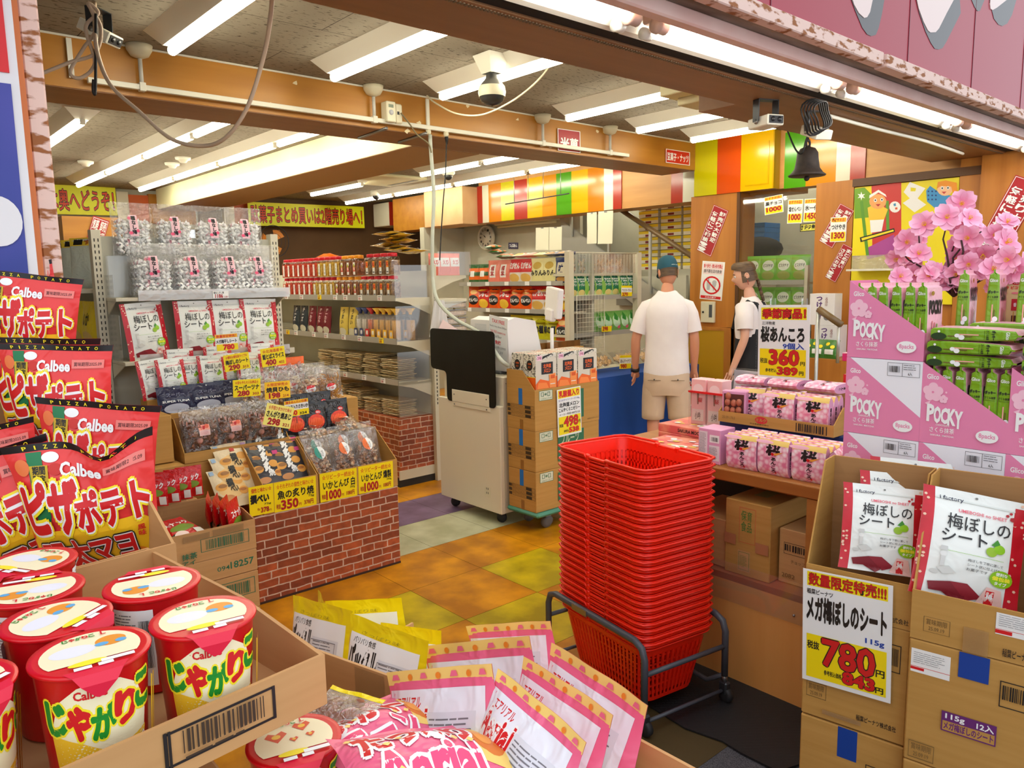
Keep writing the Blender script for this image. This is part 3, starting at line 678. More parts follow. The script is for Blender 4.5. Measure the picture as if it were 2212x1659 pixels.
yk.put('yellow snack bag with white back panel, right one of the front pair',bagat((755,1326),(928,1384),1.10,1.03,YH/YW,.1,YW),G)
yk.put('yellow snack bag with white back panel, left one of the front pair',bagat((630,1286),(762,1318),1.22,1.12,YH/YW,.1,YW),G)
yk.put('yellow snack bag at the back with a crumpled corner sticking up',bagat((700,1300),(868,1290),1.30,1.26,YH/YW,0,YW),G)
yk.put('yellow snack bag tipped behind the right one of the front pair',bagat((820,1345),(955,1362),1.22,1.14,YH/YW,.2,YW),G)
yk.put('yellow snack bag standing edge on behind the left one',bagat((684,1272),(722,1330),1.27,1.16,1.2,0,YW),G)
# pink bags, backs turned to the camera
AW,AH=.172,.205
def aerial_back():
	mb,f,g=pillow(AW,AH,.058,pfoil,None,.07,seed=9,dent=.08,sealm=pseal)
	it=[('r',.02,.05,.93,.905,wfoil),('t','エアリアル',.10,.82,.36,.87,RED,.02),('t','Aerial',.05,.67,.43,.81,WHITE,.12),('t','Aerial',.05,.67,.43,.81,RED,.04),
		  ('r',.44,.2,.86,.80,ink(222,224,230))]+lines(.46,.22,.84,.78,15,GREY,.4,7)+[('r',.1,.34,.3,.5,ink(250,214,110)),('t','コーン',.1,.46,.36,.56,chip,.03),('r',.06,.1,.2,.3,BLACK),('t','濃',.08,.14,.18,.26,WHITE,.04)]
	decor(mb,f,it,.06,.0002,.0004)
	sl=[]
	for i in range(7):
		x=.08+i*.14;sl+=[('e',x,.965,.022,.016,chip)]if i%2 else[('p',[(x-.035,.955),(x-.02,.982),(x+.02,.982),(x+.035,.955)],ink(238,110,140))]
	decor(mb,f,sl,.05,.0002,.0012)
	decor(mb,g,[('r',.1,.3,.9,.7,WHITE),('t','Aerial',.16,.4,.84,.66,RED,.06),('e',.7,.3,.2,.12,chip)],.06,.0003,.0008)
	t=thing('snack_bag','','snack bag');part('bag',mb,t);return t
ak=Kind(aerial_back);G='pink corn snack bags in the front box'
def aput(label,tl,tr,dl,dr,lean):return ak.put(label,bagat(tl,tr,dl,dr,AH/AW,lean,AW),G)
aput('pink corn snack bag farthest back, a cream corner pointing up to the baskets',(1008,1352),(1192,1340),1.16,1.06,.1)
aput('pink corn snack bag beside the yellow bags, white back facing out',(915,1396),(1148,1372),1.06,.94,.15)
aput('pink corn snack bag in front of it with a bulging cream top seal',(838,1452),(1068,1432),.92,.80,.2)
aput('pink corn snack bag at the right end of the box against the baskets',(1194,1388),(1405,1524),.95,.80,.3)
aput('pink corn snack bag second from the right end, seal sloping down',(1134,1418),(1330,1545),.86,.73,.35)
aput('pink corn snack bag with the widest white back, third from the right end',(1078,1444),(1272,1604),.80,.68,.4)
# two lying with their fronts up
def quad(bl,br,tl,dbl,dbr,dtl,w,h):
	a,b,c=dpt(*bl,dbl),dpt(*br,dbr),dpt(*tl,dtl);x=(b-a).normalized();z=(c-a);z=(z-x*z.dot(x)).normalized()
	m=Matrix((x,z.cross(x),z)).transposed().to_4x4();m.translation=(a+b)/2;return m@Matrix.Scale((b-a).length/w,4)
def aerial_front(txt,sub):
	mb,f,g=pillow(.2,.17,.06,pfoil,wfoil,.05,seed=12,dent=.08,sealm=None,nu=20)
	R=random.Random(3);it=[('p',[(.7,.3),(1,.1),(1,.95),(.8,.8)],ink(246,206,110)),('e',.82,.5,.09,.2,ink(222,120,40)),('e',.80,.55,.05,.13,ink(240,160,70))]
	it+=[('t',txt,.08,.50,.74,.86,WHITE,.13),('t',txt,.08,.50,.74,.86,RED,.045),('t',sub,.1,.12,.70,.44,WHITE,.11),('t',sub,.1,.12,.70,.44,ink(236,70,120),.04)]
	for i in range(9):x,y=R.uniform(.05,.7),R.uniform(.05,.95);it.append(('p',[(x,y-.03),(x+.025,y),(x,y+.03),(x-.025,y)],pseal))
	decor(mb,f,it,.05,.0002,.0005);decor(mb,g,lines(.2,.2,.8,.8,12,GREY,.4,8),.06,.0003,.0008)
	t=thing('snack_bag','','snack bag');part('bag',mb,t);t['group']=G;return t
t=aerial_front('いがト','コーン');t['label']='pink snack bag lying on its back beside the open box wall';t.matrix_basis=quad((765,1700),(1012,1600),(735,1580),.74,.84,.83,.2,.17)
t=aerial_front('たっぷり','Aerial');t['label']='pink snack bag lying frontmost at the bottom frame edge, lettering up';t.matrix_basis=quad((800,1775),(1185,1722),(865,1625),.62,.70,.74,.2,.17)
# box walls around them
C1,C2=onz(614,1381,1.07),onz(985,1512,1.07);ang=atan2(C2.y-C1.y,C2.x-C1.x);L_=(C2-C1).length
t=thing('cardboard_box','open cardboard box with worn tape in front of the yellow snack bags','cardboard box',(C1.x,C1.y,.93),ang)
mb=MB();mb.box(0,0,0,L_,.004,.14,card_tan);mb.box(0,.004,0,.004,.26,.06,card_tan);mb.box(L_-.004,.004,0,L_,.26,.04,card_tan);mb.box(0,.256,0,L_,.26,.03,card_tan);mb.box(0,0,-.004,L_,.26,0,card_tan)
decor(mb,lambda u,v,o=0:V3((u*L_,-o,v*.14)),[('r',.06,.45,.1,.9,tape),('r',.45,.2,.62,.98,tape)]);part('box_body',mb,t)
a,b_=onz(1222,1668,1.05),onz(1358,1581,1.05)
mb=MB();w=(b_-a).length;mb.box(0,0,-.16,w,.004,0,card_tan);mb.box(w-.004,-.36,-.16,w,0,.0,card_tan);mb.box(w,-.05,-.16,w+.012,.004,-.012,card_tan);mb.box(-.3,-.36,-.164,w,.004,-.16,card_tan);mb.box(-.3,-.36,-.16,-.296,.0,-.02,card_tan);mb.box(-.3,-.004,-.16,0,.0,-.05,card_tan)
decor(mb,lambda u,v,o=0:V3((u*w,-o,-.16+v*.16)),[('r',.5,.5,.56,1,tape),('r',.62,.6,.66,.95,tape)])
t=tag(mb.obj('cardboard_box'),'low cardboard box with a bent corner holding the pink corn snack bags','cardboard box');place(t,(a.x,a.y,1.05),atan2(b_.y-a.y,b_.x-a.x))
o=cup(radians(-15),True);o['label']='red snack cup with orange hearts on its lid at the bottom edge';o['group']='red snack cups in the front left box';o.location=(.302,.69,1.09-CH)
# brown crackers in a bag with a yellow edge, between cup box and pink bags
mb,f,g=pillow(.16,.14,.04,film('snack_film',(240,220,200),.3,.15,.6,40,.15),None,.1,seed=2,sealm=yfoil)
crk=noisy('cracker',(122,60,30),(176,100,50),(40,40,40),3,.35,.65,.6)
R=random.Random(1)
for i in range(14):mb.ball((R.uniform(-.055,.055),R.uniform(-.006,.006),R.uniform(.025,.11)),(.018,.007,.015),crk,8)
t=tag(mb.obj('snack_bag'),'clear bag of brown crackers with yellow ends lying by the cup box','snack bag');t.matrix_basis=quad((640,1560),(760,1600),(640,1490),.83,.80,.88,.16,.14)
mb=MB();mb.box(.24,.30,0,.80,.98,.875,card_tan,bev=.004);tag(mb.obj('display_stand'),'cardboard stand under the boxes of pink and yellow snack bags','stand')
# ================================================================ RIGHT: PLUM SHEET BAGS IN CARDBOARD BOXES
plumred=noisy('plum_red',(190,14,34),(206,24,44),(20,20,20),2,.4,.6,.35);pouchw=crinkle(mat('pouch_white',(236,238,232),.28),.22,18);sheet=ink(128,22,36);lime=ink(140,196,20);plumg=ink(150,190,40);petal_d=ink(238,196,170)
UW,UH=.225,.30
def ume_items(R,flowers=26):
	it=[('r',0,0,.115,1,plumred),('r',.865,0,1,.94,plumred)]
	for i in range(flowers):
		x=R.choice((R.uniform(.01,.10),R.uniform(.88,.99)));y=R.uniform(.03,.97);it.append(('p',[(x+.018*cos(k*1.2566),y+.0135*sin(k*1.2566))for k in range(5)],petal_d))
	it+=[('r',.115,.90,.865,.915,ink(216,220,214)),('e',.5,.955,.014,.01,ink(120,120,116)),('t','i factory',.16,.885,.38,.93,ink(30,30,60),.02),('t','UMEBOSHI no SHEET',.34,.80,.80,.83,ink(226,90,110),.012),
		   ('t','梅ぼしの',.24,.64,.84,.78,BLACK,.006),('t','シート',.20,.52,.62,.63,BLACK,.014)]
	for x,y,r in((.80,.855,.02),(.85,.83,.03),(.83,.88,.018)):it.append(('p',[(x+r*cos(k*1.2566)*(1 if k%2 else .9),y+r*.75*sin(k*1.2566))for k in range(5)],DRED))
	it+=[('e',.67,.50,.055,.042,plumg),('e',.745,.535,.055,.042,lime),('p',[(.66,.56),(.72,.62),(.75,.58),(.70,.555)],ink(60,140,40)),('r',.25,.435,.80,.438,lime)]
	it+=[('e',.235,.40,.032,.024,ink(226,226,222)),('p',[(.20,.43),(.27,.43),(.265,.47),(.205,.47)],ink(206,206,202)),('p',[(.19,.27),(.30,.30),(.38,.25),(.26,.22)],ink(214,214,208)),('r',.215,.29,.255,.38,ink(216,216,212)),('e',.18,.23,.04,.018,ink(206,206,200))]
	it+=[('t','梅ぼしを丁寧に漬して',.46,.375,.80,.40,ink(70,70,70),.005),('t','シート状に仕上げた',.46,.335,.78,.36,ink(70,70,70),.005),('t','お菓子です',.46,.295,.66,.32,ink(70,70,70),.005),('r',.70,.285,.73,.315,RED)]
	it+=[('e',.80,.28,.115,.075,lime),('t','便利な',.74,.305,.86,.335,WHITE,.03),('t','個包装',.71,.265,.89,.30,ink(250,240,60),.04),('t','タイプ',.74,.225,.86,.255,WHITE,.03),
		   ('p',[(.14,.13),(.34,.17),(.52,.05),(.44,.0),(.36,.07),(.17,.06)],sheet),('p',[(.34,.17),(.50,.18),(.66,.08),(.52,.03),(.46,.09)],ink(146,30,44)),('p',[(.60,.02),(.68,.19),(.82,.18),(.86,.0)],ink(240,196,186)),('r',.68,.02,.76,.16,RED),('t','梅',.69,.09,.75,.13,WHITE,.03)]
	return it
def ume_bag(w=UW,h=UH,t=.05,seed=3):
	mb,f,g=pillow(w,h,t,pouchw,None,.09,seed=seed,dent=.03,nu=16,nv=18,edge=1.25)
	decor(mb,f,ume_items(random.Random(seed)),.06,.0003,.0006);decor(mb,g,[('r',.1,.15,.9,.85,WHITE),('r',0,0,.1,1,plumred),('r',.9,0,1,1,plumred)]+lines(.15,.2,.85,.8,14,GREY,.4,4),.08,.0003,.0006)
	t=thing('plum_sheet_bag','','snack bag');part('pouch',mb,t);return t
um=Kind(ume_bag);um2=Kind(lambda:ume_bag(UW,.25,.05,4));G='white plum sheet bags in the boxes at the right'
def umput(label,tl,tr,dl,dr,lean=.36):return um2.put(label,bagat(tl,tr,dl,dr,.25/UW,lean,UW),G)
umput('white plum sheet bag in front of its stack, above the big price sheet',(1822,1040),(2003,1061),1.955,1.90)
umput('white plum sheet bag second from the front, above the big price sheet',(1858,1014),(2052,1036),2.01,1.955)
umput('white plum sheet bag rearmost of three, above the big price sheet',(1880,984),(2078,1006),2.06,2.005)
umput('white plum sheet bag frontmost at the right frame edge',(1996,1044),(2228,1092),1.835,1.78)
umput('white plum sheet bag behind the frontmost one at the right frame edge',(2076,1018),(2290,1060),1.91,1.86)
# their boxes
ph=atan2(-.24,.037);FA,FB=V3((1.803,.93,0)),V3((1.842,.684,0));bw=(FB-FA).length
uv=(FB-FA).normalized();nv=V3((-uv.y,uv.x,0));nv=nv if nv.x>0 else-nv
purple=ink(104,40,110);stamp=ink(120,92,52)
def front_map(w,h,d):return lambda u,v,o=0:V3(((u-.5)*w,-d/2-o,v*h))
def ume_box(name,label,base,w,d,z0,h,items,hf=None):
	if hf:mb,F=tray(w,d,h,hf,card_gold,slope=.62)
	else:
		mb,F=carton(w,d,h,card_gold,.003);mb.box(-w/2+.004,-.0006,h-.0005,w/2-.004,.0006,h+.0006,card_in)
	decor(mb,F['front'],items);t=tag(mb.obj('cardboard_box'),label,'cardboard box','stacked plum sheet boxes');c=base+uv*(w/2)+nv*(d/2)
	t.location=(c.x,c.y,z0);t.rotation_euler=(0,0,atan2(uv.y,uv.x));return t
inaba='稲葉ピーナツ株式会社';bl_tape=ink(16,62,150)
stampit=lambda x,y,k=1:outline_rect(x,y,x+.2,y+.14*k,.004,stamp,1.4)+[('t','賞味期限',x+.02,y+.07*k,x+.18,y+.125*k,stamp,.0),('t','25.09.19',x+.04,y+.02*k,x+.16,y+.055*k,stamp,0)]
bc=lambda x0,y0,x1,y1:outline_rect(x0,y0,x1,y1,.007,BLACK,1)+barcode(x0+.02,y0+.06,x1-.02,y1-.03,BLACK,14,6)
lab=lambda x0,y0,x1,y1:[('r',x0,y0,x1,y1,ink(240,238,234)),('r',x0,y0+.02,x0+(x1-x0)*.35,y0+(y1-y0)*.22,RED),('r',x0,y0+(y1-y0)*.24,x1,y0+(y1-y0)*.26,RED)]+lines(x0+.02,y0+(y1-y0)*.4,x1-.03,y1-.02,4,GREY,.25,3)
ume_box('a','top box of the left plum sheet stack, the price sheet hanging from it',FA,bw,.19,.70,.36,[('t',inaba,.5,.1,.98,.22,BLACK,.01)],.112)
ume_box('a','second box of the left plum sheet stack, mostly behind the price sheet',FA,bw,.30,.403,.295,stampit(.05,.18)+[('t',inaba,.55,.10,.92,.15,BLACK,.01)]+bc(.78,.62,.93,.86)+[('r',.22,.06,.6,.1,tape)])
ume_box('a','third box of the left plum sheet stack, blue tape on its edge',FA,bw,.30,.104,.295,[('r',.38,.72,.57,1,bl_tape)]+bc(.66,.48,.88,.74)+stampit(.05,.18))
FC=V3((1.806,.672,0));FD=V3((1.842,.43,0));
ume_box('a','top box of the right plum sheet stack, a white delivery label on its front',FC,.27,.22,.703,.36,stampit(.1,.2,2.2)+lab(.62,.5,.95,.92)+[('t',inaba,.68,.1,1.0,.26,BLACK,.01),('r',.4,.0,.58,.5,tape)],.117)
ume_box('a','second box of the right plum sheet stack, purple stamp and blue tape',FC,.27,.30,.398,.302,lab(.02,.74,.32,.93)+[('r',.38,.80,.60,1,bl_tape)]+bc(.68,.66,.92,.86)+[('r',.28,.34,.68,.50,purple),('t','115g',.31,.435,.45,.485,WHITE,.03),('t','12入',.54,.435,.66,.485,WHITE,.03),('r',.29,.35,.67,.425,card_gold),('t','メガ梅ぼしのシート',.30,.36,.66,.42,purple,.03)]+stampit(.04,.04))
ume_box('a','third box of the right plum sheet stack, cut off by the bottom frame edge',FC,.27,.30,.094,.302,bc(.66,.48,.88,.74))
mb=MB();mb.box(1.80,.36,0,2.12,.96,.092,mat('grey_plastic',(90,92,96),.5),bev=.006);tag(mb.obj('pallet'),'low grey base under the plum sheet box stacks','pallet')
# A4 price sheet in a sleeve
P0=FA+uv*.005-nv*.014
t=thing('price_sheet','big laminated price sheet reading 780 on the left plum sheet boxes','price sheet',(0,0,0))
w,h=.212,.297;mb=MB();mb.box(-w/2,-.0008,0,w/2,.0008,h,WHITE)
it=[('r',.05,.86,.95,.985,YEL),('t','数量限定特売!!!',.07,.87,.93,.975,BLACK,.045),('t','数量限定特売!!!',.07,.87,.93,.975,RED,.018),('t','稲葉ピーナツ',.05,.79,.35,.835,BLACK,.02),('t','メガ梅ぼしのシート',.05,.56,.94,.77,BLACK,.05),('t','115g',.72,.455,.92,.51,ink(20,70,170),.03),
	  ('r',.05,.04,.95,.43,YEL),('t','780',.24,.18,.82,.41,BLACK,.06),('t','780',.24,.18,.82,.41,RED,.03),('t','税抜',.06,.30,.20,.37,BLACK,.03),('t','円',.84,.20,.93,.26,BLACK,.03),('t','参考税込価格',.26,.09,.46,.135,BLACK,.02),('t','843',.48,.065,.82,.165,BLACK,.08),('t','843',.48,.065,.82,.165,RED,.045),('t','円',.84,.06,.92,.11,BLACK,.03)]
decor(mb,flat(w,h),[(*i[:2],*i[2:])for i in it],None,.0001,.001);part('sheet',mb,t)
mb=MB();mb.box(-w/2-.006,-.003,-.006,w/2+.006,-.0022,h+.008,film('clear_sleeve_film',(235,235,240),.03,.1,0,tint=.0,fres=.15));part('clear_sleeve',mb,t)
q=P0+uv*(w/2);t.location=(q.x,q.y,.508);t.rotation_euler=(0,radians(-1.5),atan2(uv.y,uv.x))

# ================================================================ PINK STICK BISCUIT DISPLAY
ppink=ink(232,136,176);ppale=ink(246,196,214);pgreen=crinkle(mat('pack_green',(122,168,28),.3),.2,40);ppk=crinkle(mat('pack_pink',(246,190,200),.3),.2,40);gold_f=crinkle(mat('gold_foil',(196,160,70),.25,.6),.5,60)
BX,BW,BH,BD=2.15,.2055,.215,.17
def sakura(x,y,r,asp,m,m2):
	o=[]
	for k in range(5):
		a=pi/2+k*2*pi/5;cx,cy=x+r*.55*cos(a),y+r*.55*sin(a)*asp;o.append(('e',cx,cy,r*.46,r*.46*asp,m))
	return o+[('e',x,y,r*.12,r*.12*asp,m2)]
def pocky_items():
	return[('t','Glico',.06,.80,.20,.86,WHITE,.02)]+sakura(.14,.64,.125,.95,ppale,ppink)+sakura(.27,.565,.055,.95,ppale,ppink)+[('e',.30,.65,.012,.012,ppale),('p',[(.05,.50),(.12,.535),(.10,.47)],ppale),
			*[('t',c,.09+i*.083,y,.165+i*.083,y+h,WHITE,.05)for i,(c,y,h)in enumerate(zip('POCKY',(.29,.275,.275,.265,.235),(.19,.185,.175,.18,.19)))],('t','CHOCOLATE',.20,.235,.36,.255,WHITE,.02),('t','さくら抹茶',.13,.15,.42,.215,WHITE,.01),('t','SAKURA  MATCHA',.14,.105,.42,.125,WHITE,.015),('e',.79,.17,.125,.075,WHITE),('t','8packs',.70,.135,.88,.205,ppink,.02)]
fm=lambda w,h,d:(lambda u,v,o=0:V3(((u-.5)*w,-d/2-o,v*h)))
def pbox_full():
	t=thing('biscuit_case','','biscuit box');mb=MB();mb.box(-BW/2,-BD/2,0,BW/2,BD/2,BH,ink(240,240,246),bev=.001)
	f=fm(BW,BH,BD);decor(mb,f,[('p',[(0,0),(1,0),(1,.30),(.05,1),(0,1)],ppink)]+pocky_items()+outline_rect(.56,.80,.97,.97,.004,BLACK,1)+[('r',.75,.80,.755,.97,BLACK)]+barcode(.58,.85,.73,.93,BLACK,12)+lines(.77,.88,.95,.96,2,GREY,.4)+[('t','6入',.83,.82,.88,.86,BLACK,.02)])
	decor(mb,lambda u,v,o=0:V3((-BW/2-o,(.5-u)*BD,v*BH)),[('r',0,0,1,.5,ppink)]);part('case_body',mb,t);return t
def pbox_open():
	t=thing('biscuit_case','','biscuit box');mb=MB();x,y=BW/2,BD/2;lo=.35*BH
	mb.box(-x,-y,0,x,y,.002,ppink)
	for yy in(-y,y-.002):
		o=[(-x,yy,0),(x,yy,0),(x,yy,lo),(-x,yy,BH),(-x,yy+.002,0),(x,yy+.002,0),(x,yy+.002,lo),(-x,yy+.002,BH)]
		mb.add(o,[(0,1,2,3),(7,6,5,4),(0,4,5,1),(1,5,6,2),(2,6,7,3),(3,7,4,0)],ppink)
	mb.box(x-.002,-y,0,x,y,lo,ppink);mb.box(-x,-y,0,-x+.002,y,BH,ppink)
	decor(mb,fm(BW,BH,BD),pocky_items());part('case_body',mb,t);return t
KF,KO=Kind(pbox_full),Kind(pbox_open)
def yz(col):return 1.0105-.2055-.0+BW/2-col*.2055
def pput(K,label,col,z):return K.put(label,Matrix.Translation((BX+BD/2,yz(col),z))@Matrix.Rotation(-pi/2,4,'Z'),'pink biscuit cases')
pput(KO,'open pink biscuit case at the top left of the display',0,1.311)
pput(KF,'closed pink and white biscuit case under the top left open one',0,1.095)
pput(KF,'lowest closed biscuit case at the left end of the display',0,.879)
pput(KO,'open pink biscuit case in the middle with green packs lying over it',1,1.095)
pput(KF,'closed biscuit case under the middle open one, above the plum bags',1,.879)
pput(KO,'open pink biscuit case cut off by the right frame edge',2,1.095)
pput(KF,'closed biscuit case in the lower right corner of the display',2,.879)
for c in(0,1,2):mb=MB();
mb=MB();mb.box(BX+.002,.38,0,2.42,1.01,.878,card_tan,bev=.004);tag(mb.obj('display_stand'),'stand under the pink biscuit cases','stand')
# packs: green spine to the front, pink face to the side
KT,KD,KH=.031,.10,.205
def pack():
	t=thing('biscuit_pack','','biscuit pack');mb=MB();x,y=KT/2,KD/2;b=.004
	sec=lambda z,k:[(-x*k+b,-y),(x*k-b,-y),(x*k,-y+b),(x*k,y-b),(x*k-b,y),(-x*k+b,y),(-x*k,y-b),(-x*k,-y+b)]
	zs=((0,.7),(.006,.97),(.03,1.03),(.08,1.0),(.13,.97),(KH-.014,.72),(KH-.008,.12),(KH,.12));vs=[];fs=[]
	for z,k in zs:vs+=[(px,py,z)for px,py in sec(z,k)]
	n=8;m=len(zs);sp=[(i*n+k,i*n+(k+1)%n,(i+1)*n+(k+1)%n,(i+1)*n+k)for i in range(m-1)for k in range(n)]
	mb.add(vs,[f for i,f in enumerate(sp)if i%n in(0,7,1)],pgreen,False);mb.add(vs,[f for i,f in enumerate(sp)if i%n in(2,3,4,5,6)],ppk,False);mb.add(vs,[tuple(range(n))[::-1],tuple((m-1)*n+k for k in range(n))],gold_f)
	f=lambda u,v,o=0:V3(((u-.5)*KT,-y-.0006-o,v*KH));g=lambda u,v,o=0:V3((x*1.04+o,(u-.5)*KD,v*KH))
	decor(mb,f,[('t','Glico',.2,.84,.8,.88,WHITE,.02),('t','ポッキー',.12,.69,.88,.73,BLACK,.06),('t','さくら抹茶',.1,.63,.9,.66,BLACK,.02),('r',.12,.61,.88,.613,BLACK),('r',.45,.3,.55,.55,ink(236,170,150)),('r',.62,.2,.70,.48,ink(110,84,40)),('e',.74,.36,.2,.035,WHITE),('e',.6,.31,.16,.03,WHITE),('e',.3,.1,.1,.016,WHITE),('e',.7,.1,.3,.09,ink(30,60,20))])
	decor(mb,g,[('t','POCKY',.12,.60,.88,.76,BLACK,.07),('r',.3,.1,.36,.5,ink(220,130,130)),('r',.44,.08,.5,.48,ink(220,130,130)),('r',.58,.1,.64,.46,ink(140,170,60)),('e',.75,.2,.2,.12,pgreen),('e',.25,.86,.1,.03,gold_f)]);part('pack_body',mb,t);return t
KP=Kind(pack);G='green and pink stick biscuit packs'
def pk(label,x,y,z,rz=0,lie=False,tilt=0):
	m=Matrix.Translation((x,y,z))@(Matrix.Rotation(tilt,4,'Y')if tilt else Matrix.Identity(4))
	if lie:m=Matrix.Translation((x,y,z))@Matrix.Rotation(rz,4,'Z')@Matrix.Rotation(pi/2,4,'X')@Matrix.Rotation(-pi/2,4,'Z')
	else:m=m@Matrix.Rotation(-pi/2+rz,4,'Z')
	return KP.put(label,m,G)
for i in range(6):pk('%s green biscuit pack from the left in the top left open case'%ORD[i],BX+.058,(.988-i*.0338),1.314,.04*sin(i*2.1))
for i in range(3):pk('%s green biscuit pack with its pink face showing, right of the top left case'%ORD[i],BX+.20+.02*i,.775-i*.066,1.345,.12)
for i in range(6):pk('%s green biscuit pack from the left in the middle open case'%ORD[i],BX+.058,(.782-i*.0338),1.098,.04*cos(i*1.7))
for i in range(3):pk('%s green biscuit pack from the left in the open case at the right frame edge'%ORD[i],BX+.058,(.580-i*.0338),1.098)
for i,w in enumerate(('lowest','middle','topmost')):pk('%s of three green biscuit packs lying flat across the middle case'%w,BX+.05,.80-.004*i,1.318+i*.0345,(.05,-.04,.03)[i],True)
pk('green biscuit pack lying flat behind the flat stack of three',BX+.17,.74,1.395,.03,True)
for i in range(4):pk('%s green biscuit pack lying flat at the right frame edge'%ORD[i],BX+.05,.582,1.318+i*.0345,.05,True)
mb=MB();mb.box(BX+.175,.40,.88,2.43,.80,1.342,ink(240,240,246),bev=.003);tag(mb.obj('biscuit_case'),'white case behind the middle biscuit cases carrying the pink faced packs','biscuit box','pink biscuit cases')
# beige stick cartons at the right edge
def beige_box():
	mb,F=carton(.036,.05,.135,ink(222,208,150))
	decor(mb,F['front'],[('e',.5,.92,.3,.035,RED),('t','YBC',.3,.905,.7,.935,WHITE,.02),('t','ピコラ',.15,.80,.85,.86,RED,.04),('r',.25,.36,.75,.6,ink(190,30,50)),('t','香',.4,.44,.6,.52,WHITE,.02),('r',.3,.06,.75,.26,ink(90,40,30)),('r',.4,.08,.46,.34,ink(206,160,60)),('e',.5,.72,.3,.02,ink(226,130,140))])
	t=thing('snack_carton','','snack carton');part('carton_body',mb,t);return t
kb=Kind(beige_box)
for i in range(5):
	p=onx(2164+i*27,700,2.47);kb.put('%s beige stick carton from the left beneath the right blossoms'%ORD[i],Matrix.Translation((2.49,p.y,1.387))@Matrix.Rotation(-pi/2,4,'Z'),'beige stick cartons')
mb=MB();mb.box(2.44,.35,.86,2.56,.82,1.386,card_tan);tag(mb.obj('display_stand'),'cardboard riser behind the biscuit packs','stand')

# ================================================================ CHERRY BLOSSOM BRANCH
petal=mat('petal_pink',(246,150,190),.5);N,L,b=nodes(petal);tc=N.new('ShaderNodeTexCoord');ln=N.new('ShaderNodeVectorMath');ln.operation='LENGTH';rp=N.new('ShaderNodeValToRGB')
rp.color_ramp.elements[0].position=.0;rp.color_ramp.elements[0].color=(*lin((240,120,168)),1);rp.color_ramp.elements[1].position=.042;rp.color_ramp.elements[1].color=(*lin((255,196,220)),1)
L.new(tc.outputs['Object'],ln.inputs[0]);L.new(ln.outputs['Value'],rp.inputs[0]);L.new(rp.outputs[0],b.inputs['Base Color']);b.inputs['Subsurface Weight'].default_value=0
b.inputs['Transmission Weight'].default_value=0;stamen=ink(250,200,60);twig=mat('twig',(64,40,34),.7)
def flower_mesh(seed):
	R=random.Random(seed);mb=MB()
	for k in range(5):
		a=k*2*pi/5+R.uniform(-.12,.12);lift=R.uniform(.35,.75);L_=R.uniform(.034,.042);wd=R.uniform(.021,.025)
		def pf(u,v,a=a,lift=lift,L_=L_,wd=wd):
			s=u*2-1;r=.003+L_*v;ww=wd*sin(pi*min(1,.12+v*.80))**.7;notch=.004*(1-abs(s))*(v>.9)
			x,y=r-notch,s*ww;z=lift*r*(1-.5*v)+.35*s*s*ww-.004*v
			return V3((x*cos(a)-y*sin(a),x*sin(a)+y*cos(a),z))
		mb.surf(pf,6,6,petal)
	for k in range(8):
		a=k*.785;mb.tube([(0,0,0),(.006*cos(a),.006*sin(a),.014)],.0007,stamen,4);mb.ball((.006*cos(a),.006*sin(a),.0145),.0016,stamen,6)
	mb.ball((0,0,.002),.004,stamen,6);return mb.mesh('flower')
FM=[flower_mesh(i)for i in range(4)]
def blossom(label,base,tips,n,spread,seed,facing):
	R=random.Random(seed);t=thing('blossom_branch',label,'artificial flowers',base);mb=MB();b0=V3(base)
	for tip in tips:
		p=V3(tip)-b0;mid=p*.5+V3((R.uniform(-.04,.04),R.uniform(-.04,.04),.02));pts=[V3((0,0,0)),mid*.5,mid,(mid+p)/2+V3((0,.01,0)),p]
		mb.tube(pts,[.004,.0035,.003,.0025,.002],twig,6)
	part('branch',mb,t)
	for i in range(n):
		tip=V3(tips[i%len(tips)])-b0;p=tip+V3((R.gauss(0,spread[0]),R.gauss(0,spread[1]),R.gauss(0,spread[2])))
		d=(V3(facing)+V3((R.uniform(-.7,.7),R.uniform(-.7,.7),R.uniform(-.5,.7)))).normalized();q=d.to_track_quat('Z','Y').to_matrix().to_4x4();s=R.uniform(.75,1.05)
		o=link('flower',FM[i%4],t);o.matrix_basis=Matrix.Translation(p)@q@Matrix.Rotation(R.uniform(0,6),4,'Z')@Matrix.Scale(s,4)
	return t
def fx(x,y,X=2.5):return onx(x,y,X)
tips=[fx(*p)for p in((1948,545),(1985,510),(2010,575),(2045,485),(2065,520),(2055,570),(2095,560),(1975,590),(2085,475),(2120,500),(2150,560),(2165,530),(2140,590),(2110,590),(2010,595))]
blossom('large bunch of artificial pink cherry blossom above the biscuit display',fx(2060,640,2.52),tips,46,(.03,.024,.024),5,(-.9,-.35,.3))
blossom('small bunch of artificial pink blossom at the right frame edge',fx(2205,660,2.5),[fx(*p)for p in((2190,588),(2215,575),(2225,600),(2180,604))],9,(.02,.015,.012),8,(-.9,-.35,.3))
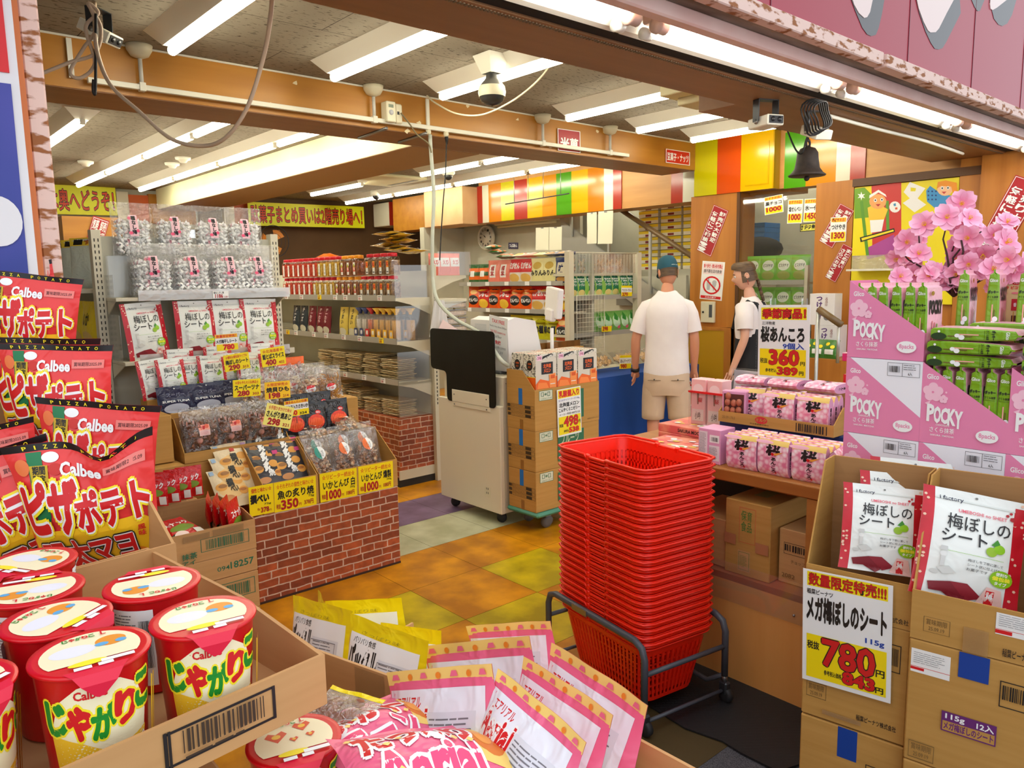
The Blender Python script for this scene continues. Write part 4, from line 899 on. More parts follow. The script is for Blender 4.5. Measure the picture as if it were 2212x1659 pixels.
# ================================================================ WOODEN COUNTER WITH CHERRY SWEETS, RED BASKETS
cwood=grain('counter_wood',(158,98,40),(184,122,58),'y',.5);cpanel=grain('counter_panel',(222,154,80),(234,170,96),'z',.45,.6)
KX,KY0,KY1=2.45,1.0,2.25
t=thing('wooden_counter','wooden counter with an open shelf of cardboard boxes under the cherry sweets','counter',(KX,1.6,0))
def loc(mb,name):return part(name,mb,t)
mb=MB();mb.box(0,KY0-1.6,.777,.62,KY1-1.6,.825,cwood,bev=.004);mb.box(-.004,KY0-1.6,.783,0,KY1-1.6,.82,grain('counter_edge',(150,88,34),(176,110,48),'y',.45));loc(mb,'tabletop')
for y in(-.405,.60):mb=MB();mb.box(.0,y,.42,.05,y+.075,.777,cwood);loc(mb,'post')
mb=MB();mb.box(.0,KY0-1.6,.395,.6,KY1-1.6,.42,grain('shelf_wood',(140,72,40),(168,96,58),'y',.5));loc(mb,'shelf')
mb=MB();mb.box(.0,KY0-1.6,.0,.02,KY1-1.6,.395,cpanel);mb.box(.02,KY0-1.6,0,.6,KY0-1.58,.395,cpanel);mb.box(.02,KY1-1.62,0,.6,KY1-1.6,.395,cpanel);loc(mb,'front_panel')
mb=MB();mb.box(.58,KY0-1.6,.42,.6,KY1-1.6,.777,mat('dark_board',(40,32,28),.8));loc(mb,'back_panel')  # dark brown board closing the back of the open shelf
mb=MB();mb.box(-.006,-.335,.315,-.003,.10,.468,clear_ac);mb.box(-.006,.104,.315,-.003,.4,.452,clear_ac);loc(mb,'acrylic_guard')
for y in(-.30,.05):mb=MB();mb.ball((-.007,y,.345),.005,steel,8);loc(mb,'screw')
def cbox(label,x,y0,y1,d,z,h,items,m=card_tan,top=None):
	w=abs(y1-y0);mb,F=carton(w,d,h,m,.003);decor(mb,F['front'],items)
	if top:decor(mb,F['top'],top)
	o=tag(mb.obj('cardboard_box'),label,'cardboard box');o.location=(x+d/2,(y0+y1)/2,z);o.rotation_euler=(0,0,-pi/2);return o
gst=ink(90,130,60)
cbox('tall cardboard box with green and red print on the counter shelf',2.47,1.604,1.415,.34,.421,.288,outline_rect(.32,.45,.68,.92,.008,ink(206,90,60),.7)+[('t','保育\n食品',.36,.6,.6,.88,gst,.01),('r',.30,.06,.58,.34,card_tan)]+outline_rect(.32,.08,.56,.32,.008,gst,.7)+lines(.35,.12,.53,.28,5,gst,.3)+[('r',0,.40,.26,.54,ink(176,116,78)),('r',.7,.36,.98,.5,ink(176,116,78))],card_gold,[('r',.3,.3,.6,.6,ink(150,150,80))])
cbox('smaller cardboard box with a barcode on the counter shelf by the post',2.52,1.408,1.24,.30,.421,.205,bc(.12,.55,.88,.76)+[('t','チョップ日本',.3,.4,.8,.47,stamp,0),('t','2082',.1,.12,.4,.2,stamp,0)])
cbox('low cardboard box with a white label on the counter shelf behind the baskets',2.49,1.83,1.61,.30,.421,.19,[('r',.45,.62,.68,.84,WHITE),('r',.45,.76,.68,.84,ink(230,120,120))]+bc(.05,.3,.6,.56))
# cherry sweets in pillow boxes
pk_base=mat('petal_print',(240,160,186),.4);N,L,b=nodes(pk_base);tc=N.new('ShaderNodeTexCoord');vo=N.new('ShaderNodeTexVoronoi');vo.inputs['Scale'].default_value=62;rp=N.new('ShaderNodeValToRGB')
e=rp.color_ramp.elements;e[0].position=.1;e[0].color=(*lin((255,244,246)),1);e[1].position=.8;e[1].color=(*lin((232,128,164)),1);k=e.new(.45);k.color=(*lin((250,206,220)),1)
L.new(tc.outputs['Object'],vo.inputs['Vector']);L.new(vo.outputs['Distance'],rp.inputs[0]);L.new(rp.outputs[0],b.inputs['Base Color'])
mauve=ink(226,160,196);brush=ink(30,22,26)
SW,SD,SH=.122,.036,.135
def sweet():
	t=thing('sweet_box','','sweet box');mb=MB();n=10;pts=[]
	for j in range(n+1):
		v=j/n;b=SD/2*(1-abs(2*v-1)**3.2)**.6;pts.append((v*SH,b))
	vs=[];fs=[]
	for z,b in pts:vs+=[(-SW/2,-b,z),(SW/2,-b,z),(SW/2,b,z),(-SW/2,b,z)]
	for j in range(n):o=j*4;fs+=[(o,o+1,o+5,o+4),(o+2,o+3,o+7,o+6)]
	mb.add(vs,fs,pk_base,True);fs=[]
	for j in range(n):o=j*4;fs+=[(o+1,o+2,o+6,o+5),(o+3,o,o+4,o+7)]
	mb.add(vs,fs,mauve,True)
	f=lambda u,v,o=0:V3(((u-.5)*SW,-SD/2*(1-abs(2*v-1)**3.2)**.6-o,v*SH));s=lambda u,v,o=0:V3((SW/2+o,(u-.5)*SD*.5,v*SH))
	decor(mb,f,[('r',.0,.84,1,.97,ink(246,214,120)),('e',.2,.9,.3,.05,ink(250,190,210)),('t','桜',.30,.56,.72,.84,brush,.05),('p',[(.5,.62),(.86,.69),(.6,.57)],ink(240,160,60)),('e',.5,.6,.05,.04,RED),('t','あ\nん\nこ\nろ',.46,.10,.62,.52,brush,.03),('e',.6,.1,.03,.025,RED)],.08,.0002,.0005)
	decor(mb,s,[('t','桜\nあ\nん\nこ',.2,.25,.8,.7,brush,.04)]);part('box_body',mb,t);return t
KS=Kind(sweet);G='pink cherry sweet boxes on the counter'
def sw(label,x,y,z,rz=-pi/2,lie=False):
	m=Matrix.Translation((x,y,z))@Matrix.Rotation(rz,4,'Z')
	if lie:m=m@Matrix.Rotation(-pi/2,4,'X')
	return KS.put(label,m,G)
for c,y in enumerate((1.548,1.418,1.284)):
	for r in range(4):sw('pink cherry sweet box, %s in the %s column of the counter top'%(('front one','second one','third one','rearmost one')[r],('left','middle','right')[c]),2.492+r*.0375,y-.004*r,.8255,-pi/2+(.05,-.04,.03)[c]*(1 if r==0 else .3))
for r in range(3):sw('pink cherry sweet box turned edge on at the right of the counter rows, %s'%('nearest','middle one','farthest')[r],2.50+.0*r,1.19-r*.04,.8255,pi+.2)
# carton seen from its back, with nutrition print
mb,F=carton(.10,.10,.135,mauve,.002);decor(mb,F['front'],[('r',.05,.1,.42,.92,ink(236,226,230)),('r',.52,.62,.95,.84,WHITE),('r',.5,.1,.96,.54,ink(236,226,230))]+barcode(.58,.66,.9,.78,BLACK,10)+lines(.07,.14,.4,.88,14,GREY,.35)+lines(.52,.14,.94,.5,7,GREY,.35))
o=tag(mb.obj('sweet_box'),'mauve sweet box with barcode and small print turned out, left end of the front row','sweet box');o.location=(2.53,1.69,.8255);o.rotation_euler=(0,0,-pi/2)
# tray on a blue crate
mb=MB();mb.box(2.68,1.20,.8255,3.0,1.78,.962,ink(20,52,110),bev=.004);tag(mb.obj('crate'),'dark blue crate carrying the cardboard tray of cherry sweets','crate')
mb,F=tray(.48,.30,.10,.043,card_gold,slope=.25);decor(mb,F['front'],[('t','25.09.17k3',.04,.35,.16,.6,stamp,0),('p',[(.40+.055*cos(a),.62+.32*sin(a))for a in[i*.314 for i in range(20)]],ink(206,40,50)),('t','ミルク',.355,.48,.445,.76,card_gold,.05),('t','共立食品株式会社',.30,.16,.47,.30,BLACK,.0)]+bc(.70,.1,.95,.85))
o=tag(mb.obj('cardboard_box'),'cardboard tray with red oval print holding the upper cherry sweets','cardboard box');o.location=(2.785,1.515,.963);o.rotation_euler=(0,0,-pi/2)
for c,y in enumerate((1.655,1.50,1.365)):
	for r in range(3):
		if c==0 and r==0:continue
		sw('pink cherry sweet box in the upper tray, %s of the %s column'%(('front one','second one','third one')[r],('left','middle','right')[c]),2.668+r*.039,y+(.05 if c==0 else 0)*0,.968,-pi/2+(.25 if c==0 else 0))
for c,y in enumerate((1.66,1.52,1.37)):sw('pink cherry sweet box lying flat on the upper tray, %s from the left'%ORD[c],2.70,y,1.125,-pi/2+(.1,0,-.06)[c],True)
# windowed box with round sweets
t=thing('sweet_box','opened cherry sweet box with brown round sweets behind its clear window','sweet box',(2.668,1.70,.968),-pi/2+.15)
mb=MB();mb.box(-.05,-.012,0,.05,.016,.12,mauve,bev=.003);mb.box(-.042,-.0135,.02,.042,-.012,.108,ink(96,50,44));part('box_body',mb,t)
ball_m=mat('brown_sweet',(176,98,70),.5)
for i,(x,z)in enumerate(((-.024,.045),(.0,.043),(.024,.046),(-.022,.075),(.003,.073),(.025,.077),(-.02,.10))):
	mb=MB();mb.ball((x,-.02,z),(.0125,.01,.015),ball_m,10);part('round_sweet',mb,t)
# seasonal price card on a stand
t=thing('price_sheet','price sheet reading 360 standing over the cherry sweets','price sheet',(2.735,1.535,1.02),-pi/2)
w,h=.215,.285;X0=Matrix.Translation((0,0,.125))@Matrix.Rotation(radians(-1),4,'Y');mb=MB();mb.box(-w/2,0,0,w/2,.0012,h,WHITE,X0)
decor(mb,flat(w,h,X0),[('r',.06,.80,.94,.965,YEL),('t','季節商品！',.09,.82,.92,.945,BLACK,.07),('t','季節商品！',.09,.82,.92,.945,RED,.035),('t','三洋物産',.08,.73,.34,.775,BLACK,.01),('t','桜あんころ',.06,.50,.90,.70,BLACK,.045),('t','9個入',.50,.405,.90,.485,ink(40,70,170),.03),
   ('r',.04,.03,.94,.40,YEL),('t','360',.24,.19,.80,.385,BLACK,.06),('t','360',.24,.19,.80,.385,RED,.04),('t','税抜',.05,.20,.20,.27,BLACK,.02),('t','円',.84,.19,.92,.24,BLACK,.03),('t','参考税込',.16,.08,.38,.13,BLACK,.02),('t','389',.40,.055,.78,.155,BLACK,.06),('t','389',.40,.055,.78,.155,RED,.035),('t','円',.82,.06,.90,.11,BLACK,.03)],None,.0001,.0004);part('sheet',mb,t)
mb=MB();mb.box(-w/2-.008,-.003,.117,w/2+.008,-.0022,.125+h+.01,film('clear_sleeve_film'));mb.box(-.05,.002,-.055,.05,.005,.2,clear_ac);part('clear_stand',mb,t)
for x in(-.06,.07):mb=MB();mb.box(x,-.005,.405,x+.02,.006,.435,clear_ac);part('clip',mb,t)
mb=MB();mb.box(-.06,0,.0,.06,.003,.145,mat('milky_acrylic',(222,220,228),.3),Matrix.Rotation(radians(2),4,'Y'));mb.box(-.063,-.002,-.003,.063,0,.155,clear_ac);o=tag(mb.obj('card_holder'),'blank milky card holder standing left of the 360 price sheet','card holder');o.location=(2.86,1.77,1.0);o.rotation_euler=(0,0,-pi/2+.15)
mb=MB();mb.box(2.82,1.70,.8255,2.90,1.84,.997,card_tan);tag(mb.obj('cardboard_box'),'plain cardboard box under the blank card holder','cardboard box')
# flat mochi boxes, tree print cartons
mochi=noisy('mochi_print',(232,96,96),(240,150,120),(14,14,14),3,.4,.6,.4);
for i,(x,y,z,r,l)in enumerate(((2.56,1.905,.8255,.06,'flat coral sweet box lying on the counter just behind the baskets'),(2.83,1.985,.8255,.02,'second flat coral sweet box, behind the one by the baskets'),(2.83,1.985,.861,-.03,'flat coral sweet box stacked on the second one'))):
	mb,F=carton(.26,.24,.035,mochi,.002);decor(mb,F['front'],[('t','SAKURA MOCHI',.42,.3,.92,.7,brush,.03)]);R=random.Random(i)
	decor(mb,F['top'],[('e',R.uniform(.1,.9),R.uniform(.1,.9),.06,.05,R.choice((ink(246,206,90),ink(250,180,190),WHITE)))for _ in range(16)]+[('e',.75,.25,.09,.1,WHITE),('e',.75,.25,.05,.04,ink(140,170,60))])
	o=tag(mb.obj('sweet_box'),l,'sweet box','flat coral sweet boxes');o.location=(x,y,z);o.rotation_euler=(0,0,-pi/2+r)
t=thing('carton_rack','red rimmed clear rack holding two tall pink cartons with a tree picture','rack',(2.84,1.93,.897),-pi/2)
mb=MB();mb.box(-.085,-.045,0,.085,-.043,.14,clear_ac);mb.box(-.087,-.047,.14,.087,.045,.148,RED);mb.box(-.087,.043,0,.087,.045,.14,RED);part('rack',mb,t)
for i in(0,1):
	x=-.042+i*.084;mb=MB();mb.box(x-.037,-.036,.0,x+.037,.036,.2,ink(246,190,190),bev=.002)
	decor(mb,lambda u,v,o=0,x=x:V3((x+(u-.5)*.074,-.036-o,v*.2)),[('e',.5,.78,.36,.12,ink(250,226,226)),('p',[(.45,.45),(.42,.7),(.58,.7),(.54,.45)],ink(140,90,70)),('t','桜',.5,.5,.8,.6,RED,.03),('r',.1,.08,.9,.34,ink(240,226,220)),('t','小吟',.3,.12,.7,.28,brush,.02)]);part('pink_carton',mb,t)
mb=MB();mb.box(2.98,1.05,.8255,3.06,1.62,1.10,card_tan);mb.box(3.06,1.05,.8255,3.07,1.62,.83,card_tan);tag(mb.obj('cardboard_box'),'tall narrow cardboard box behind the cherry sweet tray','cardboard box')
floral=noisy('floral_print',(246,196,206),(232,140,150),(30,30,30),3,.42,.58,.4);magenta=ink(206,16,96)
for i,(y,z,h,m,l)in enumerate(((1.26,1.10,.055,floral,'pink floral gift box, lowest of the pile behind the 360 sheet'),(1.25,1.156,.05,floral,'pink floral gift box in the middle of the pile behind the 360 sheet'),(1.27,1.207,.03,magenta,'flat magenta gift box with a pink lid on top of its pile'))):
	mb,F=carton(.26,.19,h,m,.002)
	if m is magenta:mb.box(-.13,-.095,h,.13,.095,h+.002,floral)
	else:decor(mb,F['front'],[('r',.0,0,.04,1,RED),('e',.25,.5,.05,.3,ink(60,80,130)),('t','雅',.4,.2,.55,.8,brush,.03),('e',.7,.4,.06,.3,ink(240,190,60)),('e',.85,.6,.05,.25,WHITE)])
	o=tag(mb.obj('gift_box'),l,'gift box','pink gift boxes');o.location=(3.03,y,z);o.rotation_euler=(0,0,-pi/2+.02*i)

# ---------------------------------------------------------------- stack of baskets
bred=mat('basket_red',(246,36,8),.33)
def rrect(w,l,r,n=6):
	o=[]
	for cx,cy,a0 in((w/2-r,l/2-r,0),(-w/2+r,l/2-r,pi/2),(-w/2+r,-l/2+r,pi),(w/2-r,-l/2+r,1.5*pi)):
		for k in range(n+1):a=a0+k*pi/2/n;o.append((cx+r*cos(a),cy+r*sin(a)))
	return o
BWd,BLn,BHt=.325,.49,.235
def basket_shell():
	mb=MB()
	def loop(z,grow=0):
		k=z/BHt;return[(x,y,z)for x,y in rrect(BWd-.075+.075*k+grow,BLn-.085+.085*k+grow,.05)]
	top=loop(BHt)
	mb.tube([(x,y,z)for x,y,z in loop(BHt,.012)],.0065,bred,6,True);mb.tube([(x,y,z-.011)for x,y,z in loop(BHt,.016)],.003,bred,5,True)
	# solid band under the rim, rings, bars and floor
	def band(z0,z1,th=.0025):
		a,b=loop(z0),loop(z1);n=len(a);vs=a+b;mb.add(vs,[(i,(i+1)%n,n+(i+1)%n,n+i)for i in range(n)],bred,True)
	band(BHt-.045,BHt);band(0,.016)
	for z in(.06,.105,.15):band(z,z+.008)
	per=loop(.0);n=len(per);tot=[0]
	for i in range(n):tot.append(tot[-1]+(V3(per[(i+1)%n])-V3(per[i])).length)
	def at(s,z):
		lp=loop(z);i=max(j for j in range(n)if tot[j]<=s);f=(s-tot[i])/max(1e-6,tot[i+1]-tot[i]);a,b=V3(lp[i]),V3(lp[(i+1)%n]);return a+(b-a)*f
	k=72;wd=tot[-1]/k*.52
	for i in range(k):
		s=tot[-1]*i/k;q=[]
		for z in(.01,BHt-.04):q+=[at(s,z),at((s+wd)%tot[-1],z)]
		d=V3((q[0].x,q[0].y,0)).normalized()*.002;mb.add([v for v in q]+[v+d for v in q],[(0,1,3,2),(4,6,7,5),(0,2,6,4),(1,5,7,3)],bred)
	mb.add(loop(.0),[tuple(range(n))],bred)
	return mb
def handle(s):
	mb=MB();w,l=BWd/2+.012,BLn/2+.012;z=BHt+.0095;pts=[(w+.002,s*.055,z-.012),(w+.004,s*.062,z),(w,s*(l-.045),z),(w-.012,s*(l-.012),z),(w-.05,s*(l+.002),z)]
	pts=pts+[(-x,y,zz)for x,y,zz in reversed(pts)]
	mb.tube(pts,.0048,bred,6)
	for x in(-1,1):mb.box(x*(w-.006)-.008,s*.055-.011,z-.022,x*(w-.006)+.008,s*.055+.011,z+.002,bred,bev=.004)
	return mb
def basket():
	t=thing('shopping_basket','','shopping basket');part('basket_shell',basket_shell(),t);part('handle',handle(1),t);part('handle',handle(-1),t);return t
KB=Kind(basket);BC=(2.155,1.795);BA=radians(-9.5)
NB=26;zt=.9-BHt;pit=(.9-.285)/(NB-1)
for i in range(NB):
	k=NB-1-i;z=zt-i*pit
	lab_='topmost red shopping basket of the stack, open at the top' if i==0 else 'lowest red shopping basket, its slotted sides inside the cart frame' if i==NB-1 else '%s red shopping basket from the top of the stack'%ORD[i]
	KB.put(lab_,Matrix.Translation((BC[0]+.001*sin(i*2.3),BC[1]+.001*cos(i*1.9),z))@Matrix.Rotation(BA+.0015*sin(i*3.1),4,'Z'),'stacked red baskets')
cg=mat('cart_grey',(74,76,84),.4)
t=thing('basket_cart','grey wheeled frame holding the stack of red baskets','basket cart',(BC[0],BC[1],0),BA)
w,l=BWd/2+.03,BLn/2+.04
for s in(-1,1):
	mb=MB();mb.tube([(s*w,-l,.10),(s*w,-l,.27),(s*w,-l+.014,.305),(s*w,-l+.05,.32),(s*w,l-.05,.32),(s*w,l-.014,.305),(s*w,l,.27),(s*w,l,.10)],.0125,cg,10);part('hoop',mb,t)
	mb=MB();mb.tube([(-w,s*l,.215),(w,s*l,.215)],.009,cg,8);part('side_bar',mb,t)
	mb=MB();mb.tube([(-w,s*l,.045),(w,s*l,.045)],.007,cg,8);part('base_bar',mb,t)
	mb=MB();mb.tube([(s*w,-l,.105),(s*w,-l*.7,.045),(s*w,l*.7,.045),(s*w,l,.105)],.009,cg,8);part('base_bar',mb,t)
	for q in(-1,1):
		c=MB();c.tube([(s*w,q*l,.105),(s*w,q*l,.075)],.011,steel,8);c.box(s*w-.014,q*l-.02,.03,s*w+.014,q*l+.018,.08,dark_steel,bev=.006);a=part('caster',c,t)
		d=MB();d.lathe([(.012,-.011),(.027,-.011),(.029,0),(.027,.011),(.012,.011)],mat('rubber',(34,34,36),.6),16,Matrix.Translation((s*w,q*l-.008,.029))@Matrix.Rotation(pi/2,4,'Y'));part('wheel',d,a)
mb=MB();mb.box(-w-.0145,.02,.308,-w-.011,.11,.332,steel,bev=.001);part('name_plate',mb,t)
# ================================================================ LEFT PROMOTION STAND WITH BRICK PRINT FRONT
def brick_mat(name):
	m=mat(name,(150,70,40),.5);N,L,b=nodes(m);tc=N.new('ShaderNodeTexCoord');sp=N.new('ShaderNodeSeparateXYZ');ad=N.new('ShaderNodeMath');cb=N.new('ShaderNodeCombineXYZ');bk=N.new('ShaderNodeTexBrick')
	L.new(tc.outputs['Object'],sp.inputs[0]);L.new(sp.outputs[0],ad.inputs[0]);L.new(sp.outputs[1],ad.inputs[1]);L.new(ad.outputs[0],cb.inputs[0]);L.new(sp.outputs[2],cb.inputs[1])
	ns=N.new('ShaderNodeTexNoise');ns.inputs['Scale'].default_value=14;vm=N.new('ShaderNodeVectorMath');vm.operation='SCALE';vm.inputs['Scale'].default_value=.012;va=N.new('ShaderNodeVectorMath')
	L.new(cb.outputs[0],ns.inputs['Vector']);L.new(ns.outputs['Color'],vm.inputs[0]);L.new(cb.outputs[0],va.inputs[0]);L.new(vm.outputs[0],va.inputs[1]);L.new(va.outputs[0],bk.inputs['Vector'])
	for k,v in(('Scale',1),('Brick Width',.118),('Row Height',.040),('Mortar Size',.0032),('Bias',-.1)):bk.inputs[k].default_value=v
	bk.offset=.5;bk.squash=.7;bk.squash_frequency=3
	for k,c in(('Color1',(176,84,44)),('Color2',(122,56,34)),('Mortar',(206,178,156))):bk.inputs[k].default_value=(*lin(c),1)
	n2=N.new('ShaderNodeTexNoise');n2.inputs['Scale'].default_value=26;n2.inputs['Detail'].default_value=5;mu=N.new('ShaderNodeMix');mu.data_type='RGBA';mu.blend_type='OVERLAY';mu.inputs[0].default_value=.6
	L.new(cb.outputs[0],n2.inputs['Vector']);L.new(bk.outputs['Color'],mu.inputs[6]);L.new(n2.outputs['Fac'],mu.inputs[7]);L.new(mu.outputs[2],b.inputs['Base Color']);return m
brick=brick_mat('brick_print')
t=thing('display_plinth','brick patterned cardboard base of the dried seafood stand','display base',(1.798,3.487,0))
mb=MB();mb.box(-.403,0,0,.405,.63,.44,brick,bev=.004);part('plinth_body',mb,t)
mb=MB();mb.box(-.403,-.0008,.0,.405,.0,.012,mat('dark_card',(60,36,24),.8));part('bottom_edge',mb,t)
clearbag=film('clear_bag_film',(250,250,246),.24,.1,.9,34,.02,.4)
def bits(mb,R,n,w,h,t_,size,mats,flatten=.5,z0=.02):
	for _ in range(n):
		c=(R.uniform(-.5,.5)*w,R.uniform(-.5,.5)*t_,z0+R.random()*h);s=size*R.uniform(.6,1.2);m=Matrix.Translation(c)@Matrix.Rotation(R.uniform(0,6),4,R.choice('XYZ'))@Matrix.Rotation(R.uniform(0,6),4,'Y')
		mb.ball((0,0,0),(s,s*flatten*.6,s*R.uniform(.4,.9)),R.choice(mats),6,m)
def clear_kind(name,w,h,t_,fill,label=None,seal=.1,seed=1,header=None):
	def make():
		t=thing(name,'','snack bag');mb,f,g=pillow(w,h,t_,clearbag,None,seal,nu=12,nv=14,seed=seed,dent=.12,sealm=header)
		if label:decor(mb,f,label,.06,.0003,.001)
		part('clear_bag',mb,t);c=MB();fill(c);o=part('filling',c,t);o['kind']='stuff';return t
	return Kind(make)
def soft_kind(name,w,h,t_,m,items,seal=.06,seed=1,sealm=None,cat='snack bag'):
	def make():
		t=thing(name,'',cat);mb,f,g=pillow(w,h,t_,m,None,seal,nu=12,nv=14,seed=seed,dent=.06,sealm=sealm);decor(mb,f,items,.07,.0003,.0006);part('pouch',mb,t);return t
	return Kind(make)
def lean(x,y,z,a=0,yaw=0,s=1,roll=0):return Matrix.Translation((x,y,z))@Matrix.Rotation(yaw,4,'Z')@Matrix.Rotation(-a,4,'X')@Matrix.Rotation(roll,4,'Y')@Matrix.Scale(s,4)
# --- gondola end the stand leans on
gond=mat('gondola_cream',(214,206,182),.45);rail_c=film('ticket_rail',(236,232,226),.35,.15,.2,20,.45);slot=mat('slot_dark',(40,36,30),.8)
t=thing('gondola_shelf','cream shop shelf end carrying the plum sweets and the clear candy bags','shelf',(1.5,4.4,0));o3=V3((1.5,4.4,0))
def gp(mb,n):return part(n,mb,t)
for x in(-.475,.475):
	mb=MB();mb.box(x-.022,-.03,0,x+.022,.03,1.83,gond)
	for i in range(50):
		for q in(-.009,.009):mb.box(x+q-.0025,-.0306,.3+i*.03,x+q+.0025,-.0298,.316+i*.03,slot)
	gp(mb,'upright')
mb=MB();mb.box(-.455,.0,.05,.455,.012,1.80,grey_wall);gp(mb,'back_panel')
for z,y in((1.485,-.20),(1.165,-.27)):
	mb=MB();mb.box(-.45,y,z-.018,.45,0,z,gond,bev=.002)
	for s in(-1,1):mb.add([(s*.45,y+.02,z-.018),(s*.45,0,z-.018),(s*.45,0,z-.11),(s*.445,y+.02,z-.018),(s*.445,0,z-.018),(s*.445,0,z-.11)],[(0,1,2),(3,4,5),(0,2,5,3)],gond)
	s_=gp(mb,'shelf_board')
	mb=MB();mb.box(-.345 if z>1.3 else-.38,y-.006,z-.018,.47 if z>1.3 else .42,y-.003,z+.035,rail_c);mb.box(-.345,y-.003,z-.014,.45,y-.001,z+.014,gond);part('ticket_rail',mb,s_)
mb=MB();mb.box(-.455,-.198,1.486,-.452,0,1.60,clear_ac);mb.box(-.455,-.25,1.166,-.452,0,1.40,clear_ac);gp(mb,'acrylic_guard')
mb=MB();mb.box(.03,-.2085,1.47,.115,-.2065,1.508,WHITE);decor(mb,lambda u,v,o=0:V3((.03+u*.085,-.2086-o,1.47+v*.038)),[('t','種なし干し梅',.05,.62,.7,.92,BLACK,.01),('t','1186',.14,.06,.62,.56,DRED,.04),('t','1281',.70,.06,.95,.3,DRED,.01)]);gp(mb,'price_ticket')
# candy bags
wrap=noisy('candy_wrap',(246,246,244),(120,120,146),(60,60,60),2,.67,.72,.25);wrap2=noisy('candy_wrap_pink',(242,238,238),(240,150,170),(50,50,50),2,.55,.68,.25)
def candies(c):
	R=random.Random(8)
	for i in range(6):
		for j in range(9):
			for y in(-.012,.011):
				x,z=(i-2.5)*.027+R.uniform(-.006,.006),.02+j*.0195+R.uniform(-.005,.005);m=Matrix.Translation((x,y+R.uniform(-.004,.004),z))@Matrix.Rotation(R.uniform(-1.2,1.2),4,'Y')@Matrix.Rotation(R.uniform(-.6,.6),4,'X')
				mm=wrap2 if R.random()<.25 else wrap;c.box(-.0105,-.008,-.0075,.0105,.008,.0075,mm,m,bev=.004);c.add([(-.0105,0,-.003),(-.018,-.004,-.008),(-.018,.004,.008),(-.0105,0,.003),(.0105,0,-.003),(.018,.004,-.008),(.018,-.004,.008),(.0105,0,.003)],[(0,1,2,3),(4,5,6,7)],mm,False,m)
pkl=ink(250,206,216)
kc=clear_kind('candy_bag',.215,.275,.06,candies,[('r',.40,.36,.60,.76,pkl),('t','種\nな\nし\n梅',.45,.40,.55,.74,BLACK,.05),('e',.42,.42,.05,.03,ink(240,90,130)),('e',.58,.46,.04,.03,ink(240,90,130)),('e',.41,.70,.04,.03,ink(240,120,150)),('t','紀州の',.57,.6,.59,.72,RED,0)],.14,3)
G='clear bags of wrapped plum candies'
for c,x in enumerate((1.255,1.455,1.655,1.815)):
	for r in range(2):kc.put('clear bag of white plum candies, %s in the lower row, %s'%(ORD[c],('in front','at the back')[r]),lean(x,4.245+r*.062,1.487,.10,(-.06,.05,.03,-.04)[c]),G)
for c,x in enumerate((1.205,1.415,1.62,1.80)):kc.put('clear bag of white plum candies, %s from the left in the upper row'%ORD[c],lean(x,4.37,1.70,.06,(.05,-.04,.06,.0)[c]),G)
mb=MB();mb.box(-.44,-.072,1.487,.42,-.032,1.698,clear_ac);gp(mb,'inner_riser')
# large and small plum sheet bags
G='white plum sheet bags on the left stand'
for c,x in enumerate((1.195,1.435,1.615,1.785)):um.put('large white plum sheet bag under the candies, %s from the left on its shelf'%ORD[c],lean(x,4.19+(.012 if c==0 else 0),1.167,.12,(.18,0,-.02,.04)[c],.98,(-.06,0,0,.02)[c]),G)
for c,x in enumerate((1.16,1.235,1.325,1.43,1.53,1.63)):um.put('small white plum sheet bag in the row below the large ones, %s from the left'%ORD[c],lean(x,4.02-(.035 if c%2 else 0),.985,.15,(.15,.12,0,0,.02,0)[c],.66,(-.08,-.05,0,0,0,0)[c]),G)
for c,x in enumerate((1.30,1.50,1.74)):um.put('small white plum sheet bag behind the small row, only tops showing, %s from left'%ORD[c],lean(x,4.085,1.015,.1,0,.68),G)
# navy pouches, orange pouch, clear squid bags
navy=crinkle(mat('navy_foil',(34,36,66),.25),.35,30)
kn=soft_kind('navy_pouch',.175,.13,.03,navy,[('t','SUPER TUNA',.12,.38,.88,.46,WHITE,.02),('e',.5,.15,.35,.18,ink(200,206,220)),('t','スーパー',.25,.6,.75,.74,ink(120,124,150),.02),('e',.5,.9,.02,.02,WHITE)],.12,5)
for c,(x,y)in enumerate(((1.205,3.89),(1.365,3.90),(1.50,3.93))):kn.put('navy tuna snack pouch, %s from the left'%ORD[c],lean(x,y,.925,.18,0),'navy tuna pouches')
orf=crinkle(mat('orange_film',(246,106,20),.3),.3,30);squid_w=noisy('dried_squid',(224,190,150),(180,120,80),(40,40,40),3,.4,.6,.6)
kt=clear_kind('salmon_bag',.125,.15,.035,lambda c:bits(c,random.Random(2),50,.09,.09,.02,.016,(noisy('salmon_bits',(150,70,56),(206,130,110),(50,50,50),3,.4,.6,.5),)),None,.28,6,orf)
for c,(x,y)in enumerate(((1.82,3.98),(1.90,4.02))):kt.put('orange topped bag of dried salmon slices, %s'%('nearer one','farther one')[c],lean(x,y,.985,.1,.1*c),'orange topped salmon bags')
def strands(mats,n,w,h,rad,seed,th=.0022,z0=.03):
	def fill(c):
		R=random.Random(seed)
		for _ in range(n):
			a=R.uniform(0,6.28);p=V3((R.uniform(-.5,.5)*w,R.uniform(-.012,.012),z0+R.random()*h));pts=[p+V3((cos(a+k*.5)*rad*k*.33,R.uniform(-.005,.005),sin(a+k*.5)*rad*k*.33))for k in range(4)]
			c.tube(pts,th,R.choice(mats),4,cap=False)
	return fill
gold_s=ink(206,140,40);pale_s=ink(226,196,160)
wl=[('e',.52,.36,.2,.11,WHITE),('p',[(.34,.36),(.38,.45),(.55,.48),(.70,.44),(.62,.40),(.45,.42)],RED),('t','いか',.42,.30,.62,.37,RED,.03)]
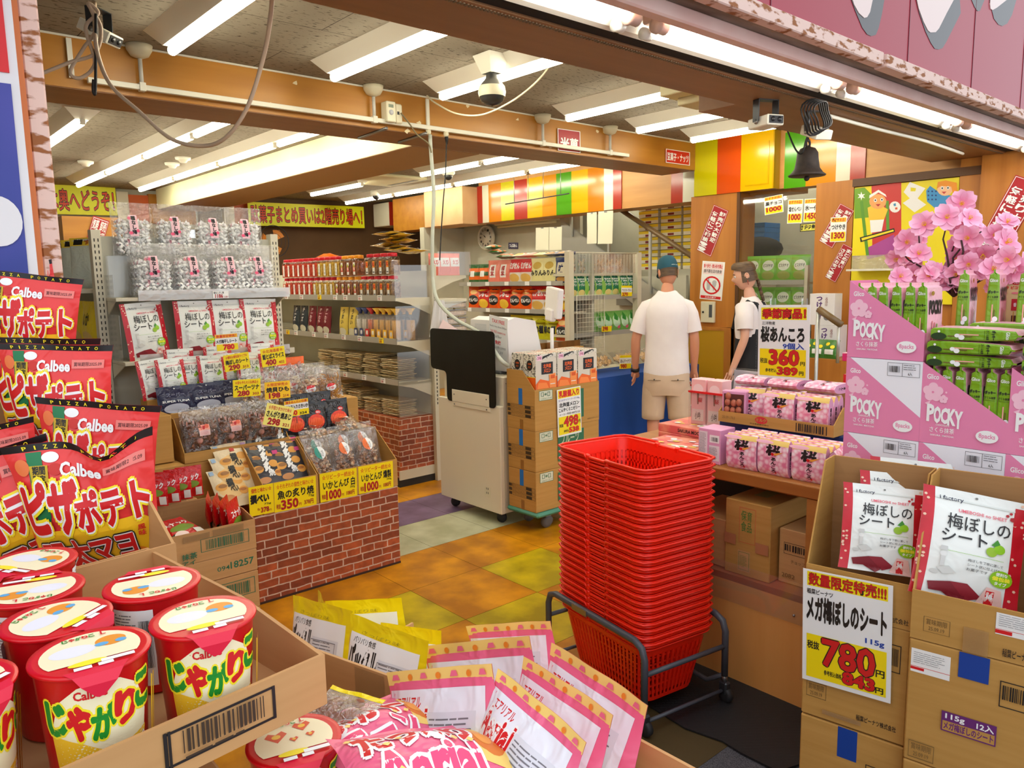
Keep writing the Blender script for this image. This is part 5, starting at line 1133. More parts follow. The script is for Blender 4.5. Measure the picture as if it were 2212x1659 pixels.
ks1=clear_kind('squid_bag',.16,.19,.04,strands((gold_s,ink(186,116,30)),90,.09,.09,.05,3),wl,.24,7)
ks2=clear_kind('squid_bag',.16,.19,.04,lambda c:bits(c,random.Random(5),60,.11,.10,.022,.018,(squid_w,pale_s)),wl,.24,8)
for c,(x,k)in enumerate(((1.60,ks2),(1.75,ks2),(1.905,ks2),(2.03,ks1))):k.put('clear bag of dried squid on the stand, %s from the left in its row'%ORD[c],lean(x,3.875+.0*c,.895,.16,.0),'clear squid bags in the upper row')
for c,x in enumerate((1.68,1.83,1.97)):ks2.put('clear squid bag behind the squid row, %s from the left'%ORD[c],lean(x,3.94,.91,.12,.05),'clear squid bags in the upper row')
# brown dried fish bags, black bags of red squid
fishm=noisy('dried_fish',(92,54,36),(164,106,72),(36,36,36),4,.35,.65,.5);fish2=ink(206,140,124)
kf=clear_kind('fish_bag',.178,.205,.05,lambda c:bits(c,random.Random(9),150,.135,.12,.03,.015,(fishm,fishm,fishm,fish2,ink(120,74,50)),.4),[('r',.36,.34,.66,.60,ink(246,214,210)),('r',.36,.47,.66,.60,ink(250,170,150)),('e',.58,.56,.06,.05,ink(240,110,80)),('t','小鯵',.40,.49,.54,.58,RED,.03)]+lines(.38,.36,.64,.46,4,ink(220,120,130),.3),.2,9)
for c,x in enumerate((1.275,1.43,1.585)):
	for r in range(2):kf.put('clear bag of brown dried fish, %s from the left, %s'%(ORD[c],('in front','behind')[r]),lean(x,3.745+r*.055,.748,.14,(.04,0,-.03)[c]),'clear dried fish bags')
blackf=crinkle(mat('black_foil',(24,22,26),.25),.3,30)
kb_=soft_kind('black_bag',.145,.165,.03,blackf,[('e',.5,.36,.36,.24,ink(226,56,20)),('p',[(.2,.3),(.4,.5),(.7,.45),(.85,.3),(.5,.18)],ink(250,90,40)),('e',.62,.66,.12,.07,RED),('t','明太',.54,.63,.70,.69,WHITE,.02),('t','さきいか',.2,.74,.8,.88,ink(90,90,96),.03)]+[('r',.18+.07*i,.2+.03*(i%3),.21+.07*i,.5-.02*(i%4),ink(255,120,60))for i in range(9)],.06,4)
for c,(x,y)in enumerate(((1.755,3.745),(1.875,3.75),(2.02,3.77))):kb_.put('black bag of red squid strips, %s from the left'%ORD[c],lean(x,y,.745,.22,.03),'black squid bags')
for c,x in enumerate((1.80,1.94)):kb_.put('black bag of red squid strips in the back pair, %s'%('left one','right one')[c],lean(x,3.81,.79,.18,.03),'black squid bags')
# cream and dark fish packs leaning in the front tray
creamp=crinkle(mat('cream_pack',(226,206,168),.35),.2,24);darkp=crinkle(mat('charcoal_pack',(52,52,60),.32),.2,24);fry=ink(226,160,70)
fishes=[('e',.22,.52,.16,.10,fry),('e',.72,.62,.14,.1,fry),('e',.8,.36,.14,.1,fry),('e',.32,.22,.18,.08,ink(206,140,80)),('e',.26,.54,.12,.05,ink(160,110,60)),('e',.78,.38,.1,.04,ink(180,110,50))]
kd=soft_kind('fish_pack',.178,.21,.022,darkp,fishes+[('t','炙',.40,.44,.60,.68,WHITE,.06),('t','焼',.48,.30,.66,.46,WHITE,.04),('r',.8,.86,.96,.97,ink(206,60,130)),('e',.5,.94,.02,.016,WHITE)],.04,5)
kw=soft_kind('fish_pack',.178,.21,.022,creamp,[('e',.5,.46,.40,.24,ink(236,196,130))]+fishes+[('r',.45,.76,.58,.88,ink(190,50,40)),('t','撰',.40,.5,.58,.70,BLACK,.05),('t','べい',.44,.36,.66,.5,BLACK,.04),('r',.82,.86,.96,.96,ink(190,150,190)),('r',.04,.86,.16,.97,ink(150,180,210))],.04,6)
G='flat fish cracker packs leaning in the front tray'
for r in range(3):
	kw.put('cream fish cracker pack, %s in the left column'%('frontmost','second','third')[r],lean(1.335+.03*r,3.52+.045*r,.50+.05*r,.70,.04),G)
for c,x in enumerate((1.505,1.655)):
	for r in range(4):kd.put('charcoal grilled fish pack, %s in the %s dark column'%(('frontmost','second','third','fourth')[r],('left','right')[c]),lean(x+.004*r+(.0 if c else .03),3.565+.042*r,.54+.043*r,.66,.02),G)
# clear bags with round stickers
def stick(col):return[('e',.5,.60,.20,.16,WHITE),('p',[(.5+.2*cos(a),.60+.16*sin(a))for a in[pi*.55+i*pi/10 for i in range(11)]],col),('t','とんび',.44,.50,.62,.66,BLACK,.0)]
tonbi=(noisy('squid_beak',(150,90,50),(206,156,110),(50,50,50),3,.4,.6,.5),squid_w)
teal,orng=ink(40,146,130),ink(244,122,60)
kr1=clear_kind('squid_beak_bag',.155,.215,.05,lambda c:bits(c,random.Random(4),80,.10,.11,.026,.013,(squid_w,pale_s)),stick(teal),.2,11)
kr2=clear_kind('squid_beak_bag',.155,.215,.05,lambda c:bits(c,random.Random(6),80,.10,.11,.026,.013,tonbi),stick(orng),.2,12)
G='clear squid beak bags with round stickers'
kr1.put('clear squid beak bag with a teal and white round sticker',lean(1.80,3.56,.545,.30,.05),G)
kr2.put('clear squid beak bag with an orange sticker, beside the teal one',lean(1.945,3.57,.545,.28,.02),G)
kr2.put('clear squid beak bag with an orange sticker at the right end of the stand',lean(2.09,3.58,.545,.26,.0),G)
for c,x in enumerate((1.82,1.98,2.10)):(kr2 if c else kr1).put('clear squid beak bag in the second row, %s from the left'%ORD[c],lean(x,3.64,.57,.28,.05),G)
kr1.put('clear squid bag lying on top of the stickered bags, left one',lean(1.88,3.66,.73,1.25,.3),G);kr2.put('clear squid bag lying on top of the stickered bags, right one',lean(2.03,3.66,.745,1.2,-.1),G)
# trays and risers
def riser(label,x0,y0,z0,x1,y1,z1,m=card_gold):mb=MB();mb.box(x0,y0,z0,x1,y1,z1,m,bev=.003);return tag(mb.obj('cardboard_box'),label,'cardboard box')
for x,w,l in((1.590,.288,'front cardboard tray with the flat fish packs on the brick base'),(1.972,.462,'front cardboard tray with the stickered clear bags on the brick base')):
	mb,F=tray(w,.235,.30,.148,card_gold,slope=.95);o=tag(mb.obj('cardboard_box'),l,'cardboard box');o.location=(x,3.487+.1175,.4405)
mb,F=tray(.53,.16,.20,.05,card_gold,slope=.8);o=tag(mb.obj('cardboard_box'),'cardboard tray holding the brown dried fish bags','cardboard box');o.location=(1.435,3.80,.70)
riser('cardboard box under the dried fish tray',1.16,3.726,.441,1.705,3.99,.698)
riser('cardboard box under the black squid bags',1.712,3.726,.441,2.19,3.85,.742)
riser('cardboard box under the navy pouches',1.17,3.885,.70,1.58,3.985,.922);riser('cardboard box under the clear squid row',1.71,3.855,.441,2.19,3.99,.893)
riser('cardboard box under the small plum sheet bags',1.10,3.995,.441,2.0,4.105,.983)
t=thing('cardboard_box','brown cardboard box with small printed frames left of the fish bags','cardboard box',(1.06,3.84,.44));mb=MB();mb.box(-.09,-.17,0,.09,.10,.27,card_gold,bev=.003);mb.box(-.09,-.10,.275,.07,.15,.50,card_gold,bev=.003)
for z,y in((.2,-.12),(.42,-.05),(.05,-.1)):decor(mb,lambda u,v,o=0,z=z,y=y:V3((-.09-o,y-u*.05+.05,z+v*.05)),outline_rect(0,0,1,1,.06,stamp))
decor(mb,lambda u,v,o=0:V3(((u-.5)*.18,-.17-o,v*.27)),outline_rect(.7,.5,.9,.7,.02,stamp,.7)+outline_rect(.1,.5,.3,.8,.02,ink(60,90,50),.7));part('box_body',mb,t)
riser('cardboard box standing on the floor behind the red snack boxes',.90,3.60,0,1.385,4.05,.438)
# price cards
def card_px(label,tl,tr,bl,Y,items,base=YEL,hold=.10,yaw=0,nm='price_card'):
	a,b,c=ony(*tl,Y),ony(*tr,Y),ony(*bl,Y);x=(b-a);w=x.length;z=(a-c);z=z-x.normalized()*z.dot(x.normalized());h=z.length
	m=frame(c+x*.5,x,z=z)if False else Matrix((x.normalized(),z.normalized().cross(x.normalized()),z.normalized())).transposed().to_4x4();m.translation=c+x*.5
	t=thing(nm,label,'price card',xf=m);mb=price_card(w,h,items,base);part('card',mb,t)
	if hold:
		q=MB();q.box(-.012,.0015,-.004,.012,.0035,.02,clear_ac);q.tube([(0,.004,.01),(0,.008,-hold)],.0018,steel,6);part('holder',q,t)
	return t
c5=lambda x,y:(540+x/3.4556,840+y/3.4556)
card_px('yellow price card reading 378, partly behind the red snack packs',c5(-6,737),c5(177,703),c5(0,957),3.4855,[('t','個性と味わい☆',.1,.78,.92,.93,RED,.02),('t','撰べい',.06,.42,.80,.70,BLACK,.06),('t','72g',.6,.3,.88,.38,BLACK,.01),('t','税込',.32,.16,.42,.24,DRED,.02),('t','378',.46,.08,.78,.24,DRED,.04),('t','円',.8,.08,.88,.15,DRED,.01)],hold=0)
card_px('yellow price card for grilled fish reading 350',c5(184,703),c5(497,648),c5(186,925),3.4855,pricetag('魚の炙り焼','それぞれの個性と味わい','350','378円',gram='72g'),hold=0)
card_px('yellow price card reading 1000, the left one of the two',c5(524,636),c5(799,588),c5(527,850),3.4855,pricetag('いかとんび 白','リピーター続出','1000','1080円',gram='200g'),hold=0)
card_px('yellow price card reading 1000 at the right corner of the stand',c5(813,583),c5(1070,536),c5(815,787),3.4855,pricetag('いかとんび 燻製','リピーター続出','1000','1080円',gram='200g'),hold=0)
small=lambda ti,su,pr,tx:[('t','☆'+su+'☆',.08,.74,.92,.92,RED,.015),('t',ti,.06,.40,.94,.68,BLACK,.045),('t',pr,.16,.07,.58,.35,DRED,.05),('t',tx,.70,.08,.92,.22,DRED,.02)]
card_px('white and yellow price card reading 780 on the large plum bags',(463,724),(511,720),(467,759),3.90,[('r',0,.78,1,1,ink(252,190,20)),('t','数量限定特売！',.06,.8,.94,.97,RED,.02),('t','メガ梅干しシート',.04,.46,.96,.68,BLACK,.04),('r',.04,0,1,.4,YEL),('t','780',.34,.06,.82,.36,RED,.06)],WHITE,.0)
card_px('yellow price card reading 290 on the small plum bags',(479,769),(534,760),(487,804),3.90,small('梅ぼしのシート','便利な個包装タイプ','290','313'),hold=.06)
card_px('yellow price card reading 400 at the orange topped bags',(559,755),(611,747),(567,794),3.90,small('鮭とばスライス','北海道産','400','432'),hold=.06)
card_px('yellow price card reading 280 on the navy pouches',(494,822),(554,818),(504,859),3.78,small('スーパーツナ','昔も今も大人気商品','280','303'),hold=.05)
card_px('orange tinted price card for scallop strips in front of the squid bags',(566,827),(621,822),(573,864),3.78,small('焼貝ひも','限定特売','198','214'),ink(255,206,30),hold=.05)
card_px('white price card with a yellow foot at the black squid bags',(611,868),(663,860),(616,902),3.62,[('r',0,.78,1,1,ink(252,200,20)),('t','博多めんたい仕様',.06,.8,.94,.97,RED,.02),('t','明太子入りさきいか',.04,.46,.98,.70,BLACK,.04),('r',0,0,1,.38,YEL),('t','300',.1,.06,.5,.34,RED,.05),('t','324',.6,.06,.9,.2,BLACK,.03)],WHITE,.04)
card_px('pale yellow price card reading 298 leaning on the dried fish bags',(573,869),(632,880),(567,917),3.58,small('さんがり焼あじ','手間ひまかけた味','298','321'),ink(252,244,130),hold=.04)
# cardboard boxes with red snack packs in front on the left
green_p=ink(40,110,80)
def sbox(label,z,h,items,top=False):
	if top:mb,F=tray(.42,.40,h+.02,h,card_tan,slope=.3)
	else:mb,F=carton(.42,.40,h,card_tan,.003)
	decor(mb,F['front'],items);o=tag(mb.obj('cardboard_box'),label,'cardboard box','brown snack boxes stacked beside the brick base');o.location=(1.012,3.25,z);return o
gbc=lambda x0,y0,x1,y1:outline_rect(x0,y0,x1,y1,.006,green_p,3)+barcode(x0+.05,y0+.06,x1-.05,y1-.06,green_p,22,4)
sbox('open cardboard box of red snack packs on top of its stack, green barcode',.447,.125,gbc(.46,.28,.93,.72)+[('t','抹茶',.28,.16,.42,.36,green_p,.02),('t','アイ',.28,-.02,.4,.12,green_p,.02),('r',.3,.72,.55,.92,tape),('r',.58,.72,.88,.95,tape)],True)
sbox('flat cardboard lid box printed 09418257',.352,.093,[('t','094',.60,.36,.72,.56,green_p,.01),('t','18257',.73,.36,.96,.66,green_p,.02)])
sbox('cardboard box with a green barcode under the numbered box',.19,.160,gbc(.44,.42,.96,.86));sbox('lowest cardboard box of the brown snack stack',.002,.186,gbc(.44,.4,.96,.8))
redp=crinkle(mat('red_pack',(206,20,22),.28),.35,30)
kq=soft_kind('red_snack_pack',.15,.185,.04,redp,[('e',.5,.42,.36,.12,ink(120,150,40)),('t','スナック',.14,.56,.86,.74,WHITE,.04),('r',.0,.0,.2,.3,ink(30,60,30)),('e',.3,.22,.2,.1,ink(250,220,210)),('r',.7,.04,.95,.3,ink(230,224,214))],.06,3)
G='red snack packs in the brown boxes'
for i in range(4):kq.put('red snack pack standing at the right edge of the open box, %s from the front'%ORD[i],lean(1.175-.014*i,3.13+.055*i,.49,.1,pi/2-.75+.1*i,.85),G)
kq.put('red snack pack lying flat in the open brown box',lean(.99,3.09,.53,1.32,.35,1.05),G);kq.put('red snack pack lying under the flat one',lean(.96,3.10,.49,1.4,.2,1.05),G)
for i in range(4):kq.put('red snack pack standing in the rear box, %s from the left'%ORD[i],lean(.945+.055*i,3.44+.015*i,.60,.1,-.6+.15*i,.75),G)
kq.put('red snack pack lying in the rear box',lean(.87,3.40,.60,1.3,.1,.95),G)
riser('cardboard box carrying the rear red snack packs',.80,3.46,.0,1.13,3.595,.595,card_tan)

# ---------------------------------------------------------------- shelf run behind it (far left)
t=thing('gondola_shelf','cream shelf run on the far left with white and yellow snack bags','shelf',(1.25,5.6,0))
mb=MB();mb.box(-.02,-1.1,0,.02,1.8,1.8,grey_wall);gp(mb,'back_panel')
for z in(1.53,1.20,.88,.55):
	mb=MB();mb.box(-.33,-1.1,z-.02,-.02,1.8,z,gond);s_=gp(mb,'shelf_board');mb=MB();mb.box(-.337,-1.1,z-.02,-.331,1.8,z+.02,rail_c);mb.box(-.331,-1.1,z-.018,-.33,1.8,z+.012,gond)
	for i in range(7):mb.box(-.339,-.9+i*.36,z-.018,-.337,-.83+i*.36,z+.016,WHITE)
	part('ticket_rail',mb,s_)
whp=crinkle(mat('pale_pack',(214,222,210),.3),.4,24)
kp=soft_kind('pale_bag',.2,.27,.05,whp,[('r',0,.84,1,1,ink(246,214,60)),('r',.15,.86,.5,.97,BLACK),('t','珍味',.56,.86,.9,.96,DRED,.03)],.05,2)
ky=soft_kind('yellow_bag',.2,.26,.05,crinkle(mat('lemon_foil',(236,206,24),.3),.3,24),[('t','いか',.3,.5,.7,.75,BLACK,.03),('e',.5,.22,.36,.16,ink(226,190,110))],.05,3)
for i in range(6):kp.put('pale yellow topped snack bag on the far left shelf, %s from its near end'%ORD[i],lean(1.02,4.66+i*.21,1.535,.05,-pi/2+.5),'pale bags on the far left shelf')
for i in range(5):ky.put('yellow snack bag on the far left shelf, %s from the near end'%ORD[i],lean(1.02,4.66+i*.25,1.205,.05,-pi/2+.1),'yellow bags on the far left shelf')
# ================================================================ REGISTER STAND AND MELON BOXES
ivory=mat('ivory_cabinet',(226,216,192),.4)
t=thing('register_cabinet','ivory wheeled register cabinet with a smoked screen on its side','cabinet',(3.01,3.57,0))
mb=MB();mb.box(0,0,.075,.035,.645,.765,ivory,bev=.004);part('side_panel',mb,t)
mb=MB();mb.box(.035,.004,.075,.46,.62,.945,ivory,bev=.004);mb.box(.036,.002,.11,.075,.006,.94,mat('ivory_shade',(206,196,172),.4));part('cabinet_body',mb,t)
mb=MB();mb.lathe([(.004,0),(.004,.004)],steel,8,Matrix.Translation((.055,.003,.905))@Matrix.Rotation(pi/2,4,'X'));part('lock',mb,t)
mb=MB();mb.box(-.002,.105,.165,0,.165,.235,plastic_ivory,bev=.001)
for z in(.186,.214):mb.box(-.0028,.125,z,-.0018,.129,z+.012,BLACK);mb.box(-.0028,.141,z,-.0018,.145,z+.012,BLACK)
part('wall_socket',mb,t)
for x,y in((.06,.07),(.06,.56),(.40,.07),(.40,.56)):
	mb=MB();mb.lathe([(.012,-.012),(.032,-.012),(.034,0),(.032,.012),(.012,.012)],mat('rubber'),16,Matrix.Translation((x,y,.034))@Matrix.Rotation(.3,4,'Z')@Matrix.Rotation(pi/2,4,'Y'));mb.box(x-.02,y-.016,.05,x+.02,y+.016,.078,dark_plastic,bev=.004);part('caster',mb,t)
smoke=bpy.data.materials.new('smoked_acrylic');smoke.use_nodes=True;N=smoke.node_tree.nodes;L=smoke.node_tree.links;N.clear()
o=N.new('ShaderNodeOutputMaterial');a=N.new('ShaderNodeBsdfTransparent');a.inputs[0].default_value=(.035,.033,.035,1);g=N.new('ShaderNodeBsdfGlossy');g.inputs['Roughness'].default_value=.05;m1=N.new('ShaderNodeMixShader');m1.inputs[0].default_value=.05
L.new(a.outputs[0],m1.inputs[1]);L.new(g.outputs[0],m1.inputs[2]);L.new(m1.outputs[0],o.inputs[0])
def rounded(pts,r):
	out=[];n=len(pts)
	for i in range(n):
		p,a,b=V3((*pts[i],0)),V3((*pts[i-1],0)),V3((*pts[(i+1)%n],0));u,v=(a-p).normalized(),(b-p).normalized();q=min(r,(a-p).length/2,(b-p).length/2);s,e=p+u*q,p+v*q
		for k in range(6):k/=5;w=(s*(1-k)**2+p*2*k*(1-k)+e*k*k);out.append((w.x,w.y))
	return out
mb=MB();mb.prism(rounded([(.71,1.225),(.71,.955),(.535,.945),(.535,.75),(.03,.75),(.03,1.228)],.035),-.004,0,smoke,Matrix(((0,0,1,-.002),(1,0,0,0),(0,1,0,0),(0,0,0,1))));part('smoked_screen',mb,t)
mb=MB();mb.box(-.011,.09,.752,-.007,.475,.832,ivory,bev=.003);mb.box(-.008,.085,.722,-.001,.475,.752,ivory,bev=.002)
for y,z in((.115,.80),(.45,.80),(.115,.735),(.45,.735)):mb.box(-.0118,y-.004,z-.004,-.0105,y+.004,z+.004,dark_steel)
part('screen_bracket',mb,t)
# the register itself
posm=mat('register_white',(232,226,222),.4)
t=thing('cash_register','white cash register seen from behind with a handwritten sheet taped on','cash register',(3.14,3.60,.9455))
mb=MB();P=[(0,.02),(.0,.34),(.07,.36),(.24,.33),(.30,.05),(.30,0)]
for y0,y1,k in((.02,.42,1),):
	mb.add([(x,y0+.015*(z>.1),z)for x,z in P]+[(x,y1-.015*(z>.1),z)for x,z in P],[tuple(range(6)),tuple(range(6,12))[::-1]]+[(i,i+6,(i+1)%6+6,(i+1)%6)for i in range(6)],posm)
for i in range(6):mb.box(-.001,.24,.27+i*.008,.002,.36,.273+i*.008,LGREY)
part('register_body',mb,t)
mb=MB();mb.box(-.014,.09,.001,.31,.36,.02,mat('grey_plastic'),bev=.006);part('register_base',mb,t)
X0=Matrix.Translation((-.004,.13,.10))@Matrix.Rotation(radians(8),4,'X')@Matrix.Rotation(-pi/2,4,'Z')@Matrix.Rotation(radians(4),4,'X');mb=MB();mb.box(-.09,0,0,.09,.001,.27,WHITE,X0)
rd=ink(226,80,90);decor(mb,flat(.18,.27,X0),[('t','TAX FREE',.16,.84,.84,.92,rd,.02),('t','Need to buy above 5500yen',.04,.72,.96,.78,GREY,0),('t','TAX FREE counter is on',.08,.60,.9,.66,rd,0),('t','2nd floor',.3,.49,.7,.56,GREY,0),('t','免税',.36,.34,.66,.43,rd,.03),('t','5500円以上お買い上げの方',.06,.24,.94,.30,GREY,0),('t','2階でお願いします',.1,.12,.8,.19,GREY,0)]);part('handwritten_sheet',mb,t)
t=thing('customer_display','small white customer display on a pole behind the melon cartons','display',(3.22,3.31,.94));mb=MB();mb.tube([(0,0,.0),(0,0,.24)],.011,posm,12);part('pole',mb,t)
mb=MB();X0=Matrix.Translation((0,0,.30))@Matrix.Rotation(.12,4,'X')@Matrix.Rotation(-.25,4,'Z');mb.box(-.012,-.075,0,.03,.075,.165,posm,X0,bev=.006);mb.box(-.03,-.04,-.02,.01,.035,.05,posm,X0,bev=.008);part('display_head',mb,t)
mb=MB();mb.box(-.02,-.01,0,.06,.12,.006,posm);part('base_plate',mb,t);t.location=(3.475,3.58,.9465);t.scale=(1.08,1.08,1.16)
t=thing('card_terminal','black and white card terminal in its cradle behind the melon cartons','card terminal',(3.42,3.80,.9465));mb=MB();X0=Matrix.Rotation(-.5,4,'Y');mb.box(-.09,-.04,.03,.09,.04,.06,dark_plastic,X0,bev=.008);part('terminal',mb,t);mb=MB();mb.box(-.1,-.045,.0,.08,.045,.03,posm,X0,bev=.006);part('cradle',mb,t)
# dolly, three cases, melon cartons
t=thing('dolly','green platform dolly under the melon jelly cases','dolly',(3.33,3.42,0));mb=MB();mb.box(-.29,-.15,.108,.30,.14,.138,mat('dolly_green',(70,140,116),.5),bev=.012);part('platform',mb,t)
for x,y in((-.13,-.06),(-.12,.11),(.24,-.06),(.24,.11)):
	mb=MB();mb.lathe([(.014,-.013),(.04,-.014),(.043,0),(.04,.014),(.014,.013)],mat('grey_rubber',(110,108,106),.6),18,Matrix.Translation((x,y,.043))@Matrix.Rotation(pi/2+.3,4,'X'));mb.box(x-.024,y-.02,.075,x+.024,y+.02,.108,steel,bev=.004);part('caster',mb,t)
dgreen2=ink(44,110,76);dpr=ink(60,44,26)
def case(label,z,top=False):
	w,d,h=.56,.25,.25;t=thing('melon_case',label,'cardboard box',(3.33,3.418,z),0,'gold cardboard cases on the dolly')
	if top:
		mb,F=tray(w,d,.36,.25,card_gold,slope=.45);F['left']=lambda u,v,o=0:V3((-w/2-o,(.5-u)*d,v*h))
	else:mb,F=carton(w,d,h,card_gold,.003)
	decor(mb,F['front'],[('r',.06,.72,.26,.96,ink(222,222,196))]+outline_rect(.06,.72,.26,.96,.005,dgreen2,2)+outline_rect(.09,.82,.13,.92,.005,dgreen2,2)+outline_rect(.18,.82,.22,.92,.005,dgreen2,2)+[('t','+',.14,.84,.17,.90,dgreen2,.02),('t','こんにゃくパーク',.08,.75,.24,.79,dgreen2,.01),('r',.33,.16,.74,.88,dgreen2),('t','フルーツ',.38,.58,.66,.80,ink(200,206,170),.02),('t','株式会社ヨコオデイリーフーズ',.8,.06,.98,.1,dpr,0)])
	decor(mb,F['left'],[('r',.42,.60,.56,1,ink(10,110,196)),('r',.46,.0,.58,.24,ink(150,100,36))]+sum([outline_rect(.16,y,.98,y+.085,.008,dpr,.8)+[('t','フルーツこんにゃく',.2,y+.02,.62,y+.065,dpr,0),('r',.66,y+.01,.86,y+.075,dpr),('t','➡',.03,y+.01,.13,y+.075,dpr,.02)]for y in(.30,.41,.52)],[]));part('case_body',mb,t);return t
case('bottom gold cardboard case on the green dolly',.1385);case('middle gold cardboard case on the green dolly',.390);case('top gold cardboard case on the dolly, its front cut open for the melon cartons',.6415,True)
mw=noisy('melon_net',(226,222,206),(90,86,76),(90,90,90),2,.5,.62,.35);orange=ink(246,104,24)
def melon():
	t=thing('melon_carton','','snack carton');w,d,h=.172,.105,.212;mb,F=carton(w,d,h,mw,.002)
	for k in('right','left','back'):decor(mb,F[k],[('r',0,0,1,.34,orange),('r',0,.34,1,.36,YEL),('e',.5,.68,.26,.15,BLACK),('t','北海道',.36,.70,.64,.75,orange,.02),('t','メロン',.38,.61,.62,.66,orange,.02)])
	f=F['front'];decor(mb,f,[('p',[(.0,.22),(.0,.82),(.1,.93),(.5,.86),(.9,.93),(1,.8),(1,.22)],ink(222,214,196)),('p',[(.3,.84),(.34,.93),(.75,1),(.8,.98),(.42,.88)],BLACK),('r',.06,.82,.30,.96,ink(250,214,226)),('t','398',.09,.85,.27,.93,ink(170,60,110),.02),('r',.27,.42,.82,.76,BLACK),('t','北海道',.36,.60,.73,.71,orange,.03),('t','メロン',.38,.47,.71,.58,orange,.03),
	  ('p',[(0,0),(0,.16),(.2,.30),(.6,.22),(1,.34),(1,0)],orange),('p',[(.05,.02),(.12,.2),(.5,.18),(.62,.02)],ink(255,140,60)),('p',[(.66,.02),(.62,.40),(.94,.43),(.96,.02)],ink(250,150,70)),('r',.70,.28,.90,.38,ink(226,90,20)),('r',.68,.12,.92,.14,WHITE)]);decor(mb,F['top'],[('r',.1,.1,.9,.9,orange),('r',.15,.15,.85,.85,mw)]);part('carton_body',mb,t);return t
km=Kind(melon);G='melon jelly cartons in the cut open case'
for c,x in enumerate((3.155,3.335,3.515)):
	for r in range(2):km.put('orange and grey melon jelly carton, %s from the left, %s'%(ORD[c],('front row','back row')[r]),Matrix.Translation((x,3.356+r*.109,.888)),G)
mb=MB();mb.box(3.062,3.304,.647,3.60,3.53,.886,card_tan);tag(mb.obj('cardboard_insert'),'cardboard insert lifting the melon cartons in their case','cardboard insert')
t=thing('price_sheet','narrow price sheet reading 498 taped to the melon cases','price sheet',(3.335,3.284,.583),0);mb=MB();w,h=.207,.294;mb.box(-w/2,0,0,w/2,.001,h,WHITE);t.rotation_euler=(0,radians(-1.5),0)
decor(mb,flat(w,h),[('r',.04,.81,.96,.98,YEL),('t','乳酸菌入り',.08,.83,.92,.96,RED,.05),('t','ヨコオデイリーフーズ 100g',.06,.735,.94,.785,ink(40,60,150),.01),('t','北海道メロン',.08,.62,.92,.71,BLACK,.03),('t','こんやくミニゼリー',.06,.52,.94,.60,BLACK,.03),('t','メーカー希望1480円の品',.08,.44,.94,.49,BLACK,.0),('r',.04,.04,.96,.42,YEL),('t','498',.26,.20,.84,.40,BLACK,.05),('t','498',.26,.20,.84,.40,RED,.03),('t','税抜',.06,.2,.22,.27,BLACK,.02),('t','円',.87,.22,.95,.29,BLACK,.02),('t','参考税込',.24,.08,.44,.13,BLACK,.02),('t','538',.46,.06,.86,.16,RED,.05)]);part('sheet',mb,t)
# ================================================================ JAR SHELF
t=thing('gondola_shelf','double sided cream shop shelf carrying the red lidded jars','shelf',(3.40,4.80,0));LN=4.4
def gp(mb,n,par=None):return part(n,mb,par or t)
mb=MB();mb.box(-.022,-.03,0,.022,.03,1.66,gond)
for i in range(34):mb.box(-.004,-.0308,.6+i*.03,.004,-.0298,.618+i*.03,slot)
gp(mb,'upright');mb=MB();mb.box(-.016,.03,.1,.016,LN,1.62,grey_wall);gp(mb,'back_panel')
for z in(1.42,1.10,.795):
	mb=MB();mb.box(-.325,.0,z-.022,-.016,LN,z,gond);mb.add([(-.325,.002,z-.02),(-.02,.002,z-.02),(-.02,.002,z-.13),(-.20,.002,z-.05)],[(0,1,2,3)],gond);s_=gp(mb,'shelf_board')
	mb=MB();mb.box(-.330,.0,z-.022,-.325,LN,z+.022,mat('grey_rail',(170,166,156),.4));part('ticket_rail',mb,s_)
	R=random.Random(int(z*100));y=.18
	while y<2.6:
		mb=MB();yy=y;mb.box(-.3325,yy,z-.02,-.330,yy+.062,z+.02,WHITE if R.random()<.85 else YEL);decor(mb,lambda u,v,o=0,yy=yy,z=z:V3((-.3326-o,yy+.062-u*.062,z-.02+v*.04)),[('r',.1,.7,.8,.85,GREY),('t',str(R.choice((350,480,500,600,650,1150))),.14,.12,.62,.55,DRED,.02)]);part('price_ticket',mb,s_);y+=R.uniform(.16,.36)
for z in(1.58,1.40,1.08):
	mb=MB();mb.box(.016,.0,z-.022,.33,LN,z,gond);mb.add([(.33,.002,z-.02),(.02,.002,z-.02),(.02,.002,z-.12),(.2,.002,z-.05)],[(0,1,2,3)],gond);gp(mb,'shelf_board')
mb=MB();mb.box(-.33,.01,.06,.33,LN,.52,brick);gp(mb,'brick_base');mb=MB();mb.box(-.345,0,.055,.0,.012,.125,gond);mb.box(-.345,.004,.0,.33,LN,.055,slot);gp(mb,'kick_plate')
for a in((-.33,.0,1.42,-.0,.004,1.66),(-.33,.0,1.101,-.0,.004,1.36),(-.33,.0,.53,-.0,.004,1.02),(.05,-.02,1.582,.36,-.016,1.76)):mb=MB();mb.box(*a,clear_ac);gp(mb,'acrylic_guard')
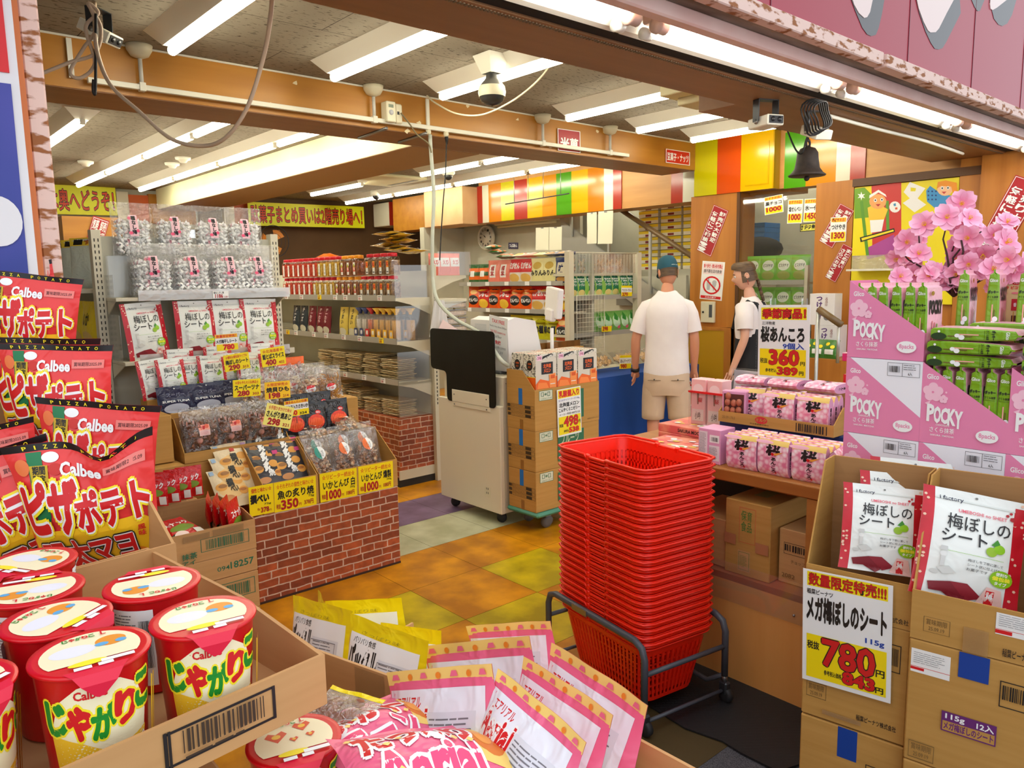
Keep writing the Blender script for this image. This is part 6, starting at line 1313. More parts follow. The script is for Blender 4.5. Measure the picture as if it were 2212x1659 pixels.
# jars
clearpet=film('clear_pet',(255,250,245),.14,.06,0,tint=.0,fres=.35);lidred=mat('lid_red',(206,16,36),.3);lidor=mat('lid_orange',(246,158,20),.3)
def jar_kind(lid,cols,label,w=.088,h=.165):
	def make():
		t=thing('snack_jar','','jar');mb=MB();a=w/2
		sec=lambda k:rrect(w*k,w*k,.016*k,3)
		lv=[(0,.96),(.006,1),(.115,1),(.13,.93),(.14,.80)];n=len(sec(1));vs=[(x,y,z)for z,k in lv for x,y in sec(k)]
		mb.add(vs,[(i*n+k,i*n+(k+1)%n,(i+1)*n+(k+1)%n,(i+1)*n+k)for i in range(len(lv)-1)for k in range(n)],clearpet,True);part('jar_body',mb,t)
		mb=MB();mb.lathe([(a*.84,.137),(a*.86,.139),(a*.86,.158),(a*.82,h-.003),(a*.2,h)],lid,24);part('lid',mb,t)
		mb=MB();bits(mb,random.Random(3),46,w*.78,.108,w*.7,.013,cols,.7,.012);mb.box(-a*.9,-a*.9,.004,a*.9,a*.9,.112,cols[0]);o=part('filling',mb,t);o['kind']='stuff'
		mb=MB();f=lambda u,v,o=0:V3(((u-.5)*w*.36,-a-.0008-o,.012+v*.095));decor(mb,f,[('r',0,0,1,1,ink(236,234,230))]+label);part('label',mb,t);return t
	return Kind(make)
N1=lambda n,a,b:noisy(n,a,b,(60,60,60),3,.4,.6,.5)
jr=jar_kind(lidred,(N1('red_snack',(206,44,26),(236,90,50)),),[('t','す\nだ\nこ',.2,.3,.5,.9,RED,.02)]);jy=jar_kind(lidred,(N1('yellow_snack',(206,160,40),(232,196,80)),),[('t','い\nか',.2,.4,.5,.9,ink(60,140,110),.02),('r',.15,.1,.85,.3,LGREY)])
jb=jar_kind(lidor,(N1('brown_snack',(130,70,30),(176,104,50)),),[('r',0,.25,1,.75,ink(220,90,70)),('e',.45,.72,.3,.16,ink(160,190,40)),('t','梅',.3,.35,.7,.6,WHITE,.03)]);jg=jar_kind(lidred,(N1('dark_snack',(120,84,50),(170,130,84)),),[('r',0,.5,1,1,ink(246,160,20)),('t','BQ',.1,.58,.9,.92,RED,.06),('r',.1,.1,.9,.2,GREY)])
G='snack jars on the shelf'
def jput(K,nm,i,row,y,z,x=3.122):K.put('%s jar, %s from the near end of the %s row'%(nm,ORD[i],row),Matrix.Translation((x,y,z))@Matrix.Rotation(-pi/2,4,'Z'),G)
for i in range(19):
	y=4.90+i*.097;K,nm=(jg,'red lidded brown snack')if i<5 else(jb,'orange lidded')if i<9 else(jy,'red lidded yellow snack')if i<13 else(jr,'red lidded red snack');jput(K,nm,i,'lower',y,1.4215)
for i in range(19):
	y=4.90+i*.097
	if 3<i<5:continue
	K,nm=(jg,'red lidded brown snack')if i<4 else(jb,'orange lidded')if i<8 else(jy,'red lidded yellow snack')if i<12 else(jr,'red lidded red snack');jput(K,nm,i,'upper',y,1.588)
goldb=crinkle(mat('gold_bag',(206,160,40),.25,.3),.5,24)
kg=soft_kind('gold_bag',.22,.17,.035,goldb,[('p',[(.2,.1),(.5,.9),(.8,.7),(.6,.1)],BLACK),('r',.55,.5,.95,.8,WHITE),('t','黒',.6,.55,.8,.75,DRED,.03)],.06,2)
for i in range(8):kg.put('gold and black snack bag in the loose pile over the jars, %s from below'%ORD[i],Matrix.Translation((3.20-.02*(i%2),4.86+.09*(i%4)+.03*i*(i<6),1.757+.021*i))@Matrix.Rotation(-pi/2+.3*sin(i*2),4,'Z')@Matrix.Rotation(-pi/2+.06,4,'X'),'gold bags over the jars')
mb,F,_=pillow(.2,.13,.05,orf,None,.05,seed=2);o=tag(mb.obj('snack_bag'),'orange snack bag lying on top of the upper jars','snack bag');o.matrix_basis=Matrix.Translation((3.18,6.12,1.762))@Matrix.Rotation(-pi/2,4,'Z')@Matrix.Rotation(-pi/2+.05,4,'X')
# second shelf: pouches and tied cellophane bags
pale_in=ink(214,206,186)
def pouch2(nm,m,ch,cm):return soft_kind(nm,.13,.24,.04,m,[('t',ch,.36,.42,.64,.92,cm,.03),('e',.5,.16,.38,.13,pale_in)],.05,4)
k1=pouch2('dark_pouch',crinkle(mat('slate_foil',(50,58,66),.3),.3,24),'チ\nー\nズ',WHITE);k2=pouch2('maroon_pouch',crinkle(mat('maroon_foil',(120,22,40),.3),.3,24),'チ\nー\nた\nら',ink(240,220,220));k3=pouch2('yellow_pouch',crinkle(mat('pale_yellow_foil',(226,200,90),.3),.3,24),'う\nま\nい',BLACK)
def tied(col,cap):
	def make():
		t=thing('tied_bag','','snack bag');mb=MB();R=random.Random(1)
		for k in range(9):a=k*.7;mb.tube([(.026*cos(a),.02*sin(a),.004),(.026*cos(a),.02*sin(a),.15)],.011,col,6)
		o=part('filling',mb,t);o['kind']='stuff';mb=MB();mb.lathe([(.046,0),(.048,.01),(.047,.14),(.036,.175),(.010,.195),(.012,.203),(.04,.238)],clearbag,14,caps=False);part('clear_wrap',mb,t)
		mb=MB();mb.lathe([(.012,.193),(.0135,.198),(.012,.203),(.042,.24),(.03,.235)],cap,12,caps=False);part('twist_top',mb,t);mb=MB();decor(mb,lambda u,v,o=0:V3(((u-.5)*.05,-.049-o,.02+v*.06)),[('r',0,0,1,1,cap),('t','棒',.2,.2,.8,.8,WHITE,.03)]);part('label',mb,t);return t
	return Kind(make)
stickm=ink(236,180,90);k4,k5,k6=tied(stickm,ink(246,190,50)),tied(ink(230,120,80),RED),tied(ink(226,216,200),ink(40,60,120))
for i,(K,y,nm)in enumerate(((k1,6.55,'slate cheese pouch'),(k1,6.40,'slate cheese pouch'),(k2,6.24,'maroon cheese pouch'),(k2,6.08,'maroon cheese pouch'),(k2,5.97,'maroon cheese pouch'),(k3,5.68,'pale yellow pouch'),(k3,5.53,'pale yellow pouch'))):K.put('%s on the second shelf below the jars, %s from the far end'%(nm,ORD[i]),Matrix.Translation((3.12,y,1.1015))@Matrix.Rotation(-pi/2+.05,4,'Z')@Matrix.Rotation(-.1,4,'X'),'pouches on the second shelf')
for i in range(14):
	y=5.42-i*.045 if i<0 else 5.40-(i//1)*.043;K=k6 if i<3 else k5 if i<6 else k4;K.put('%s tied cellophane bag of sticks on the second shelf, %s from the far end'%(('blue topped' if i<3 else 'red topped' if i<6 else 'amber topped'),ORD[i]),Matrix.Translation((3.125+(.1 if i%2 else 0),y,1.1015))@Matrix.Rotation(-pi/2,4,'Z'),'tied bags of stick sweets')
# piles of flat dried sheets
flatm=noisy('dried_sheet',(232,214,170),(206,180,130),(30,30,30),3,.4,.6,.35)
def flatpack():
	t=thing('flat_pack','','snack bag');mb=MB();mb.box(-.11,-.085,.001,.11,.085,.0085,flatm,bev=.003);part('dried_sheet',mb,t)
	mb=MB();mb.surf(lambda u,v:V3(((u-.5)*.27,(v-.5)*.2,.0085+.002*sin(9*u)*sin(7*v)+.002)),8,6,film('thin_sleeve',(240,236,220),.1,.15,0,30,.02,.3));part('clear_sleeve',mb,t);return t
kfp=Kind(flatpack);R=random.Random(5)
for z0,lo,hi,nm,spots in((.796,9,17,'third',(5.0,5.26,5.52,5.78,6.02)),(.521,9,17,'lowest',(5.0,5.27,5.54,5.80))):
	for s,y in enumerate(spots):
		n=R.randint(lo,hi)
		for i in range(n):kfp.put('flat clear pack of dried sheet, %s from below, %s pile, %s shelf'%(ORD[i],ORD[s],nm),Matrix.Translation((3.20+R.uniform(-.012,.012),y+R.uniform(-.012,.012),z0+i*.0125))@Matrix.Rotation(pi/2+R.uniform(-.12,.12),4,'Z'),'flat packs of dried sheet')
# right side of the same shelf, seen past the post
crisp=N1('golden_crisps',(206,150,70),(232,190,110));pinkc=N1('pink_snack',(240,130,110),(250,180,160));tub=film('tub_plastic',(230,226,214),.3,.1,0,tint=.12)
for i in range(5):
	t2=thing('clear_tub','clear tub of golden crisps beside the cable, %s of five from below'%ORD[i],'tub',(3.60,4.88,1.081+i*.062),0,'stacked tubs of crisps')if i<5 else None
	mb=MB();mb.box(-.12,-.07,.002,.12,.07,.038,crisp,bev=.01);bits(mb,R,14,.2,.02,.12,.018,(crisp,),.5,.03);o=part('filling',mb,t2);o['kind']='stuff'
	mb=MB();mb.box(-.13,-.08,0,.13,.08,.045,tub,bev=.008);mb.box(-.135,-.085,.045,.135,.085,.05,tub);part('tub_shell',mb,t2)
ko=soft_kind('salmon_pack',.11,.17,.05,crinkle(mat('salmon_film',(244,130,110),.3),.3,24),[('r',.1,.4,.9,.8,WHITE),('t','えび',.25,.5,.75,.7,RED,.03)],.06,2)
for i in range(3):ko.put('salmon pink snack pack beside the cable on the jar shelf, %s from the left'%ORD[i],Matrix.Translation((3.50+.095*i,4.90,1.5815)),'salmon pink packs beside the cable')
# ================================================================ SNACK SHELF BY THE STAIRS
t=thing('gondola_shelf','grey snack shelf full of bagged sweets with a wire mesh end','shelf',(5.0,4.9,0));railg=mat('grey_rail')
mb=MB();mb.box(.30,.02,.1,.33,1.7,1.78,grey_wall);gp(mb,'back_panel')
for z in(1.50,1.235,.95,.66):
	mb=MB();mb.box(.0,.10,z-.022,.30,1.65,z,gond);s_=gp(mb,'shelf_board');mb=MB();mb.box(-.006,.10,z-.022,0,1.65,z+.02,railg)
	for i in range(5):mb.box(-.008,.25+i*.3,z-.02,-.006,.31+i*.3,z+.018,WHITE)
	part('ticket_rail',mb,s_)
for x in(.0,.95):mb=MB();mb.box(x-.03,-.01,0,x+.03,.05,1.78,gond);gp(mb,'upright')
for z in(1.36,1.02,.66):mb=MB();mb.box(.03,-.0,z-.022,.95,.30,z,gond);mb.box(.03,-.006,z-.022,.95,0,z+.02,railg);gp(mb,'shelf_board')
meshw=mat('wire_white',(226,222,206),.4)
mb=MB();mb.tube([(.05,-.025,.85),(.42,-.025,.85),(.42,-.025,1.385),(.05,-.025,1.385)],.004,meshw,6,True)
for i in range(1,9):mb.tube([(.05+i*.041,-.025,.85),(.05+i*.041,-.025,1.385)],.0016,meshw,4)
for i in range(1,13):mb.tube([(.05,-.025,.85+i*.041),(.42,-.025,.85+i*.041)],.0016,meshw,4)
gp(mb,'wire_mesh');mb=MB();mb.box(.05,.0,1.58,.9,.006,1.775,clear_ac)
mb.tube([(.06,-.01,1.77),(.90,-.01,1.77)],.007,gond,6)
for i in range(20):mb.tube([(.06+i*.044,-.008,1.55),(.06+i*.044,-.008,1.77)],.0015,meshw,4)
gp(mb,'wire_mesh');mb=MB();mb.box(.0,-.01,.0,.98,.3,.52,brick);gp(mb,'brick_base')
def bag(nm,m,items,w=.19,h=.235,s=3):return soft_kind(nm,w,h,.055,m,items,.06,s)
fo=lambda n,*c:crinkle(mat(n,c,.3),.3,24)
B1=bag('pink_bag',fo('peach_foil',236,130,110),[('r',.25,.25,.75,.8,WHITE),('t','橘\n紫',.35,.32,.65,.74,DRED,.03)]);B2=bag('red_white_bag',fo('red_white_foil',226,216,206),[('r',0,.45,1,1,RED),('t','えびせん',.1,.6,.9,.85,WHITE,.05),('e',.5,.22,.4,.18,ink(226,180,90))]);B3=bag('pale_bag',fo('straw_foil',236,226,160),[('e',.5,.7,.3,.15,ink(206,170,60)),('t','みりん',.08,.3,.92,.5,BLACK,.05)]);B4=bag('navy_bag',fo('navy_bag_foil',40,56,116),[('r',.2,.3,.8,.8,ink(226,216,190)),('t','味',.35,.4,.65,.7,ink(30,40,90),.05),('e',.5,.14,.4,.1,ink(206,150,80))]);B5=bag('orange_bag',fo('orange_foil',244,96,20),[('e',.5,.4,.42,.22,BLACK),('t','せんべい',.14,.32,.86,.48,WHITE,.05),('e',.5,.75,.3,.1,ink(250,200,120))]);B6=bag('scarlet_bag',fo('scarlet_foil',220,44,40),[('t','しるこ',.1,.55,.9,.8,WHITE,.05),('e',.5,.25,.4,.2,ink(246,200,60))]);B7=bag('lime_bag',fo('lime_foil',206,200,30),[('t','柿の種',.1,.3,.9,.6,BLACK,.06),('r',0,.8,1,1,ink(246,230,60))])
B8=bag('green_roll',fo('green_foil',40,96,40),[('r',0,.2,1,.4,ink(240,110,30)),('r',0,.6,1,.8,ink(240,110,30)),('r',.3,.35,.7,.65,WHITE)],.16,.20)
def shelfrow(z,seq,nm,x=5.09):
	for i,(K,k)in enumerate(seq):K.put('%s on the %s of the snack shelf, %s from near end'%(k,nm,ORD[i]),Matrix.Translation((x,5.10+i*.165,z))@Matrix.Rotation(-pi/2+.05*sin(i),4,'Z')@Matrix.Rotation(-.06,4,'X'),'bagged sweets on the snack shelf')
shelfrow(1.5015,((B4,'navy rice cracker bag'),(B3,'straw coloured bag'),(B3,'straw coloured bag'),(B2,'red white bag'),(B2,'red white bag'),(B1,'peach bag'),(B1,'peach bag'),(B8,'green orange bag'),(B8,'green orange bag')),'top board')
shelfrow(1.2365,((B6,'scarlet nut bag'),(B2,'red white nut bag'),(B2,'red white nut bag'),(B5,'orange cracker bag'),(B5,'orange cracker bag'),(B6,'scarlet nut bag'),(B5,'orange cracker bag'),(B6,'scarlet nut bag'),(B5,'orange cracker bag')),'second board')
shelfrow(.9515,((B5,'orange bag'),(B7,'lime cracker bag'),(B7,'lime cracker bag'),(B7,'lime cracker bag'),(B7,'lime cracker bag'),(B8,'green bag'),(B8,'green bag')),'third board')
def laid(K,lab,x,y,z,s=1,a=0):K.put(lab,Matrix.Translation((x,y,z))@Matrix.Rotation(-pi/2+a,4,'Z')@Matrix.Rotation(-pi/2+.05,4,'X')@Matrix.Scale(s,4),'bags lying on top of the shelf rows')
for i in range(9):laid((B4,B4,B3,B1,B2,B8,B8,B8,B8)[i],'%s bag lying on top of the snack shelf, %s from the near end'%(('navy','navy','straw','peach','red and white','green','green','green','green')[i],ORD[i]),5.02,5.06+i*.155-(i>5)*(i-5)*.06,1.765+(i>5)*.05*(i-6),.9,.2*sin(i*3))
for i in range(7):laid((B6,B2,B5,B5,B6,B5,B6)[i],'bag lying over the second board of the snack shelf, %s from the near end'%ORD[i],5.03,5.12+i*.19,1.42+.0*i,.8)
for i in range(4):laid(B7,'lime bag lying over the third board of the snack shelf, %s from the near end'%ORD[i],5.03,5.22+i*.17,1.13,.8)
# green packs on the mesh end
aloe=fo('aloe_foil',196,220,160);KA=soft_kind('aloe_pack',.15,.225,.04,aloe,[('p',[(.1,.3),(.15,.85),(.5,.95),(.85,.85),(.9,.3),(.5,.12)],ink(30,120,84)),('t','アロエ',.2,.62,.8,.78,WHITE,.04),('t','ヨーグルト',.2,.46,.8,.58,WHITE,.03),('e',.5,.2,.3,.12,ink(226,206,130)),('e',.1,.4,.14,.3,ink(130,180,60))],.05,3)
for i in range(8):KA.put('pale green yogurt pack on the mesh ended shelf, %s from the left'%ORD[i],Matrix.Translation((5.09+i*.118,4.96+.012*(i%2),1.3615))@Matrix.Rotation(-.08,4,'X'),'green packs on the mesh ended shelf')
KL=soft_kind('leaf_pack',.17,.20,.06,fo('leaf_foil',110,170,80),[('e',.4,.5,.3,.3,ink(190,220,190)),('e',.6,.2,.12,.08,ink(226,90,130)),('p',[(.2,.6),(.4,.95),(.6,.7),(.45,.5)],ink(40,130,40))],.06,4)
for i in range(5):KL.put('leafy green snack pack on the second mesh ended shelf, %s from the left'%ORD[i],Matrix.Translation((5.47+i*.12,4.97,1.0215))@Matrix.Rotation(-.15,4,'X'),'leafy green packs')
KP2=clear_kind('clear_pack',.1,.17,.05,lambda c:bits(c,random.Random(2),24,.06,.1,.03,.018,(pale_s,squid_w)),None,.12,4)
for i in range(6):KP2.put('clear pack of pale sweets behind the top wire mesh, %s from the left'%ORD[i],Matrix.Translation((5.1+i*.13,4.98,1.585)),'clear packs behind the mesh')
mb=MB();mb.box(5.05,4.95,1.56,5.95,5.18,1.584,gond);tag(mb.obj('shelf_board'),'upper board of the mesh ended shelf holding clear packs','shelf board')
card_px('white price card reading 270 on the green packs',(1341,617),(1364,617),(1342,640),4.88,[('r',0,.8,1,1,YEL),('t','アロエヨーグルト',.06,.45,.94,.7,BLACK,.02),('r',0,0,1,.38,YEL),('t','270',.1,.06,.6,.34,DRED,.05)],WHITE,0)
card_px('yellow price card reading 398 at the wire mesh',(1300,705),(1321,704),(1300,717),4.86,[('t','398',.1,.2,.6,.9,DRED,.05)],YEL,0)
# low table with a blue cloth behind the man
t=thing('sale_table','low table under a blue banner cloth with red lettering behind the man','table',(5.2,4.42,0));mb=MB();mb.box(-.62,-.22,.70,.75,.2,.73,mat('table_brown',(120,80,40),.5));part('tabletop',mb,t)
for x in(-.58,.70):
	for y in(-.19,.16):mb=MB();mb.box(x,y,0,x+.03,y+.03,.70,mat('table_brown'));part('leg',mb,t)
mb=MB();mb.surf(lambda u,v:V3((-.63+u*1.39,-.232+.008*sin(u*40)*(1-v),.02+v*.71)),60,4,mat('blue_cloth',(20,74,160),.7));f=lambda u,v,o=0:V3((-.63+u*1.39,-.245-o,.02+v*.71));decor(mb,f,[('t','アメ横',.52,.45,.95,.78,WHITE,.08),('t','アメ横',.52,.45,.95,.78,RED,.03),('p',[(.3,.0),(.5,.2),(1,.32),(1,.22),(.5,.1)],RED)]);mb.box(-.63,-.232,.73,.755,.2,.733,mat('blue_cloth'));part('blue_cloth',mb,t)
kcr=clear_kind('cracker_pack',.16,.17,.06,lambda c:bits(c,random.Random(7),30,.11,.09,.03,.03,(N1('rice_cracker',(206,160,100),(226,190,136)),),.3),None,.16,5)
for i in range(6):kcr.put('clear pack of rice crackers on the blue cloth table, %s from the left'%ORD[i],lean(4.80+i*.16,4.36+.04*(i%2),.80,1.0,.2*sin(i)),'rice cracker packs on the blue table')
mb=MB();mb.box(4.50,4.645,0,4.58,4.70,1.0,wood_dark);mb.box(4.60,4.645,.7,4.90,4.72,.95,card_gold,bev=.004);mb.box(4.45,4.72,.0,4.93,4.74,1.0,grain('dark_grain',(104,66,24),(130,86,34),'z',.5));tag(mb.obj('display_rack'),'dark grained wooden rack left of the man by the mesh shelf','rack')
card_px('white price card reading 980 beside the wooden rack',(1338,768),(1363,767),(1338,797),4.22,[('r',0,.82,1,1,YEL),('t','あんドーナツ',.06,.45,.94,.7,BLACK,.02),('r',0,0,1,.38,YEL),('t','980',.1,.06,.6,.34,DRED,.05)],WHITE,0)
# ================================================================ TWO SHOPPERS
skin=mat('skin',(216,150,118),.55);skin2=mat('skin_fair',(226,172,146),.55);hairb=noisy('brown_hair',(70,50,34),(106,80,54),(20,20,160),3,.35,.65,.5)
def skin_mesh(chains,sub=2):
	"""chains: list of lists of (point, rx, ry); the first point of each chain is its root; ints link back to earlier nodes"""
	import bmesh
	bm=bmesh.new();lay=bm.verts.layers.skin.verify();vs={}
	for ch in chains:
		prev=None
		for nm,p,r in ch:
			if p is None:prev=vs[nm];continue
			v=bm.verts.new(p);v[lay].radius=r if isinstance(r,tuple)else(r,r);vs[nm]=v
			if prev is None:v[lay].use_root=True
			else:bm.edges.new((prev,v))
			prev=v
	me=bpy.data.meshes.new('figure');bm.to_mesh(me);bm.free();ob=bpy.data.objects.new('figure',me);COL.objects.link(ob)
	ob.modifiers.new('s','SKIN').use_smooth_shade=True;ob.modifiers.new('d','SUBSURF').levels=sub;dg=bpy.context.evaluated_depsgraph_get();dg.update()
	out=bpy.data.meshes.new_from_object(ob.evaluated_get(dg));V=[tuple(v.co)for v in out.vertices];F=[tuple(p.vertices)for p in out.polygons]
	bpy.data.objects.remove(ob);bpy.data.meshes.remove(out);bpy.data.meshes.remove(me);return V,F
def head(mb,c,s,sk,turn=0,nod=0):
	m=Matrix.Translation(c)@Matrix.Rotation(turn,4,'Z')@Matrix.Rotation(-nod,4,'X')@Matrix.Scale(s,4)
	def hf(u,v):
		a,b=u*2*pi,v*pi;x,y,z=sin(b)*sin(a),sin(b)*cos(a),-cos(b)
		jaw=1-.28*max(0,-z)**1.3;X,Y,Z=x*.075*jaw,y*.094*(1-.12*max(0,-z)),z*.115
		if y>0:
			Y+=.022*math.exp(-((x/.16)**2)-((z+.12)/.16)**2)*(1 if z<.1 else .6)  # nose
			Y-=.009*(math.exp(-(((abs(x)-.40)/.2)**2)-((z-.06)/.12)**2))  # eye sockets
			Y+=.006*math.exp(-((x/.3)**2)-((z+.46)/.07)**2)+.010*math.exp(-((x/.3)**2)-((z+.85)/.18)**2)
		return V3((X,Y,Z))
	mb.surf(hf,40,30,sk,True,m)
	for sx in(-1,1):
		mb.ball((sx*.03,.0755,.010),.0115,ink(240,238,234),10,m);mb.ball((sx*.03,.0848,.009),.0048,ink(50,36,30),8,m);mb.tube([(sx*.045,.080,.028),(sx*.03,.090,.033),(sx*.014,.091,.029)],.003,hairb,5,xf=m)
		ear=[(sx*(.073+.004*sin(k)),-.012+.016*cos(k),-.005+.029*sin(k))for k in[i*pi/5 for i in range(10)]];mb.tube(ear,.005,sk,6,True,xf=m);mb.ball((sx*.074,-.012,-.006),(.006,.014,.024),sk,10,m)
	mb.tube([(-.022,.084,-.052),(0,.094,-.050),(.022,.084,-.052)],.0038,ink(186,96,90),6,xf=m)
	return m
def fingers(w,d,side,sx,curl=.5):
	"""five bent fingers below wrist w; d is the direction of the hand, side the way across the knuckles"""
	d,side=V3(d).normalized(),V3(side).normalized();n=side.cross(d)*sx;out=[]
	for i,(o,L)in enumerate(((-.028,.062),(-.010,.072),(.009,.068),(.027,.054))):
		p=V3(w)+d*.072+side*o;q=p+d*L*.45+n*curl*.012;r=q+d*L*.32+n*curl*.022;e=r+d*L*.22+n*curl*.026
		out.append([('f%d%s%d'%(i,side,k),x,.0088-.0012*k)for k,x in enumerate((p-d*.02,p,q,r,e))])
	p=V3(w)+d*.02-side*.025;q=p+d*.03-side*.022+n*.008;r=q+d*.034-side*.006+n*.014;out.append([('t%s%d'%(side,k),x,.0105-.001*k)for k,x in enumerate((p,q,r))])
	return out
def figure(mb,sk,P,k=1.0):
	"""P: joints by name. shoulders S, elbows E, wrists W, hips H, knees K, ankles A (l and r)"""
	ch=[[('pel',P['pel'],(.125*k,.09*k)),('bel',P['bel'],(.115*k,.085*k)),('che',P['che'],(.14*k,.10*k)),('nkb',P['nkb'],(.075*k,.07*k)),('nk',P['nk'],.052*k),('hd',P['hd'],.05*k)]]
	for s in 'lr':
		sx=-1 if s=='l' else 1;W_=V3(P['W'+s]);E_=V3(P['E'+s]);d=(W_-E_).normalized();side=V3((0,1,0))if abs(d.z)>.5 else V3((0,0,1));side=(side-d*side.dot(d)).normalized()*1
		ch.append([('che',None,0),('S'+s,P['S'+s],.055*k),('M'+s,(V3(P['S'+s])+E_)/2,.048*k),('E'+s,E_,.039*k),('G'+s,E_+(W_-E_)*.35,.040*k),('W'+s,W_,(.026,.024)),('Pa'+s,W_+d*.045,(.022,.040)if True else .03),('Pb'+s,W_+d*.078,(.015,.037))])
		ch+=fingers(W_,d,side,-sx)
		A_=V3(P['A'+s]);K_=V3(P['K'+s]);fd=V3(P['toe']).normalized()
		ch.append([('pel',None,0),('H'+s,P['H'+s],.088*k),('T'+s,(V3(P['H'+s])+K_)/2,.076*k),('K'+s,K_,.053*k),('C'+s,K_+(A_-K_)*.3-fd*.012,.055*k),('A'+s,A_,.036),('B'+s,A_+fd*.06-V3((0,0,.045)),(.036,.028)),('D'+s,A_+fd*.15-V3((0,0,.052)),(.034,.02))])
	V,F=skin_mesh(ch);mb.add(V,F,sk,True)
def loft(mb,rings,m,n=28,e=2.3,caps=True):
	vs=[]
	for z,cx,cy,rx,ry in rings:
		for k in range(n):
			a=2*pi*k/n;c,s=cos(a),sin(a);vs.append((cx+rx*abs(c)**(2/e)*(1 if c>0 else-1),cy+ry*abs(s)**(2/e)*(1 if s>0 else-1),z+.006*sin(3*a+z*20)))
	N=len(rings);mb.add(vs,[(i*n+k,i*n+(k+1)%n,(i+1)*n+(k+1)%n,(i+1)*n+k)for i in range(N-1)for k in range(n)],m,True)
def sleeve(mb,pts,rs,m):mb.tube(pts,rs,m,18,cap=False)
shirt=noisy('white_cotton',(232,222,222),(240,232,232),(6,6,6),3,.3,.7,.85,.25);beige=noisy('beige_cotton',(206,180,152),(216,190,164),(8,8,8),3,.3,.7,.85,.2);teal_c=mat('cap_teal',(22,78,96),.8)
def joints(sh,sw,el,wr,hipw,kn):
	return dict(pel=(0,0,.86*sh),bel=(0,0,1.02*sh),che=(0,0,1.25*sh),nkb=(0,.0,1.40*sh),nk=(0,.012,1.45*sh),hd=(0,.03,1.53*sh),toe=(0,1,0),Sl=(-sw,0,1.345*sh),Sr=(sw,0,1.345*sh),El=el[0],Er=el[1],Wl=wr[0],Wr=wr[1],
				Hl=(-hipw,0,.82*sh),Hr=(hipw,0,.82*sh),Kl=kn[0],Kr=kn[1],Al=(kn[0][0]*.98,kn[0][1]-.02,.075),Ar=(kn[1][0]*.98,kn[1][1]-.02,.075))
# the man
t=thing('person','man in a teal cap, white t-shirt and beige shorts seen from behind','person',(4.87,3.725,0),radians(-54))
mb=MB();J=joints(.985,.158,((-.242,-.01,1.055),(.212,-.015,1.06)),((-.25,.10,.80),(.212,.10,.80)),.092,((-.10,.02,.47),(.10,.03,.47)))
figure(mb,skin,J);hm=head(mb,(0,.055,1.575),.98,skin,.35,.28);part('body',mb,t)
mb=MB();loft(mb,[(.775,0,.0,.178,.128),(.80,0,0,.18,.130),(.90,0,0,.170,.124),(1.02,0,0,.166,.12),(1.15,0,-.005,.170,.128),(1.24,0,-.01,.174,.130),(1.30,0,-.008,.168,.118),(1.345,0,-.004,.146,.098),(1.38,0,.0,.122,.082),(1.405,0,.004,.092,.072),(1.425,0,.008,.076,.068),(1.43,0,.01,.070,.064)],shirt)
for s in 'lr':
	S,E_=V3(J['S'+s]),V3(J['E'+s]);k=-1 if s=='l' else 1;sleeve(mb,[S+V3((-k*.09,0,-.012)),S+V3((-k*.045,0,-.008)),S+V3((-k*.008,0,-.018)),S+(E_-S)*.28,S+(E_-S)*.70,S+(E_-S)*.80],[.058,.062,.063,.066,.068,.068],shirt)
part('t_shirt',mb,t)
mb=MB();loft(mb,[(.62,0,0,.16,.115),(.70,0,-.008,.180,.128),(.80,0,-.004,.178,.124),(.84,0,0,.170,.118)],beige)
for k in(-1,1):sleeve(mb,[(k*.085,0,.76),(k*.09,.0,.66),(k*.098,.008,.56),(k*.103,.014,.47),(k*.104,.016,.425),(k*.104,.016,.42)],[.09,.098,.094,.09,.0885,.080],beige)
for k in(-1,1):mb.box(k*.09-.05,-.134,.745,k*.09+.05,-.126,.749,mat('seam_brown',(150,126,100),.8));mb.ball((k*.09,-.134,.752),.006,dark_plastic,8)
part('shorts',mb,t)
mb=MB();mb.surf(lambda u,v:V3((.081*cos(u*2*pi)*cos(v*pi/2)**.6,.101*sin(u*2*pi)*cos(v*pi/2)**.6,.015+.118*sin(v*pi/2)**.9)),28,10,teal_c,True,hm)
mb.add([(.075*cos(a)*k,.098*sin(a)*(1 if k==1 else 1.0)+(k-1)*0+(0 if k==1 else .085*sin(a)),.018-(0 if k==1 else .018))for k in(1,.98)for a in[pi*(.08+.84*i/12)for i in range(13)]],[(i,i+1,14+i,13+i)for i in range(12)],teal_c,True,hm);mb.ball((0,0,.135),.007,teal_c,8,hm)
decor(mb,lambda u,v,o=0:hm@V3(((u-.5)*.07+.03,-.1015-o+.012*(2*u-.6)**2,.03+v*.009)),[('t','outdoor goods',0,0,1,1,ink(206,216,210),.03)],.2);part('cap',mb,t)
mb=MB();mb.surf(lambda u,v:V3((.0785*cos(pi+u*pi)*(1-.08*v),.1*sin(pi+u*pi)*(1-.07*v),.035-.085*v)),20,6,hairb,True,hm);part('hair',mb,t)
mb=MB();Wp=V3(J['Wl']);dd=(Wp-V3(J['El'])).normalized();mb.tube([Wp-dd*.02,Wp+dd*.008],.0335,dark_plastic,16);mb.box(-.018,-.012,-.006,.018,.018,.004,dark_plastic,Matrix.Translation(Wp+V3((-.030,-.0,.0)))@Matrix.Rotation(pi/2,4,'Y'),bev=.004);part('wristwatch',mb,t)
shoe=mat('shoe_grey',(90,90,96),.7)
for s,k in(('l',-1),('r',1)):A_=V3(J['A'+s]);mb=MB();mb.ball((A_.x,A_.y+.06,.045),(.05,.145,.048),shoe,16);mb.box(A_.x-.048,A_.y-.08,.0,A_.x+.048,A_.y+.19,.022,ink(230,230,228),bev=.01);part('shoe',mb,t)
